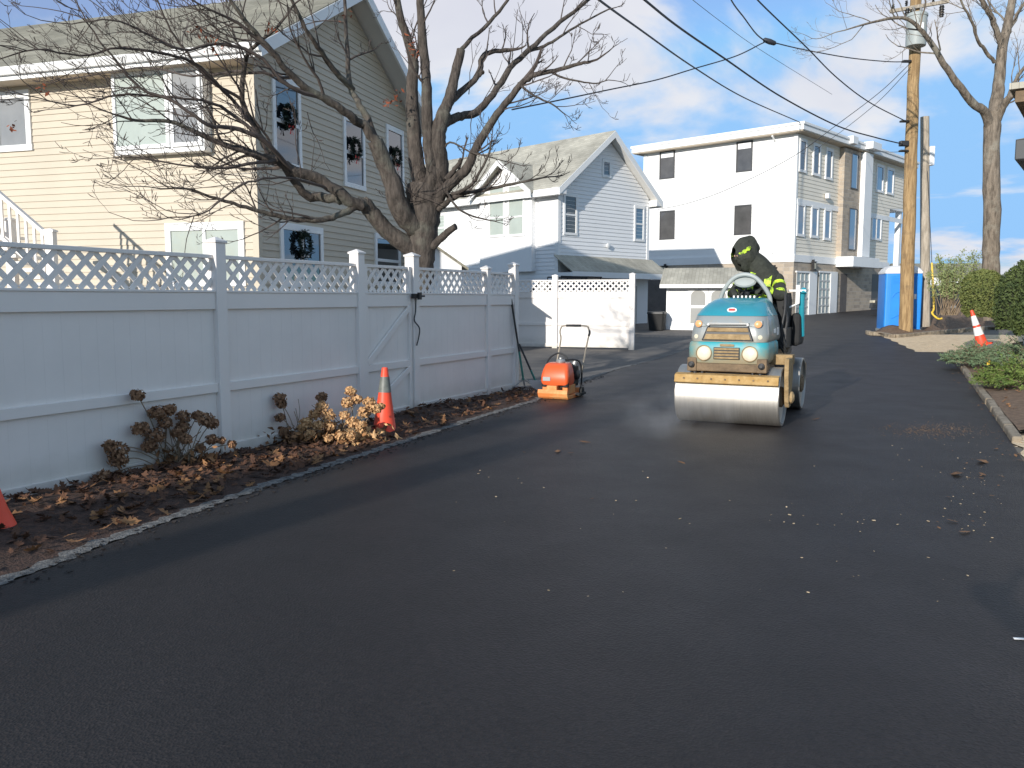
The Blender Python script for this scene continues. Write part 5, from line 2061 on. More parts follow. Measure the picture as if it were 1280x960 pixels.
# ------------------------------------------------------------------ cones
def cone(label, p, h=0.71, stripes=((0.62, 0.86, 'cone_grey'),), rz=0.0, tilt=(0, 0), base='rubber', sink=0.0):
    c = thing('traffic_cone', label, 'cone', (p.x, p.y, p.z - sink), rz, 'traffic cones along the road edges')
    c.rotation_euler = (tilt[0], tilt[1], rz)
    b = MB()
    e = 0.175
    b.stack([rrect(e, -e, e, 0.04, 0.0), rrect(e, -e, e, 0.04, 0.03), rrect(e - 0.03, -e + 0.03, e - 0.03, 0.04, 0.04)])
    b.build('base', M[base], c, smooth=40)

    def rr(t):
        return 0.128 - (0.128 - 0.034) * t
    b = MB()
    b.lathe([(0.145, 0.04), (rr(0.03), 0.06), (rr(0.5), h * 0.5), (rr(0.99), h * 0.985), (0.03, h), (0.022, h), (0.02, h - 0.03)], 28)
    b.build('body', M['cone'], c, smooth=40)
    for (t0, t1, m) in stripes:
        b = MB()
        b.lathe([(rr(t0) + 0.001, h * t0), (rr(t0) + 0.0035, h * t0), (rr(t1) + 0.0035, h * t1), (rr(t1) + 0.001, h * t1)], 28, cap=False)
        b.build('collar', M[m], c, smooth=40)
    return c


cg = ground(479, 542)
cone('orange traffic cone with dull grey collar standing on mulch before the fence gate', Vector((cg.x, cg.y + 0.1, 0.02)), 0.73, rz=FANG, base='cone', sink=0.02, tilt=(0, math.radians(2)))
cg = ground(-16, 676)
cone('plain orange traffic cone on black base cut off by the left picture edge', Vector((cg.x, cg.y + 0.08, 0.01)), 0.36, rz=0.3, stripes=(), tilt=(math.radians(4), 0))
cg = at(1228, 432, 19.5)
cone('leaning orange traffic cone with two white bands beside the junipers', Vector((cg.x, cg.y, cg.z)), 0.86, stripes=((0.30, 0.52, 'cone_white'), (0.58, 0.84, 'cone_white')), tilt=(math.radians(-6), math.radians(-17)), base='cone')

# ------------------------------------------------------------------ portable toilet
pp = at(1124, HOR, 30.4)
pot = thing('portable_toilet', 'blue portable toilet with milky roof behind the tall utility pole', 'portable toilet', (pp.x, 30.4, tz(30.4)), math.radians(-12))
e = 0.61
b = MB()
b.stack([rrect(e, -e, e, 0.06, 0.12), rrect(e, -e, e, 0.06, 2.08)])
b.build('body', M['potty'], pot, smooth=40)
b = MB()
b.stack([rrect(e + 0.03, -e - 0.03, e + 0.03, 0.06, 0.0), rrect(e + 0.03, -e - 0.03, e + 0.03, 0.06, 0.12)])
b.build('skid_base', M['greymetal'], pot, smooth=40)
b = MB()
b.stack([rrect(e + 0.02, -e - 0.02, e + 0.02, 0.08, 2.081), rrect(e + 0.02, -e - 0.02, e + 0.02, 0.08, 2.14), rrect(e - 0.06, -e + 0.06, e - 0.06, 0.15, 2.27), rrect(e - 0.2, -e + 0.2, e - 0.2, 0.15, 2.36)])
b.build('roof', M['potty_roof'], pot, smooth=50)
b = MB()
b.box(-0.46, 0.46, -e - 0.035, -e - 0.002, 0.20, 1.98)
do = b.build('door', M['potty'], pot, bevel=0.015)
b = MB()
arch = catmull([(-0.38, -e - 0.04, 1.25), (-0.25, -e - 0.04, 1.40), (0, -e - 0.04, 1.46), (0.25, -e - 0.04, 1.40), (0.38, -e - 0.04, 1.25)], 5)
b.tube(arch, 0.02, 6)
b.tube(catmull([(-0.38, -e - 0.04, 0.5), (0, -e - 0.04, 0.66), (0.38, -e - 0.04, 0.5)], 5), 0.018, 6)
b.build('door_rib', M['potty'], do, smooth=50)
b = MB()
b.box(0.34, 0.41, -e - 0.065, -e - 0.036, 1.18, 1.36)
b.build('door_latch', M['white'], do, bevel=0.006)
b = MB()
for k in range(5):
    b.box(-0.36, 0.36, -e - 0.045, -e - 0.034, 1.72 + 0.045 * k, 1.745 + 0.045 * k)
b.build('vent', M['potty'], do)


# ------------------------------------------------------------------ cars
def car(name, label, p, rz, paint, L=4.5, W=1.8, H=1.6, pickup=False, group=None, rack=False):
    c = thing(name, label, 'car', p, rz, group)
    hw = W / 2
    b = MB()
    # side profile (x along length, z) lofted across the width with tumblehome
    low = [(-L / 2, 0.35), (-L / 2 + 0.05, 0.72), (-L / 2 + 0.12, 0.86), (-L * 0.18, 0.95), (L / 2 - 0.12, 0.98), (L / 2, 0.85), (L / 2, 0.35)]
    b.stack([[Vector((x * k, s * hw * kk, z)) for x, z in low] for s, k, kk in ((-1, 0.97, 0.97), (-1, 1, 1.0 - 0.03), (1, 1, 1.0 - 0.03), (1, 0.97, 0.97))])
    body = b.build('body', M[paint], c, bevel=0.05)
    b = MB()
    cab = [(-L * 0.20, 0.93), (-L * 0.06, H - 0.05), (L * 0.02, H), (L * 0.34, H - 0.02), (L * 0.47, 0.96)]
    b.stack([[Vector((x, -hw * 0.93, 0.93 + (z - 0.93) * 0.0 + (0.0 if i in (0, 4) else 0))) if False else Vector((x * k, s * hw * (0.93 - 0.17 * (z - 0.93) / (H - 0.93)), z)) for i, (x, z) in enumerate(cab)] for s, k in ((-1, 1), (1, 1))])
    b.build('cabin', M['glass'], c, bevel=0.03)
    b = MB()
    rf = [(-L * 0.07, H - 0.05), (L * 0.02, H + 0.012), (L * 0.34, H - 0.008), (L * 0.36, H - 0.06), (L * 0.02, H - 0.05)]
    b.stack([[Vector((x, s * hw * 0.775, z)) for x, z in rf] for s in (-1, 1)])
    for s in (-1, 1):
        for (a_, c_) in (((-L * 0.205, 0.93), (-L * 0.06, H - 0.03)), ((L * 0.10, 0.93), (L * 0.10, H - 0.03)), ((L * 0.475, 0.95), (L * 0.345, H - 0.03))):
            b.bar((a_[0], s * hw * 0.94, a_[1]), (c_[0], s * hw * 0.775, c_[1]), 0.05, 0.09, up=(1, 0, 0))
    b.build('roof', M[paint], c, bevel=0.02)
    for sx in (-L * 0.31, L * 0.31):
        for s in (-1, 1):
            b = MB()
            b.lathe([(0.18, -0.1), (0.32, -0.1), (0.335, -0.06), (0.335, 0.06), (0.32, 0.1), (0.18, 0.1)], 24, Matrix.Translation((sx, s * (hw - 0.1), 0.335)) @ rot_to((0, 1, 0)))
            w = b.build('wheel', M['rubber'], c, smooth=40)
            b = MB()
            b.lathe([(0.001, 0), (0.06, 0.015), (0.19, 0.0), (0.2, -0.02)], 16, Matrix.Translation((sx, s * (hw - 0.0), 0.335)) @ rot_to((0, s, 0)))
            b.build('rim', M['steel'], w, smooth=40)
    for s in (-1, 1):
        b = MB()
        b.box(-L / 2 - 0.01, -L / 2 + 0.10, s * hw * 0.72 - 0.2, s * hw * 0.72 + 0.2, 0.62, 0.76)
        b.build('headlight', M['lamp_cream'], c, bevel=0.03)
    if rack:
        b = MB()
        for s in (-1, 1):
            b.tube([(-L * 0.0, s * hw * 0.66, H + 0.09), (L * 0.32, s * hw * 0.66, H + 0.07)], 0.022, 8)
            for x in (0.0, L * 0.16, L * 0.31):
                b.tube([(x, s * hw * 0.66, H - 0.02), (x, s * hw * 0.66, H + 0.085)], 0.018, 6)
        b.build('roof_rack', M['black'], c)
    return c


q = at(706, 357, 29.0)
car('parked_car', 'black car parked behind the short white fence, only its roof showing', (q.x - 0.35, 29.3, tz(29)), math.radians(20), 'carblack', L=4.8, H=q.z - tz(29) + 0.22, rack=True)
q = ground(1103, 394)
car('parked_car', 'dark car parked half hidden behind the portable toilet', (q.x + 1.75, q.y - 0.1, tz(q.y)), math.radians(8), 'carblack', L=4.3, H=1.5)
q = at(1192, 382, 60)
car('parked_car', 'silvery white car far off between the grey pole and the round hedge', (q.x, 60, q.z - 0.55), math.radians(186), 'carwhite', L=4.6, H=1.45)
q = at(1172, 382, 68)
car('parked_car', 'white car far off directly right of the grey pole', (q.x, 68, q.z - 0.45), math.radians(4), 'carwhite', L=4.4, H=1.4)
q = at(1178, 372, 85)
fh = thing('far_white_house', 'white house far off seen through the thin bush beside the grey pole', 'house', (q.x, 85, tz(85)))
b = MB()
b.box(-3.5, 5.0, 0, 6, 0, 3.0)
b.build('wall', M['white_wall'], fh)
b = MB()
b.prism([(-4, -0.4, 2.9), (-4, 3, 4.2), (-4, 6.4, 2.9), (-4, 6.4, 2.8), (-4, 3, 4.05), (-4, -0.4, 2.8)], (9.5, 0, 0))
b.build('roof', M['shingle'], fh)
for k in range(3):
    b = MB()
    b.box(-2.6 + k * 2.6, -1.6 + k * 2.6, -0.04, -0.002, 1.0, 2.2)
    b.build('window', M['glass'], fh)
# hi-vis cloth on the ground by the entry door
q = ground(1073, 386.5)
b = MB()
rv = random.Random(4)
secs = []
for k, (rr_, zz) in enumerate(((0.40, 0.0), (0.38, 0.10), (0.25, 0.2), (0.10, 0.24))):
    secs.append([Vector((rr_ * 1.3 * math.cos(a) * (1 + 0.25 * math.sin(3 * a + k)), rr_ * math.sin(a) * (1 + 0.2 * math.cos(4 * a)), zz * (1 + 0.3 * math.sin(2 * a)))) for a in np.linspace(0, 2 * PI, 20, endpoint=False)])
b.stack(secs)
o = b.build('work_vest', M['hivis'], smooth=True, loc=(q.x, q.y, tz(q.y)))
tag(o, 'bright yellow-green work vest lying on the ground at the stone wall', 'vest')


# ------------------------------------------------------------------ tools leaning on the fence end
def tool(label, cat, name, p0, p1, head, hm='green_handle'):
    t = thing(name, label, cat, (p0.x, p0.y, p0.z))
    d = p1 - p0
    b = MB()
    b.tube([Vector((0, 0, 0)) + d * 0.42, d], 0.016, 8)
    b.build('handle', M['black'], t, smooth=50)
    b = MB()
    b.tube([d * 0.10, d * 0.42], 0.017, 8)
    b.build('lower_handle', M[hm], t, smooth=50)
    b = MB()
    if head == 'rake':
        b.bar((-0.20, -0.05, 0.03), (0.20, 0.05, 0.03), 0.03, 0.03)
        for k in range(12):
            x = -0.19 + k * 0.0345
            b.tube([(x, x * 0.25, 0.03), (x + 0.01, x * 0.25 - 0.03, -0.04)], 0.006, 5)
        b.tube([(0, 0, 0.03), d * 0.10], 0.014, 6)
        b.tube(catmull([(-0.17, -0.04, 0.04), d * 0.08 + Vector((-0.06, 0, 0)), d * 0.14], 3), 0.008, 5)
        b.tube(catmull([(0.17, 0.04, 0.04), d * 0.08 + Vector((0.06, 0, 0)), d * 0.14], 3), 0.008, 5)
    else:
        b.stack([[Vector(q_) for q_ in ((-0.11, -0.05, 0.0), (0.11, -0.02, 0.0), (0.11, 0.0, 0.01), (-0.11, -0.03, 0.01))],
                 [Vector(q_) + d * 0.13 for q_ in ((-0.12, -0.03, 0.05), (0.12, 0.0, 0.05), (0.12, 0.02, 0.05), (-0.12, -0.01, 0.05))],
                 [Vector(q_) + d * 0.19 for q_ in ((-0.03, -0.01, 0.0), (0.03, 0.0, 0.0), (0.03, 0.015, 0.0), (-0.03, 0.005, 0.0))]])
    b.build('head', M['steel'], t)
    return t


g0 = ground(652, 489)
tpost = FA + FD * S[642]
top = at(639, 374, 13.40)
tool('asphalt rake with black and green handle leaning on the fence end post', 'rake', 'asphalt_rake', Vector((g0.x + 0.05, g0.y - 0.1, 0.05)), top, 'rake')
top2 = at(649, 430, 13.5)
tool('green-handled shovel propped low against the fence end beside the rake', 'shovel', 'shovel', Vector((g0.x + 0.28, g0.y - 0.15, 0.05)), top2, 'shovel')
# ------------------------------------------------------------------ bare trees
class Tree:
    def __init__(self, name, label, px, py, Y, group=None, seed=1, barkm='bark', twigm='twig'):
        p = at(px, py, Y)
        self.o = Vector((p.x, Y, tz(Y)))
        self.root = thing(name, label, 'tree', self.o, 0, group)
        self.rng = random.Random(seed)
        self.tr, self.br, self.tw = MB(), MB(), MB()
        self.barkm, self.twigm = barkm, twigm
        self.Y = Y
        self.k = 0.84

    def P(self, x, y, d=0.0):
        return at(x, y, self.Y + d) - self.o

    def limb(self, pts, r0, r1, mb=None, n=4, seg=9, wob=0.25):
        """pts: (px, py, depth offset); radii in metres"""
        w = [self.P(*p) for p in pts]
        c = catmull(w, n)
        m = len(c)
        rng = self.rng
        c = [q + Vector((rng.gauss(0, 1), rng.gauss(0, 1), rng.gauss(0, 1))) * wob * 0.55 * (r0 + (r1 - r0) * i / m) * (0 if i in (0,) else 1) for i, q in enumerate(c)]
        rs = [(r0 + (r1 - r0) * i / (m - 1)) * self.k * (1 + rng.uniform(-0.04, 0.05)) for i in range(m)]
        (mb or self.tr).tube(c, rs, seg)
        return c, rs

    def grow(self, p, d, L, r, lev, bias, maxlev=3, dens=1.0, updraft=0.16):
        rng = self.rng
        n = max(4, int(L / 0.13))
        n = min(n, 12)
        pts = [p.copy()]
        rs = [r]
        d = d.normalized()
        q = p.copy()
        tip = max(0.0030, r * 0.33)
        for i in range(n):
            d = (d + Vector((rng.gauss(0, 1), rng.gauss(0, 1), rng.gauss(0, 1))) * 0.15 + bias * 0.055 + Vector((0, 0, updraft * (i / n)))).normalized()
            q = q + d * (L / n)
            pts.append(q.copy())
            rs.append(r + (tip - r) * (i + 1) / n)
        (self.br if r > 0.011 else self.tw).tube(pts, rs, 6 if r > 0.02 else (5 if r > 0.009 else 4), cap=False)
        if lev >= maxlev:
            # bud spurs at the ends
            for k in range(rng.randint(1, 3)):
                j = rng.randint(max(1, n // 2), n)
                a = pts[j]
                dd = (d + Vector((rng.gauss(0, 1), rng.gauss(0, 1), abs(rng.gauss(0, 1)))) * 0.7).normalized()
                self.tw.tube([a, a + dd * rng.uniform(0.04, 0.10)], [0.0035, 0.0028], 4, cap=False)
            return
        k = int((2 + L * 2.6) * dens)
        for _ in range(k):
            t = rng.uniform(0.22, 1.0)
            j = min(n - 1, int(t * n))
            a = pts[j].lerp(pts[j + 1], rng.random())
            dd = (pts[j + 1] - pts[j]).normalized()
            sd = Vector((rng.gauss(0, 1), rng.gauss(0, 1), rng.gauss(0.25, 1)))
            sd = (sd - dd * sd.dot(dd))
            if sd.length < 1e-3:
                continue
            sd.normalize()
            an = rng.uniform(0.45, 1.0)
            nd = dd * math.cos(an) + sd * math.sin(an)
            self.grow(a, nd, L * rng.uniform(0.30, 0.62) * (1.15 - 0.5 * t), rs[j] * rng.uniform(0.42, 0.62), lev + 1, bias, maxlev, dens, updraft)

    def sprout(self, c, rs, n, L, bias, t0=0.3, t1=1.0, maxlev=3, dens=1.0, ratio=0.5, updraft=0.16, rmax=0.03):
        rng = self.rng
        m = len(c)
        n = max(3, int(n * getattr(self, 'dk', 1.0) + 0.5))
        for k in range(n):
            t = t0 + (t1 - t0) * (k + rng.random()) / n
            j = min(m - 2, int(t * (m - 1)))
            a = c[j].lerp(c[j + 1], rng.random())
            dd = (c[j + 1] - c[j]).normalized()
            sd = Vector((rng.gauss(0, 1), rng.gauss(0, 1), rng.gauss(0.2, 1))) + bias * 0.8
            sd = sd - dd * sd.dot(dd)
            sd.normalize()
            an = rng.uniform(0.5, 1.05)
            self.grow(a, dd * math.cos(an) + sd * math.sin(an), L * rng.uniform(0.55, 1.1), min(rmax, max(0.006, rs[j] * ratio * rng.uniform(0.6, 1.0))), 1, bias, maxlev, dens, updraft)
        # continuation of the tip
        self.grow(c[-1], (c[-1] - c[-2]), L * 0.7, max(0.006, rs[-1] * 0.95), 1, bias, maxlev, dens, updraft)

    def finish(self):
        self.tr.build('trunk', M[self.barkm], self.root, smooth=60, fix=False)
        if self.br.v:
            self.br.build('branches', M[self.barkm] if self.barkm != 'bark' else M['twig'], self.root, smooth=True, fix=False)
        if self.tw.v:
            self.tw.build('crown', M[self.twigm], self.root, smooth=True, fix=False)


T1 = Tree('bare_tree', 'large bare spreading tree with cut stubs between the white fence and beige house', 526, 335, 12.5, seed=11)
# trunk: flared base, crotch
zb = [(526, 420, 0), (526, 345, 0), (527, 318, 0), (528, 296, 0), (529, 276, 0), (530, 256, 0), (531, 238, 0)]
T1.limb(zb, 0.19, 0.33, seg=16, wob=0.04)
T1.dk = 0.78
LB = Vector((-1, 0, 0.15))
RB = Vector((0.8, 0, 0.35))
UB = Vector((0, 0, 1))
# big low limb to the left
c, r = T1.limb([(526, 322, 0), (506, 305, -0.1), (484, 288, -0.2), (466, 268, -0.3), (455, 254, -0.4)], 0.16, 0.125, wob=0.06)
c1, r1 = T1.limb([(457, 257, -0.4), (437, 250, -0.6), (403, 226, -0.8), (362, 210, -1.0), (344, 200, -1.1), (320, 194, -1.2), (300, 187, -1.3), (265, 175, -1.4), (219, 153, -1.6), (169, 150, -1.8), (137, 141, -2.0)], 0.105, 0.012)
T1.sprout(c1, r1, 17, 1.15, LB, 0.3, 1, dens=0.85)
c2, r2 = T1.limb([(440, 252, -0.6), (419, 247, -0.5), (395, 246, -0.4), (378, 240, -0.5), (356, 209, -0.7), (332, 182, -0.8), (317, 155, -0.9), (303, 125, -1.0), (306, 84, -1.0), (314, 62, -1.2), (345, 35, -1.3), (368, 5, -1.3)], 0.09, 0.016)
T1.sprout(c2, r2, 13, 1.1, LB + UB * 0.3, 0.35, 1)
c3, r3 = T1.limb([(446, 258, -0.5), (425, 268, -0.7), (403, 275, -0.9), (362, 273, -1.1), (330, 265, -1.3), (300, 257, -1.5), (262, 245, -1.7), (232, 236, -1.9), (200, 236, -2.1)], 0.06, 0.009)
T1.sprout(c3, r3, 17, 0.95, LB, 0.25, 1, updraft=0.22)
# second system: thick limb up-left
c, r = T1.limb([(529, 285, 0), (512, 278, -0.15), (497, 255, -0.3), (492, 232, -0.35), (480, 205, -0.4), (469, 176, -0.5)], 0.20, 0.125, wob=0.05)
c4, r4 = T1.limb([(471, 180, -0.5), (455, 158, -0.6), (437, 144, -0.8), (403, 122, -1.1), (366, 97, -1.4), (347, 72, -1.6), (319, 41, -1.8), (295, 10, -2.0), (270, -25, -2.2)], 0.085, 0.018)
T1.sprout(c4, r4, 12, 1.5, LB + UB * 0.3, 0.35, 1)
c5, r5 = T1.limb([(476, 195, -0.45), (462, 155, -0.3), (450, 131, -0.3), (437, 106, -0.2), (434, 62, -0.1), (431, 0, 0.1), (436, -45, 0.2)], 0.07, 0.02)
T1.sprout(c5, r5, 7, 1.0, UB, 0.5, 1)
c6, r6 = T1.limb([(441, 112, -0.2), (420, 90, -0.5), (406, 72, -0.7), (387, 44, -1.0), (369, 9, -1.2), (355, -30, -1.4)], 0.055, 0.02)
T1.sprout(c6, r6, 7, 1.1, UB + LB * 0.4, 0.3, 1)
# long sweeping left branches
for pts, r0 in (([(366, 214, -1.0), (330, 176, -1.5), (290, 160, -1.8), (259, 156, -2.2), (225, 131, -2.4), (175, 109, -2.6), (147, 78, -2.8), (116, 40, -3.0), (94, 0, -3.1)], 0.040),
                ([(403, 122, -1.1), (360, 108, -1.5), (318, 66, -1.8), (270, 55, -2.1), (225, 62, -2.5), (180, 40, -2.8), (140, 25, -3.1), (90, 30, -3.3)], 0.034),
                ([(330, 176, -1.5), (290, 142, -1.7), (262, 128, -2.0), (215, 122, -2.3), (150, 118, -2.6), (95, 132, -2.9), (40, 120, -3.2)], 0.030),
                ([(344, 200, -1.2), (310, 205, -1.7), (270, 210, -2.0), (220, 205, -2.3), (170, 196, -2.5)], 0.032),
                ([(319, 160, -0.9), (280, 112, -1.4), (240, 78, -1.8), (200, 66, -2.2), (150, 60, -2.6), (100, 70, -2.9), (45, 62, -3.3), (-20, 80, -3.5)], 0.030),
                ([(366, 97, -1.4), (330, 92, -1.0), (290, 90, -0.8), (240, 95, -0.6), (185, 84, -0.4), (130, 92, -0.2), (70, 100, 0.1)], 0.028),
                ([(345, 72, -1.6), (300, 30, -1.9), (262, 12, -2.2), (215, -15, -2.5)], 0.03),
                ([(420, 240, -0.6), (380, 226, -1.2), (340, 222, -1.8), (300, 232, -2.3), (262, 262, -2.6), (236, 272, -2.8)], 0.026),
                ([(303, 125, -1.0), (262, 100, -1.3), (225, 55, -1.5), (205, 20, -1.7), (190, -20, -1.9)], 0.028)):
    cc, rr_ = T1.limb(pts, r0, 0.007, mb=T1.br, seg=6, wob=0.5)
    T1.sprout(cc, rr_, int(7 + 1.5 * len(pts)), 0.85, LB + UB * 0.1, 0.2, 1, dens=0.85, updraft=0.2)
# centre leaders
c7, r7 = T1.limb([(531, 255, 0.1), (523, 215, 0.1), (519, 187, 0.15), (516, 140, 0.2), (515, 104, 0.2), (517, 78, 0.2), (508, 45, 0.1), (500, 20, 0.0), (494, -20, 0.0)], 0.155, 0.05, seg=10, wob=0.06)
T1.sprout(c7, r7, 6, 0.9, UB, 0.55, 1, ratio=0.3)
c8, r8 = T1.limb([(537, 250, -0.1), (540, 218, -0.2), (536, 180, -0.2), (534, 150, -0.25), (533, 110, -0.3), (531, 78, -0.3), (527, 35, -0.4), (525, -5, -0.4), (524, -40, -0.4)], 0.12, 0.055, seg=10, wob=0.08)
T1.sprout(c8, r8, 6, 0.8, UB, 0.5, 1, ratio=0.3)
# right system
T1.limb([(537, 262, -0.05), (548, 230, -0.1), (550, 205, -0.15), (547, 180, -0.2), (549, 160, -0.2), (556, 140, -0.2)], 0.17, 0.12, wob=0.06)
c9, r9 = T1.limb([(552, 145, -0.2), (562, 122, -0.1), (569, 92, 0.0), (576, 62, 0.05)], 0.105, 0.075, wob=0.08)
c, r = T1.limb([(573, 70, 0.05), (584, 53, 0.1), (612, 28, 0.2), (634, 0, 0.3), (650, -25, 0.4)], 0.042, 0.02)
T1.sprout(c, r, 5, 0.6, UB + RB * 0.3, 0.3, 1)
c, r = T1.limb([(557, 135, -0.2), (575, 117, 0.1), (597, 95, 0.3), (603, 72, 0.4), (615, 65, 0.5), (637, 62, 0.6)], 0.065, 0.035)
T1.limb([(599, 95, 0.3), (602, 91, 0.3), (604, 90, 0.25)], 0.035, 0.03)
T1.sprout(c, r, 4, 0.4, UB, 0.5, 1)
c10, r10 = T1.limb([(549, 160, -0.2), (565, 148, 0.0), (581, 144, 0.2), (600, 137, 0.4), (622, 110, 0.6), (644, 78, 0.8), (669, 56, 1.0), (700, 28, 1.3), (735, 0, 1.6), (770, -28, 1.9)], 0.085, 0.026)
T1.sprout(c10, r10, 8, 0.7, UB + RB * 0.2, 0.35, 1, dens=0.8)
c, r = T1.limb([(656, 66, 0.9), (680, 58, 1.1), (700, 46, 1.2), (725, 30, 1.4), (760, 12, 1.6)], 0.035, 0.014)
T1.sprout(c, r, 4, 0.5, RB, 0.4, 1, dens=0.8)
c11, r11 = T1.limb([(545, 255, -0.1), (556, 236, -0.2), (572, 222, -0.25), (586, 206, -0.3), (594, 187, -0.35), (616, 150, -0.45), (636, 124, -0.5), (656, 100, -0.55)], 0.105, 0.05, wob=0.1)
c12, r12 = T1.limb([(656, 100, -0.55), (672, 93, -0.6), (700, 87, -0.65), (722, 80, -0.7), (738, 77, -0.75)], 0.046, 0.022)
T1.sprout(c11, r11, 8, 0.7, RB, 0.3, 1, ratio=0.3)
T1.sprout(c12, r12, 6, 0.55, RB + UB * 0.3, 0.2, 1)
c, r = T1.limb([(690, 90, -0.6), (700, 96, -0.6), (725, 102, -0.7), (745, 104, -0.7), (760, 100, -0.7)], 0.02, 0.008)
T1.sprout(c, r, 4, 0.5, RB, 0.3, 1)
c, r = T1.limb([(648, 104, -0.5), (668, 120, -0.8), (690, 130, -1.0), (705, 142, -1.2)], 0.022, 0.008)
T1.sprout(c, r, 6, 0.5, RB - UB * 0.3, 0.2, 1)
c13, r13 = T1.limb([(548, 262, -0.1), (562, 251, -0.2), (581, 241, -0.35), (606, 237, -0.5), (640, 230, -0.7), (675, 223, -0.9)], 0.055, 0.016)
T1.sprout(c13, r13, 12, 0.62, RB + UB * 0.6, 0.2, 1, updraft=0.45)
c, r = T1.limb([(556, 236, -0.2), (570, 258, -0.5), (590, 270, -0.6), (614, 276, -0.7)], 0.022, 0.012)
T1.sprout(c, r, 4, 0.4, RB, 0.4, 1)
c, r = T1.limb([(560, 246, -0.1), (586, 233, -0.6), (600, 215, -0.8), (612, 190, -0.9), (614, 176, -1.0)], 0.035, 0.01)
T1.sprout(c, r, 6, 0.4, UB, 0.3, 1)
c, r = T1.limb([(552, 196, -0.15), (562, 178, -0.3), (588, 190, -0.4), (610, 196, -0.5), (640, 204, -0.6)], 0.02, 0.007)
T1.sprout(c, r, 6, 0.4, RB, 0.3, 1)
# stubs
T1.limb([(541, 308, -0.1), (552, 297, -0.25), (562, 288, -0.35), (570, 283, -0.4)], 0.07, 0.055, wob=0.05)
T1.limb([(558, 224, -0.25), (566, 214, -0.3), (574, 203, -0.35), (576, 198, -0.36)], 0.05, 0.025, wob=0.2)
T1.limb([(541, 230, 0.1), (546, 200, 0.1), (549, 183, 0.1)], 0.08, 0.03)
# suckers round the crotch
for k in range(34):
    a = T1.P(T1.rng.uniform(505, 575), T1.rng.uniform(240, 262), T1.rng.uniform(-0.35, 0.1))
    T1.grow(a, Vector((T1.rng.gauss(0, 1), -0.4, T1.rng.uniform(0.1, 1.0))), T1.rng.uniform(0.25, 0.7), 0.005, 2, UB, 3, 0.6)
for (x, y0, y1, d) in ((652, 66, 10, 0.8), (640, 78, 20, 0.7), (586, 118, 60, 0.2), (600, 137, 75, 0.3), (590, 144, 185, 0.1), (663, 66, 18, 0.9), (386, 232, 190, -0.9), (384, 140, 205, -0.7)):
    T1.grow(T1.P(x, y0, d), T1.P(x + T1.rng.uniform(-6, 6), y1, d) - T1.P(x, y0, d), abs(y1 - y0) / 84.0 * 1.1, 0.007, 2, UB * 0.3, 3, 0.7)
T1.finish()
# few dead leaves still hanging
lv = MB()
rl = random.Random(21)
for (x, y, n, sp, d) in ((245, 38, 10, 9, -2.0), (268, 55, 14, 10, -2.0), (338, 36, 8, 8, -1.6), (518, 62, 22, 9, 0.0), (512, 50, 12, 8, 0.0), (485, 125, 14, 8, -0.3), (498, 118, 10, 6, -0.2), (18, 158, 6, 5, -3.0), (52, 112, 5, 6, -3), (430, 24, 6, 6, -0.1)):
    for _ in range(n):
        p = T1.P(x + rl.gauss(0, sp * 0.6), y + rl.gauss(0, sp * 0.7), d + rl.gauss(0, 0.15))
        u = Vector((rl.gauss(0, 1), rl.gauss(0, 1), rl.gauss(0, 1))).normalized()
        w = u.orthogonal().normalized()
        s = rl.uniform(0.02, 0.045)
        lv.add([p - u * s, p + w * s * 0.5 + u * 0.01, p + u * s, p - w * s * 0.5], [(0, 1, 2, 3)])
lv.build('leaves', M['redleaf'], T1.root, fix=False)

T2 = Tree('bare_tree', 'bare forked tree with pale trunk standing behind the round hedge right of the utility poles', 1239, 345, 25.0, seed=5, barkm='palebark', twigm='paletwig')
T2.k = 0.78
T2.limb([(1239, 400, 0), (1239, 345, 0), (1239, 300, 0), (1240, 250, 0), (1239, 200, 0), (1240, 165, 0), (1241, 140, 0)], 0.30, 0.285, seg=16, wob=0.03)
c, r = T2.limb([(1238, 162, 0), (1232, 142, -0.2), (1215, 127, -0.5), (1197, 105, -0.8), (1180, 80, -1.0), (1166, 57, -1.2), (1150, 36, -1.4), (1128, 22, -1.6), (1090, 28, -2.0), (1055, 38, -2.3)], 0.18, 0.02, wob=0.12)
T2.sprout(c, r, 11, 1.9, LB + UB * 0.2, 0.45, 1, dens=0.8)
c, r = T2.limb([(1241, 150, 0), (1247, 120, 0.2), (1250, 90, 0.3), (1254, 55, 0.4), (1262, 20, 0.5), (1268, -20, 0.6), (1270, -60, 0.6)], 0.25, 0.10, wob=0.06)
T2.sprout(c, r, 6, 2.2, UB, 0.4, 1, ratio=0.3)
c, r = T2.limb([(1252, 60, 0.4), (1245, 35, 0.2), (1236, 15, 0.0), (1222, -10, -0.2)], 0.12, 0.07)
T2.sprout(c, r, 4, 1.8, UB, 0.4, 1, ratio=0.3)
c, r = T2.limb([(1243, 78, 0.2), (1231, 62, 0.0), (1222, 50, -0.2), (1215, 28, -0.5), (1203, 5, -0.8), (1195, -20, -1)], 0.07, 0.03)
T2.sprout(c, r, 5, 1.5, UB + LB * 0.3, 0.3, 1)
c, r = T2.limb([(1242, 160, 0), (1251, 138, -0.2), (1262, 122, -0.5), (1280, 108, -0.8), (1310, 90, -1)], 0.16, 0.08, wob=0.08)
T2.sprout(c, r, 5, 1.3, RB, 0.3, 1, ratio=0.3)
c, r = T2.limb([(1257, 130, -0.3), (1264, 112, -0.5), (1273, 95, -0.7), (1290, 72, -1.0)], 0.08, 0.05)
T2.sprout(c, r, 5, 1.4, UB, 0.3, 1, ratio=0.4)
c, r = T2.limb([(1258, 45, 0.4), (1268, 25, 0.6), (1285, -5, 0.8)], 0.08, 0.05)
T2.sprout(c, r, 5, 1.6, UB + RB, 0.2, 1, ratio=0.4)
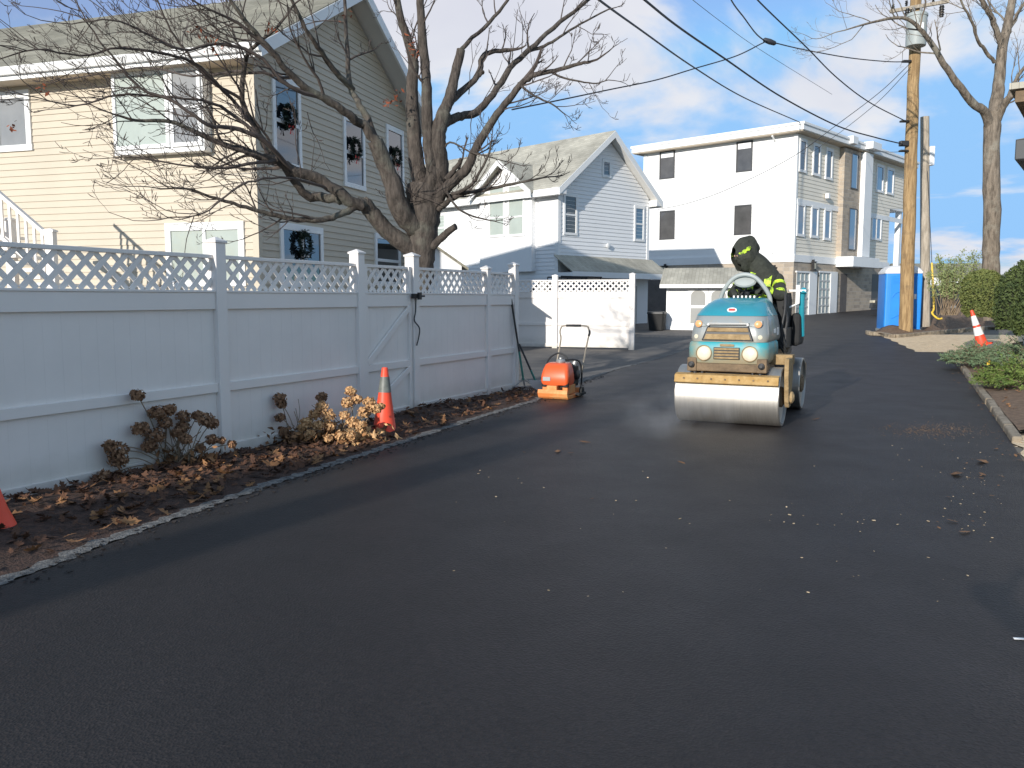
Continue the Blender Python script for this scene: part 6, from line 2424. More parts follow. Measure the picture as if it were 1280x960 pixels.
T2.finish()

# the twin-trunked tree left of the viewpoint: only its shadow streaks reach the picture
T3 = Tree.__new__(Tree)
T3.o = Vector((-10.7, -9.8, 0.0))
T3.root = thing('bare_tree', 'bare twin-trunked tree left behind the viewpoint whose shadow streaks the fresh asphalt', 'tree', T3.o)
T3.rng = random.Random(31)
T3.tr, T3.br, T3.tw = MB(), MB(), MB()
T3.barkm, T3.twigm, T3.k, T3.Y = 'bark', 'twig', 1.0, 0
for off, hh, lean in ((Vector((0, 0, 0)), 10.5, 0.10), (Vector((-0.74, 0.44, 0)), 9.5, -0.12)):
    c = catmull([off, off + Vector((lean * 0.3, 0.1, hh * 0.4)), off + Vector((lean, 0.0, hh * 0.75)), off + Vector((lean * 2, 0.2, hh))], 6)
    T3.tr.tube(c, [0.34 - 0.20 * i / (len(c) - 1) for i in range(len(c))], 12)
    T3.sprout(c, [0.34 - 0.20 * i / (len(c) - 1) for i in range(len(c))], 12, 2.6, Vector((0, 0, 0.5)), 0.7, 1, maxlev=2, dens=0.5, ratio=0.4, rmax=0.08)
T3.finish()

# ------------------------------------------------------------------ poles and wires
PY = 28.6
pb = at(1132, 411, PY)
zt_ = 11.6
lean = at(1147, 2, PY)
pole = thing('utility_pole', 'tall weathered yellow-brown wooden utility pole in front of the blue portable toilet', 'utility pole', (pb.x, PY, pb.z - 0.25))
O = Vector(pole.location)
topx = lean.x - pb.x
topP = Vector((topx * (zt_ - pb.z) / (lean.z - pb.z), 0.1, zt_ - O.z))
b = MB()
n = 22
rp = random.Random(2)
b.tube([topP * (i / n) + Vector((rp.gauss(0, .006), rp.gauss(0, .006), 0)) for i in range(n + 1)], [0.225 - 0.055 * i / n + rp.uniform(-0.004, 0.004) for i in range(n + 1)], 20)
b.build('shaft', M['pole'], pole, smooth=50, fix=False)


def on_pole(py):
    z = at(1140, py, PY).z - O.z
    return topP * (z / topP.z)


b = MB()
t = on_pole(12)
b.bar(t + Vector((-0.95, -0.22, -0.1)), t + Vector((0.95, -0.22, 0.22)), 0.09, 0.11)
b.build('crossarm', M['greypole'], pole, bevel=0.01)
for x, z in ((-0.85, -0.10), (0.85, 0.20), (-0.42, 0.02), (0.45, 0.13)):
    b = MB()
    q = t + Vector((x, -0.22, z + 0.05))
    b.lathe([(0.02, 0), (0.05, 0.03), (0.025, 0.06), (0.055, 0.09), (0.03, 0.12), (0.045, 0.16), (0.001, 0.18)], 12, Matrix.Translation(q))
    b.build('insulator', M['black'], pole, smooth=40)
for x, py_, h in ((-0.40, 20, 0.36), (0.72, 16, 0.36)):
    b = MB()
    q = on_pole(py_) + Vector((x, -0.25, 0))
    b.tube([q + Vector((0, 0, -h / 2)), q + Vector((0, 0, h / 2))], 0.065, 10)
    for k in range(4):
        b.lathe([(0.065, -0.015), (0.09, 0), (0.065, 0.015)], 12, Matrix.Translation(q + Vector((0, 0, -h / 2 + 0.06 + k * 0.08))), cap=False)
    b.build('fuse_cutout', M['black'], pole, smooth=40)
for py_ in (77, 152, 180, 189):
    b = MB()
    q = on_pole(py_)
    b.box(q.x - 0.45, q.x - 0.17, q.y - 0.2, q.y - 0.02, q.z - (0.08 if py_ == 180 else 0.03), q.z + (0.09 if py_ == 180 else 0.03))
    b.build('wire_bracket', M['black'], pole, bevel=0.02)
tq = on_pole(42)
tf = thing('transformer', 'grey pole-mounted transformer can high on the tall utility pole', 'transformer', O + tq + Vector((-0.16, -0.42, -0.0)))
b = MB()
b.lathe([(0.001, -0.5), (0.30, -0.5), (0.31, -0.46), (0.31, 0.40), (0.33, 0.41), (0.33, 0.47), (0.29, 0.52), (0.001, 0.56)], 28)
b.build('tank', M['greymetal'], tf, smooth=40)
b = MB()
for x in (-0.12, 0.12):
    b.lathe([(0.035, 0), (0.06, 0.04), (0.035, 0.08), (0.06, 0.12), (0.035, 0.16), (0.05, 0.2), (0.001, 0.24)], 12, Matrix.Translation((x, 0, 0.5)))
b.build('bushing', M['steel'], tf, smooth=40)
b = MB()
b.box(-0.06, 0.08, -0.318, -0.305, -0.05, 0.15)
b.build('label_plate', M['white'], tf)
b = MB()
b.box(-0.15, 0.15, 0.28, 0.40, -0.3, 0.3)
b.build('bracket', M['greymetal'], tf)

P2 = at(1157, 398, 30.5)
T_ = at(1156, 146, 30.5)
p2 = thing('utility_pole', 'short grey weathered pole with a white plate standing behind the tall utility pole', 'utility pole', (P2.x, 30.5, P2.z - 0.3))
O2 = Vector(p2.location)
b = MB()
b.tube([Vector((0, 0, 0)), (T_ - O2) * 0.5, T_ - O2], [0.17, 0.16, 0.145], 16)
b.build('shaft', M['greypole'], p2, smooth=50)
q = at(1164, 195, 30.4) - O2
b = MB()
b.box(q.x - 0.08, q.x + 0.08, q.y - 0.1, q.y + 0.1, q.z - 0.33, q.z + 0.33)
b.build('plate', M['white'], p2, bevel=0.01)
g1, g2_ = at(1168, 395, 29.3), at(1158, 190, 30.5)
b = MB()
b.tube([Vector((0, 0, 0)), (at(1173, 345, 29.6) - g1) * 0.02 + (g2_ - g1) * 0.5, g2_ - g1], 0.012, 5)
gw = b.build('guy_wire', M['cable'], loc=(g1.x, g1.y, g1.z))
tag(gw, 'thin guy wire with bent yellow guard anchoring the short grey pole', 'guy wire')
b = MB()
e0 = at(1172, 398, 29.2) - g1
b.tube(catmull([at(1178, 398, 29.1) - g1, e0, at(1165, 391, 29.4) - g1, (g2_ - g1) * 0.06, (g2_ - g1) * 0.32], 4), 0.035, 8)
b.build('guard', M['yellow'], gw, smooth=True)


def wire(label, pts, r=0.016, n=14, name='utility_wire'):
    w = [at(x, y, d) for x, y, d in pts]
    c = catmull(w, n)
    o = c[0].copy()
    b = MB()
    b.tube([p - o for p in c], r * 0.82, 6)
    ob = b.build(name, M['cable'], loc=o, smooth=True, fix=False)
    return tag(ob, label, 'wire', 'overhead wires on the pole')


wire('thick overhead wire running down to the front corner of the three-storey roof', [(640, -85, 11), (745, -3, 15), (796, 34, 19), (867, 84, 26), (930, 122, 33), (1000, 153, 41.3)], 0.026)
wire('thick overhead wire ending at the lower bracket of the tall pole, above the flat roof', [(700, -90, 10), (806, 0, 13.5), (850, 35, 16), (904, 72, 19), (975, 120, 23), (1046, 157, 26), (1095, 172, 27.6), (1128, 180, 28.4)], 0.024)
wire('overhead wire slanting from the top of the sky to the middle pole bracket', [(900, -55, 14), (947, 0, 17), (1006, 57, 20.5), (1046, 97, 23), (1087, 128, 25.5), (1133, 152, 28.4)], 0.019)
wire('twisted overhead wire with a dark splice, crossing from the bare tree to the tall pole', [(640, 137, 16), (700, 125, 17.5), (762, 112, 19), (820, 100, 20.5), (867, 86, 21.5), (920, 70, 22.7), (953, 54, 23.5), (961, 52, 23.8), (1000, 61, 24.8), (1060, 72, 26.3), (1110, 77, 27.6), (1137, 77, 28.3)], 0.019)
wire('overhead wire dropping from the top of the sky to the dark splice', [(890, -50, 16), (914, 0, 19), (930, 22, 20.8), (945, 42, 22.6), (957, 52, 23.7)], 0.021)
wire('thin drop wire from the tall pole down to the white gable house', [(1137, 80, 28.3), (1100, 115, 28.6), (1046, 156, 29), (989, 197, 29.5), (911, 236, 31), (860, 254, 33), (822, 262, 35.8)], 0.014)
wire('second thin drop wire from the tall pole to the cream side of the three-storey house', [(1137, 86, 28.3), (1100, 125, 31), (1060, 158, 34), (1030, 180, 40), (1010, 194, 43.5)], 0.012)
wire('short level wire from the tall pole to the cornice of the three-storey house', [(1134, 189, 28.4), (1110, 190, 35), (1080, 187, 46)], 0.013)
wire('thin wire rising faintly across the clouds to the right', [(815, -40, 18), (866, 0, 20), (905, 30, 23), (950, 62, 26), (1040, 118, 34)], 0.008)
q = at(962, 52, 23.8)
b = MB()
b.lathe([(0.02, -0.20), (0.06, -0.16), (0.075, 0.0), (0.06, 0.16), (0.02, 0.20)], 12, rot_to((1, 0.2, -0.25)))
o = b.build('wire_splice', M['cable'], loc=q, smooth=True)
tag(o, 'dark splice knot where overhead wires meet in the sky', 'wire splice')


# ------------------------------------------------------------------ foliage
def leaves(mb, pts, nrm, size, rng, aspect=0.5, jit=0.7):
    N = len(pts)
    pts = np.asarray(pts)
    nrm = np.asarray(nrm)
    d = nrm + rng.normal(0, jit, (N, 3))
    d /= np.linalg.norm(d, axis=1)[:, None] + 1e-9
    a = rng.normal(0, 1, (N, 3))
    u = a - (a * d).sum(1)[:, None] * d
    u /= np.linalg.norm(u, axis=1)[:, None] + 1e-9
    w = np.cross(d, u)
    s = size * rng.uniform(0.6, 1.3, (N, 1))
    q = np.stack([pts - u * s, pts + w * s * aspect + d * s * 0.15, pts + u * s, pts - w * s * aspect + d * s * 0.15], 1)
    o = len(mb.v)
    mb.v.extend(map(tuple, q.reshape(-1, 3)))
    mb.f.extend([(o + 4 * i, o + 4 * i + 1, o + 4 * i + 2, o + 4 * i + 3) for i in range(N)])


RNG = np.random.default_rng(12)


def blob_points(N, prof, wob=0.06, seed=0, thick=0.12):
    """points on a surface of revolution prof: [(r, z)], noise in radius"""
    rng = np.random.default_rng(seed)
    zs = np.array([p[1] for p in prof])
    rs = np.array([p[0] for p in prof])
    wts = np.maximum(rs, 0.05)
    t = rng.choice(np.linspace(0, 1, 400), N, p=(np.interp(np.linspace(0, 1, 400), np.linspace(0, 1, len(rs)), wts) / np.interp(np.linspace(0, 1, 400), np.linspace(0, 1, len(rs)), wts).sum()))
    r = np.interp(t, np.linspace(0, 1, len(rs)), rs)
    z = np.interp(t, np.linspace(0, 1, len(zs)), zs)
    a = rng.uniform(0, 2 * PI, N)
    k = 1 + wob * (np.sin(3 * a + 4 * z) + np.sin(5 * a - 7 * z + 1) + 0.8 * np.sin(9 * a + 11 * z)) - np.abs(rng.normal(0, thick, N))
    p = np.stack([r * k * np.cos(a), r * k * np.sin(a), z + rng.normal(0, 0.02, N)], 1)
    zc = (zs.max() + zs.min()) / 2
    n = np.stack([np.cos(a), np.sin(a), (z - zc) / (zs.max() - zs.min())], 1)
    return p, n


def hedge(name, label, cat, loc, prof, N, size, m, seed, core=0.82, aspect=0.5, thick=0.1, group=None):
    h = thing(name, label, cat, loc, 0, group)
    b = MB()
    p, n = blob_points(N, prof, 0.03, seed, thick)
    leaves(b, p, n, size, np.random.default_rng(seed + 1), aspect)
    b.build('foliage', M[m], h, fix=False)
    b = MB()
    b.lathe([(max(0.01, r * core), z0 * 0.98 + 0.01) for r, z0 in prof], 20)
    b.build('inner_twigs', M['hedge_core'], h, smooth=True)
    return h


q = at(1227, 390, 20.5)
hb_ = 20.5 / F
hedge('round_hedge', 'rounded clipped green hedge bush in front of the bare tree trunk', 'hedge', (q.x, 20.5, q.z - 0.1),
      [(0.30, 0.0), (0.44, 0.15), (0.50, 0.45), (0.49, 0.75), (0.40, 0.95), (0.22, 1.06), (0.03, 1.10)], 9000, 0.030, 'hedge', 3)
q = at(1312, 405, 15.0)
hedge('cedar', 'tall dark cedar hedge at the right edge beside the round bush', 'cedar', (q.x - 0.02, 15.0, q.z - 0.2),
      [(0.50, 0.0), (0.58, 0.25), (0.56, 0.6), (0.44, 1.1), (0.30, 1.6), (0.16, 1.98), (0.03, 2.15)], 11000, 0.035, 'cedar', 7, thick=0.14)
q = at(1304, 400, 17.3)
hedge('cedar', 'lower cedar bush tucked behind the tall cedar, touching the round hedge', 'cedar', (q.x - 0.25, 17.6, q.z - 0.2),
      [(0.45, 0.0), (0.55, 0.3), (0.55, 0.8), (0.42, 1.1), (0.1, 1.4)], 6000, 0.035, 'cedar', 9, thick=0.14)


def juniper(label, loc, rx, ry, h, nspray, seed, m='juniper'):
    j = thing('juniper', label, 'juniper', loc, 0, 'junipers on the right bank')
    rng = np.random.default_rng(seed)
    b = MB()
    bs = MB()
    for k in range(nspray):
        a = rng.uniform(0, 2 * PI)
        rr_ = math.sqrt(rng.uniform(0, 1))
        base = np.array([rx * rr_ * 0.75 * math.cos(a), ry * rr_ * 0.75 * math.sin(a), 0.02])
        L = rng.uniform(0.22, 0.5) * (1.1 - 0.3 * rr_)
        el = rng.uniform(0.15, 0.9) * (1.2 - rr_ * 0.7)
        a2 = a + rng.normal(0, 0.7)
        d = np.array([math.cos(a2) * math.cos(el), math.sin(a2) * math.cos(el), math.sin(el)])
        base[2] += h * (1 - rr_ ** 2) * rng.uniform(0.3, 1.0)
        n = 34
        t = rng.uniform(0.1, 1, n)
        pts = base + d * L * t[:, None] + rng.normal(0, 0.03, (n, 3)) * (1.15 - t[:, None]) - np.array([0, 0, 0.10]) * (t[:, None] ** 2) * L
        leaves(b, pts, np.tile(d * 0.5 + np.array([0, 0, 0.8]), (n, 1)), 0.026, rng, 0.32, 0.6)
        bs.tube([base, base + d * L * 0.6], [0.006, 0.004], 4, cap=False)
    b.build('foliage', M[m], j, fix=False)
    bs.build('stem', M['stem'], j, fix=False)
    return j


def bank_pt(px, py, Y):
    p = at(px, py, Y)
    x = p.x
    return Vector((x, Y, tz(Y) + 0.02 + bank_h(x, Y, 0)))


juniper('blue-green spreading juniper sprawling beside the leaning striped cone', bank_pt(1238, 440, 17.5), 0.95, 1.0, 0.35, 330, 31)
juniper('blue-green juniper under the tall cedar at the right edge', bank_pt(1290, 430, 15.6), 0.8, 0.9, 0.35, 280, 32)
juniper('bright green juniper nearest the camera, low at the right edge', bank_pt(1284, 480, 13.0), 0.72, 0.75, 0.28, 280, 33, 'juniper_green')
q = bank_pt(1228, 447, 16.4)
lf_ = MB()
lf_.add([(-0.05, 0, 0.02), (0, -0.04, 0.05), (0.06, 0, 0.03), (0.03, 0.05, 0.09), (-0.03, 0.05, 0.08)], [(0, 1, 2, 3, 4)])
lf_.add([(-0.04, 0.0, 0.06), (0.0, -0.05, 0.10), (0.05, 0.02, 0.11), (0.0, 0.04, 0.12)], [(0, 1, 2, 3)])
o = lf_.build('yellow_leaf', M['yellow'], loc=(q.x - 0.05, q.y - 0.35, q.z + 0.12))
tag(o, 'single yellow leaf caught on the blue-green juniper', 'leaf')

# thin olive bush between the grey pole and the round hedge


def thin_bush():
    Y = 27
    q = at(1184, 390, Y)
    t = thing('thin_bush', 'sparse olive-green leggy bush between the grey pole and the round hedge', 'bush', (q.x, Y, q.z - 0.1))
    rng = np.random.default_rng(8)
    rr_ = random.Random(8)
    b, s = MB(), MB()
    for k in range(46):
        a = rr_.uniform(0, 2 * PI)
        tilt = rr_.uniform(0.05, 0.5)
        L = rr_.uniform(1.2, 2.15)
        d = Vector((math.cos(a) * math.sin(tilt) * 1.1 + 0.10, math.sin(a) * math.sin(tilt), math.cos(tilt)))
        base = Vector((rr_.gauss(0, 0.12), rr_.gauss(0, 0.12), 0))
        mid = base + d * L * 0.5 + Vector((rr_.gauss(0, .06), rr_.gauss(0, .06), 0))
        end = base + d * L + Vector((rr_.gauss(0, .1), rr_.gauss(0, .1), 0))
        c = catmull([base, mid, end], 4)
        s.tube(c, [0.012 - 0.0012 * i for i in range(len(c))], 4, cap=False)
        n = 105
        u = np.clip(rng.uniform(0.30, 1.0, n) ** 0.7, 0, 1)
        idx = u * (len(c) - 1)
        arr = np.array([tuple(p) for p in c])
        i0 = np.minimum(idx.astype(int), len(c) - 2)
        f = (idx - i0)[:, None]
        pts = arr[i0] * (1 - f) + arr[i0 + 1] * f + rng.normal(0, 0.06, (n, 3))
        leaves(b, pts, rng.normal(0, 1, (n, 3)) + np.array([-0.3, -0.3, 0.6]), 0.042, rng, 0.4, 0.5)
    b.build('foliage', M['olive'], t, fix=False)
    s.build('stem', M['stem'], t, fix=False)


thin_bush()


def hydrangea(label, heads, Y, m, baseX, baseY, seed, size=0.085, extra=0):
    t = thing('dried_hydrangea', label, 'shrub', (baseX, baseY, 0.03), 0, 'dried hydrangeas in the mulch bed')
    o = Vector(t.location)
    rr_ = random.Random(seed)
    rng = np.random.default_rng(seed)
    st_ = MB()
    for (x, y, dy, r) in heads:
        yf = (FA + FD * s_on_line(FA, FD, x)).y
        p = at(x, y, min(Y + dy, yf - 0.16)) - o
        base = Vector((rr_.gauss(0, 0.07) + p.x * 0.25, rr_.gauss(0, 0.05), 0))
        mid = base.lerp(p, 0.55) + Vector((0, 0, 0.05))
        st_.tube(catmull([base, mid, p], 4), 0.0045, 5, cap=False)
        b = MB()
        n = 190
        v = rng.normal(0, 1, (n, 3))
        v /= np.linalg.norm(v, axis=1)[:, None]
        v[:, 2] *= 0.8
        pts = np.array(p) + v * r * rng.uniform(0.55, 1.12, (n, 1))
        leaves(b, pts, v, 0.017, rng, 0.75, 0.55)
        b.build('flower_head', M[m], t, fix=False)
    for k in range(extra):
        a = rr_.uniform(-1.2, 1.2)
        L = rr_.uniform(0.2, 0.5)
        e = Vector((math.sin(a) * L, rr_.uniform(-0.1, 0.2), math.cos(a) * L))
        st_.tube(catmull([(rr_.gauss(0, 0.12), rr_.gauss(0, 0.08), 0), e * 0.5 + Vector((0, 0, .05)), e], 3), 0.0035, 4, cap=False)
    # shrivelled leaves round the foot
    lf = MB()
    n = 300
    pts = np.stack([rng.normal(0, 0.22, n), rng.normal(0, 0.12, n), np.abs(rng.normal(0.02, 0.07, n))], 1)
    leaves(lf, pts, rng.normal(0, 1, (n, 3)), 0.04, rng, 0.5, 0.6)
    lf.build('foliage', M[m if m == 'hydrangea_sunlit' else 'leaf'], t, fix=False)
    st_.build('stem', M['stem'], t, fix=False)
    return t


gq = ground(215, 592)
hydrangea('dark brown dried hydrangea with many round flower heads against the fence, left one', [
    (172, 494, 0.3, .055), (197, 516, 0.15, .075), (212, 512, 0.2, .055), (206, 528, 0.1, .06), (229, 521, 0.2, .065), (228, 535, 0.15, .065), (257, 524, 0.1, .075), (264, 529, 0.15, .06), (247, 519, 0.25, .045),
    (175, 536, 0.1, .07), (193, 545, 0.0, .085), (187, 558, 0.0, .06), (147, 563, -0.1, .085), (148, 575, -0.15, .075), (137, 557, -0.1, .05), (232, 549, -0.05, .055), (265, 549, 0.1, .05),
    (277, 551, 0.15, .03), (290, 555, 0.2, .035), (130, 596, -0.2, .06), (222, 541, 0.0, .05), (250, 560, 0.1, .045)], gq.y + 0.05, 'hydrangea', gq.x, gq.y + 0.1, 41, extra=22)
gq = ground(425, 556)
hydrangea('tan sunlit dried hydrangea clump beside the orange cone, right one', [
    (438, 489, 0.05, .055), (434, 503, 0.0, .06), (446, 499, 0.05, .055), (462, 503, 0.0, .065), (470, 511, -0.05, .055), (455, 515, -0.05, .065), (402, 508, 0.0, .065), (394, 518, -0.05, .06),
    (410, 519, -0.1, .075), (383, 528, -0.1, .065), (378, 534, -0.15, .045), (398, 532, -0.15, .06), (412, 532, -0.1, .06), (430, 519, -0.05, .05), (441, 528, -0.1, .065), (452, 532, -0.15, .055), (388, 542, -0.2, .05), (425, 544, -0.2, .055), (410, 548, -0.2, .045), (440, 545, -0.2, .05), (476, 508, 0.0, .04)], gq.y + 0.05, 'hydrangea_sunlit', gq.x, gq.y + 0.1, 43, extra=14)
gq = ground(372, 560)
hydrangea('dark dried hydrangea with few heads leaning on the fence between the two fuller clumps', [
    (350, 498, 0.25, .065), (352, 505, 0.25, .05), (350, 522, 0.2, .05), (402, 496, 0.35, .06), (355, 540, 0.1, .05), (366, 546, 0.0, .05)], gq.y + 0.1, 'hydrangea', gq.x, gq.y + 0.15, 44, extra=10)

# ------------------------------------------------------------------ fallen leaves, chips
OAK = [(-0.5, 0), (-0.36, 0.10), (-0.30, 0.07), (-0.16, 0.24), (-0.06, 0.09), (0.08, 0.27), (0.16, 0.09), (0.30, 0.19), (0.36, 0.06), (0.5, 0.0), (0.36, -0.06), (0.30, -0.19), (0.16, -0.09), (0.08, -0.27), (-0.06, -0.09), (-0.16, -0.24), (-0.30, -0.07), (-0.36, -0.10)]


def leaf_litter(name, spots, m, seed, tl=0.35):
    """spots: (x, y, z, size)"""
    rr_ = random.Random(seed)
    b = MB()
    for (x, y, z, s) in spots:
        rz = rr_.uniform(0, 2 * PI)
        mt = Matrix.Translation((x, y, z)) @ Matrix.Rotation(rz, 4, 'Z') @ Matrix.Rotation(rr_.gauss(0, tl), 4, 'X') @ Matrix.Rotation(rr_.gauss(0, tl), 4, 'Y')
        k1, k2 = rr_.uniform(-0.2, 0.9) * tl / 0.35, rr_.uniform(0.0, 1.4) * tl / 0.35
        vs = [mt @ Vector((0, 0, 0.0))]
        for (u, v) in OAK:
            u2, v2 = u * s * rr_.uniform(0.9, 1.1), v * s * rr_.uniform(0.8, 1.25)
            vs.append(mt @ Vector((u2, v2, (k1 * u2 * u2 + k2 * v2 * v2) / s)))
        n = len(OAK)
        b.add(vs, [(0, 1 + i, 1 + (i + 1) % n) for i in range(n)])
    return tag(b.build(name, M[m], fix=False), kind='stuff')


rl = random.Random(77)
sp_ = []
while len(sp_) < 300:
    y = rl.uniform(2.0, 13.4)
    # denser round the shrubs
    t = rl.random()
    w = 0.35 + 0.65 * math.exp(-((y - 6.8) / 1.6) ** 2) if y < 10.5 else 0.25
    if rl.random() > w:
        continue
    x = fence_x(y) + 0.1 + (LX(y) - 0.12 - fence_x(y) - 0.1) * (rl.random() ** 0.9)
    tt = (x - (fence_x(y) - 0.35)) / (LX(y) - 0.1 - fence_x(y) + 0.35)
    sp_.append((x, y, 0.016 + bed_h(x, y, tt) + rl.uniform(0.006, 0.035), rl.uniform(0.06, 0.17)))
sd_ = []
while len(sd_) < 1500:
    y = rl.uniform(2.5, 13.4)
    if rl.random() > 0.3 + 0.7 * math.exp(-((y - 6.9) / 1.7) ** 2):
        continue
    x = fence_x(y) + 0.1 + (LX(y) - 0.16 - fence_x(y) - 0.1) * (rl.random() ** 1.1)
    tt = (x - (fence_x(y) - 0.35)) / (LX(y) - 0.1 - fence_x(y) + 0.35)
    sd_.append((x, y, 0.016 + bed_h(x, y, tt) + rl.uniform(0.004, 0.04), rl.uniform(0.05, 0.13)))
tag(leaf_litter('dark_leaf_litter', sd_, 'darkleaf', 4), 'dark brown decayed leaves covering the mulch bed', 'leaves')
tag(leaf_litter('fallen_leaves', sp_, 'leaf', 1), 'brown fallen oak leaves scattered over the dark mulch bed', 'leaves')
sp_ = []
while len(sp_) < 420:
    y = rl.uniform(7.5, 22)
    w = rl.random() ** 1.3 * 3.5
    x = RX(y) + 0.2 + w
    sp_.append((x, y, tz(y) + 0.02 + bank_h(x, y, 0) + 0.02 if y > 9 else tz(y) + 0.08, rl.uniform(0.05, 0.11)))
tag(leaf_litter('bank_leaves', sp_, 'leaf', 2), 'brown dry leaves strewn over the right bank and island', 'leaves')
# leaves and chips on the asphalt
sp_ = []
for (x, y, s) in ((697, 567, .12), (731, 555, .13), (714, 569, .08), (852, 581, .09), (1020, 526, .11), (1195, 596, .2), (1228, 580, .22), (1190, 655, .09), (1206, 669, .10), (1112, 535, .06), (1228, 596, .1), (740, 627, .05), (655, 568, .05)):
    p = ground(x, y)
    sp_.append((p.x, p.y, 0.024, s))
for _ in range(30):
    p = ground(1245 + rl.gauss(0, 38), 590 + rl.gauss(0, 30))
    if p.x < RX(p.y):
        sp_.append((p.x, p.y, 0.022, rl.uniform(0.02, 0.05)))
for _ in range(60):
    y = rl.uniform(7.5, 22)
    sp_.append((RX(y) - abs(rl.gauss(0, 0.12)), y, 0.023, rl.uniform(0.03, 0.08)))
tag(leaf_litter('road_leaves', sp_, 'leaf', 3, 0.10), 'few brown leaves lying loose on the fresh asphalt', 'leaves')
b = MB()


def chip(x, y, z, s):
    a = rl.uniform(0, PI)
    mt = Matrix.Translation((x, y, z)) @ Matrix.Rotation(a, 4, 'Z') @ Matrix.Rotation(rl.gauss(0, 0.3), 4, 'X')
    sx, sy, sz = s * rl.uniform(0.6, 1.4), s * rl.uniform(0.35, 0.8), s * rl.uniform(0.2, 0.4)
    b.box(-sx, sx, -sy, sy, 0, sz, mt)


for (x, y) in ((850, 651), (964, 646), (962, 653), (983, 636), (987, 646), (980, 655), (992, 657), (1004, 647), (1022, 658), (1043, 659), (1052, 645), (1072, 655), (1078, 657), (1092, 653), (1075, 667), (1181, 638), (1160, 654), (600, 590), (620, 623), (648, 600), (770, 628), (795, 628), (912, 628), (598, 594), (652, 606), (862, 657), (1122, 658), (1230, 659), (1210, 660), (1240, 675), (1238, 680)):
    p = ground(x, y)
    chip(p.x, p.y, 0.014, rl.uniform(0.004, 0.010))
for _ in range(75):
    p = ground(1215 + rl.gauss(0, 45), 590 + rl.gauss(0, 42))
    if p.x < RX(p.y) + 0.1:
        chip(p.x, p.y, 0.014, rl.uniform(0.0025, 0.006))
for _ in range(40):
    p = ground(rl.uniform(560, 1270), rl.uniform(560, 760))
    if LX(p.y) + 0.3 < p.x < RX(p.y):
        chip(p.x, p.y, 0.013, rl.uniform(0.002, 0.006))
tag(tag(b.build('wood_chips', M['chip'], fix=False), kind='stuff'), 'tiny pale wood chips and crumbs scattered on the asphalt', 'chips')
# sandy pebbles on the verge and apron
b = MB()
for _ in range(900):
    if rl.random() < 0.5:
        y = rl.uniform(3.5, 9.5)
        x = RX(y) + rl.random() * 2.0
        z = tz(y) + 0.03
    else:
        y = rl.uniform(Yb - 0.3, Yb + 5)
        x = ROADR(y) + rl.random() * 6
        z = tz(y) + 0.02
    chip(x, y, z, rl.uniform(0.005, 0.018))
tag(tag(b.build('verge_gravel', M['pebble'], fix=False), kind='stuff'), 'loose gravel on the sandy verge', 'gravel')
# loose asphalt crumbs along the left edge of the paving
b = MB()
for _ in range(900):
    y = rl.uniform(2, 16)
    chip(LX(y) + rl.gauss(0.04, 0.08), y, 0.018, rl.uniform(0.004, 0.014))
tag(tag(b.build('asphalt_crumbs', M['asphalt'], fix=False), kind='stuff'), 'black asphalt crumbs along the paving edge', 'crumbs')
b = MB()
for _ in range(900):
    p = ground(1165 + rl.gauss(0, 32), 539 + rl.gauss(0, 5))
    chip(p.x, p.y, 0.013, rl.uniform(0.002, 0.007))
tag(tag(b.build('soil_crumbs', M['brown_mulch'], fix=False), kind='stuff'), 'brown soil crumbs tracked onto the asphalt', 'soil')

p = ground(1276, 803)
b = MB()
b.box(-0.012, 0.10, -0.007, 0.007, 0.0, 0.006, Matrix.Rotation(-0.15, 4, 'Z'))
tag(b.build('white_stick', M['white'], loc=(p.x - 0.02, p.y, 0.015), bevel=0.002), 'small white stick lying on the asphalt at the lower right edge', 'stick')

# ------------------------------------------------------------------ steam off the hot asphalt in front of the drum
sm = bpy.data.materials.new('thin_steam')
sm.use_nodes = True
nt = sm.node_tree
nt.nodes.remove(nt.nodes['Principled BSDF'])
vo = nt.nodes.new('ShaderNodeVolumePrincipled')
vo.inputs['Color'].default_value = (0.95, 0.95, 0.95, 1)
tc = nt.nodes.new('ShaderNodeTexCoord')
nz = nt.nodes.new('ShaderNodeTexNoise')
nz.inputs['Scale'].default_value = 2.6
nz.inputs['Detail'].default_value = 4
nt.links.new(tc.outputs['Object'], nz.inputs['Vector'])
ln = nt.nodes.new('ShaderNodeVectorMath')
ln.operation = 'LENGTH'
mp_ = nt.nodes.new('ShaderNodeMapping')
mp_.inputs['Scale'].default_value = (1 / 0.75, 1 / 0.55, 1 / 0.32)
nt.links.new(tc.outputs['Object'], mp_.inputs[0])
nt.links.new(mp_.outputs[0], ln.inputs[0])
fa = nt.nodes.new('ShaderNodeMapRange')
fa.inputs[1].default_value = 1.0
fa.inputs[2].default_value = 0.2
fa.inputs[3].default_value = 0.0
fa.inputs[4].default_value = 1.0
nt.links.new(ln.outputs['Value'], fa.inputs[0])
nr = nt.nodes.new('ShaderNodeMapRange')
nr.inputs[1].default_value = 0.46
nr.inputs[2].default_value = 0.75
nt.links.new(nz.outputs['Fac'], nr.inputs[0])
mu = nt.nodes.new('ShaderNodeMath')
mu.operation = 'MULTIPLY'
nt.links.new(fa.outputs[0], mu.inputs[0])
nt.links.new(nr.outputs[0], mu.inputs[1])
mu2 = nt.nodes.new('ShaderNodeMath')
mu2.operation = 'MULTIPLY'
mu2.inputs[1].default_value = 1.15
nt.links.new(mu.outputs[0], mu2.inputs[0])
nt.links.new(mu2.outputs[0], vo.inputs['Density'])
nt.links.new(vo.outputs[0], nt.nodes['Material Output'].inputs['Volume'])
p = ground(835, 560)
b = MB()
ball(b, (0, 0, 0), (0.75, 0.55, 0.32), 24, 14)
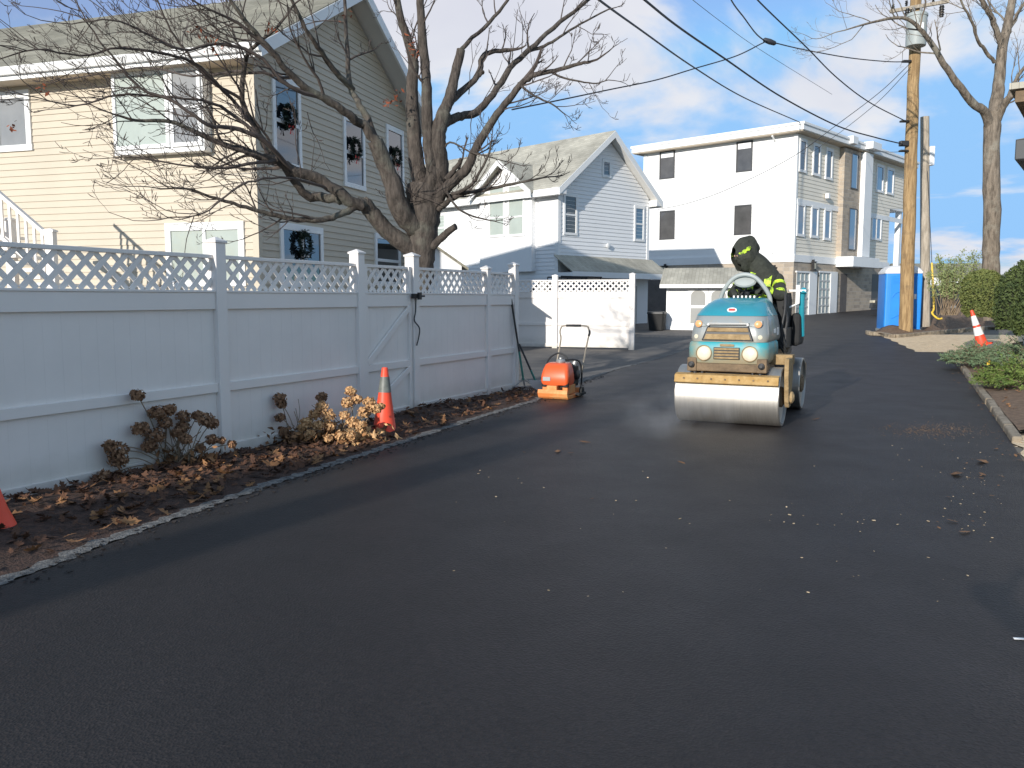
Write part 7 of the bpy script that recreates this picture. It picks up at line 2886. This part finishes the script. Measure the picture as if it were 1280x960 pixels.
st_ = b.build('steam', sm, loc=(p.x + 0.1, p.y + 0.2, 0.34))
tag(tag(st_, kind='stuff'), 'thin steam rising off the hot asphalt before the front drum', 'steam')


# ------------------------------------------------------------------ the photographer, standing at the camera
def photographer():
    p = thing('person', 'person in dark coat standing on the asphalt where the picture is taken from, elbow out', 'person', (0.115, -0.42, 0.012), 0.0)
    b = MB()
    for s in (-1, 1):
        limb(b, [(s * 0.09, 0, 0.92), (s * 0.085, 0.01, 0.5), (s * 0.08, -0.01, 0.09)], [0.10, 0.07, 0.05])
        limb(b, [(s * 0.11, -0.05, 0.045), (s * 0.12, 0.16, 0.04)], [0.045, 0.04])
    limb(b, [(0, 0, 0.95), (0, 0, 1.2), (0, 0, 1.42)], [0.15, 0.16, 0.13])
    limb(b, [(-0.18, 0, 1.42), (0, 0, 1.45), (0.18, 0, 1.42)], [0.075, 0.09, 0.075])
    limb(b, [(0, 0, 1.45), (0, 0.02, 1.56), (0, 0.03, 1.66)], [0.06, 0.058, 0.06])
    ball(b, (0, 0.02, 1.67), (0.078, 0.098, 0.12))
    for s in (-1, 1):
        limb(b, [(s * 0.19, 0, 1.41), (s * 0.36, 0.04, 1.54), (s * 0.38, 0.06, 1.55), (s * 0.13, 0.24, 1.50)], [0.06, 0.055, 0.052, 0.035])
        hand(b, (s * 0.12, 0.25, 1.50), (-s * 0.4, 0.5, 0.4), (-s, 0, 0), side=-s, curl=0.6)
    bo = remeshed(b, 'body', M['jacket'], p, 0.012, 3)
    b = MB()
    ball(b, (0, 0.005, 1.70), (0.088, 0.105, 0.11))
    b.build('hat', M['trouser'], p, smooth=True)


photographer()

# ------------------------------------------------------------------ sky, sun, camera
SUN_EL = math.radians(16.5)
SUN_AZ = math.radians(30.5)           # direction the light travels, clockwise from +Y
trav = Vector((math.sin(SUN_AZ) * math.cos(SUN_EL), math.cos(SUN_AZ) * math.cos(SUN_EL), -math.sin(SUN_EL)))
sl_ = bpy.data.lights.new('Sun', 'SUN')
sl_.energy = 5.0
sl_.angle = math.radians(0.55)
sl_.color = (1.0, 0.945, 0.865)
so = bpy.data.objects.new('Sun', sl_)
COL.objects.link(so)
so.rotation_euler = Vector((0, 0, -1)).rotation_difference(trav).to_euler()
so.location = (-20, -30, 20)

w = bpy.data.worlds.new('World')
sc.world = w
w.use_nodes = True
nt = w.node_tree
bg = nt.nodes['Background']
sky = nt.nodes.new('ShaderNodeTexSky')
sky.sky_type = 'NISHITA'
sky.sun_disc = False
sky.sun_elevation = SUN_EL
sd = -trav
sky.sun_rotation = math.atan2(sd.x, sd.y)
sky.air_density = 1.0
sky.dust_density = 0.6
sky.ozone_density = 1.6
tc = nt.nodes.new('ShaderNodeTexCoord')
sep = nt.nodes.new('ShaderNodeSeparateXYZ')
nt.links.new(tc.outputs['Generated'], sep.inputs[0])


def math_(op, a, bb=None, clamp=False):
    n = nt.nodes.new('ShaderNodeMath')
    n.operation = op
    n.use_clamp = clamp
    for i, v in enumerate((a, bb)):
        if v is None:
            continue
        if isinstance(v, (int, float)):
            n.inputs[i].default_value = v
        else:
            nt.links.new(v, n.inputs[i])
    return n.outputs[0]


zc = math_('ADD', math_('MAXIMUM', sep.outputs[2], 0.0), 0.16)
cu = math_('DIVIDE', sep.outputs[0], zc)
cv = math_('DIVIDE', sep.outputs[1], zc)
cb = nt.nodes.new('ShaderNodeCombineXYZ')
nt.links.new(cu, cb.inputs[0])
nt.links.new(cv, cb.inputs[1])


def cloudn(scale, det, off, rough=0.55, dist=0.3):
    mp = nt.nodes.new('ShaderNodeMapping')
    mp.inputs['Location'].default_value = off
    nt.links.new(cb.outputs[0], mp.inputs[0])
    n = nt.nodes.new('ShaderNodeTexNoise')
    n.inputs['Scale'].default_value = scale
    n.inputs['Detail'].default_value = det
    n.inputs['Roughness'].default_value = rough
    n.inputs['Distortion'].default_value = dist
    nt.links.new(mp.outputs[0], n.inputs['Vector'])
    return n.outputs['Fac']


def mr_(v, a, bb, c, d):
    n = nt.nodes.new('ShaderNodeMapRange')
    n.interpolation_type = 'SMOOTHSTEP'
    for i, x in enumerate((a, bb, c, d)):
        n.inputs[i + 1].default_value = x
    nt.links.new(v, n.inputs[0])
    return n.outputs[0]


COFF = (12.3, 8.8, 0.0)
dens = mr_(cloudn(0.95, 7, COFF), 0.505, 0.615, 0.0, 1.0)
shade = mr_(cloudn(0.95, 5, (COFF[0] + 0.16, COFF[1] + 0.2, 0.0)), 0.42, 0.70, 0.0, 1.0)
cm = nt.nodes.new('ShaderNodeMix')
cm.data_type = 'RGBA'
cm.inputs[6].default_value = (8.6, 8.5, 8.6, 1)
cm.inputs[7].default_value = (7.3, 7.3, 7.9, 1)
nt.links.new(shade, cm.inputs[0])
sm_ = nt.nodes.new('ShaderNodeMix')
sm_.data_type = 'RGBA'
nt.links.new(math_('MULTIPLY', dens, 0.9), sm_.inputs[0])
hs = nt.nodes.new('ShaderNodeHueSaturation')
hs.inputs['Saturation'].default_value = 1.3
hs.inputs['Value'].default_value = 1.75
nt.links.new(sky.outputs[0], hs.inputs['Color'])
cl_ = nt.nodes.new('ShaderNodeMix')
cl_.data_type = 'RGBA'
cl_.blend_type = 'DARKEN'
cl_.inputs[0].default_value = 1.0
cl_.inputs[7].default_value = (3.0, 5.7, 9.4, 1)
nt.links.new(hs.outputs[0], cl_.inputs[6])
fl_ = nt.nodes.new('ShaderNodeMix')
fl_.data_type = 'RGBA'
fl_.blend_type = 'LIGHTEN'
fl_.inputs[0].default_value = 1.0
fl_.inputs[7].default_value = (2.75, 4.0, 5.8, 1)
nt.links.new(cl_.outputs[2], fl_.inputs[6])
nt.links.new(fl_.outputs[2], sm_.inputs[6])
nt.links.new(cm.outputs[2], sm_.inputs[7])
nt.links.new(sm_.outputs[2], bg.inputs['Color'])
bg.inputs['Strength'].default_value = 0.10

cd_ = bpy.data.cameras.new('Camera')
cam = bpy.data.objects.new('Camera', cd_)
COL.objects.link(cam)
cam.location = (0, 0, CAM_H)
cam.rotation_euler = (PI / 2 - PITCH, 0, 0)
cd_.sensor_width = 36.0
cd_.lens = F / 1280.0 * 36.0
cd_.clip_end = 2000
cd_.clip_start = 0.02
sc.camera = cam
vs_ = sc.view_settings
vs_.view_transform = 'Standard'
vs_.look = 'None'
vs_.exposure = 0.06
vs_.gamma = 1.0
sc.cycles.volume_step_rate = 1.0
sc.cycles.max_bounces = 8
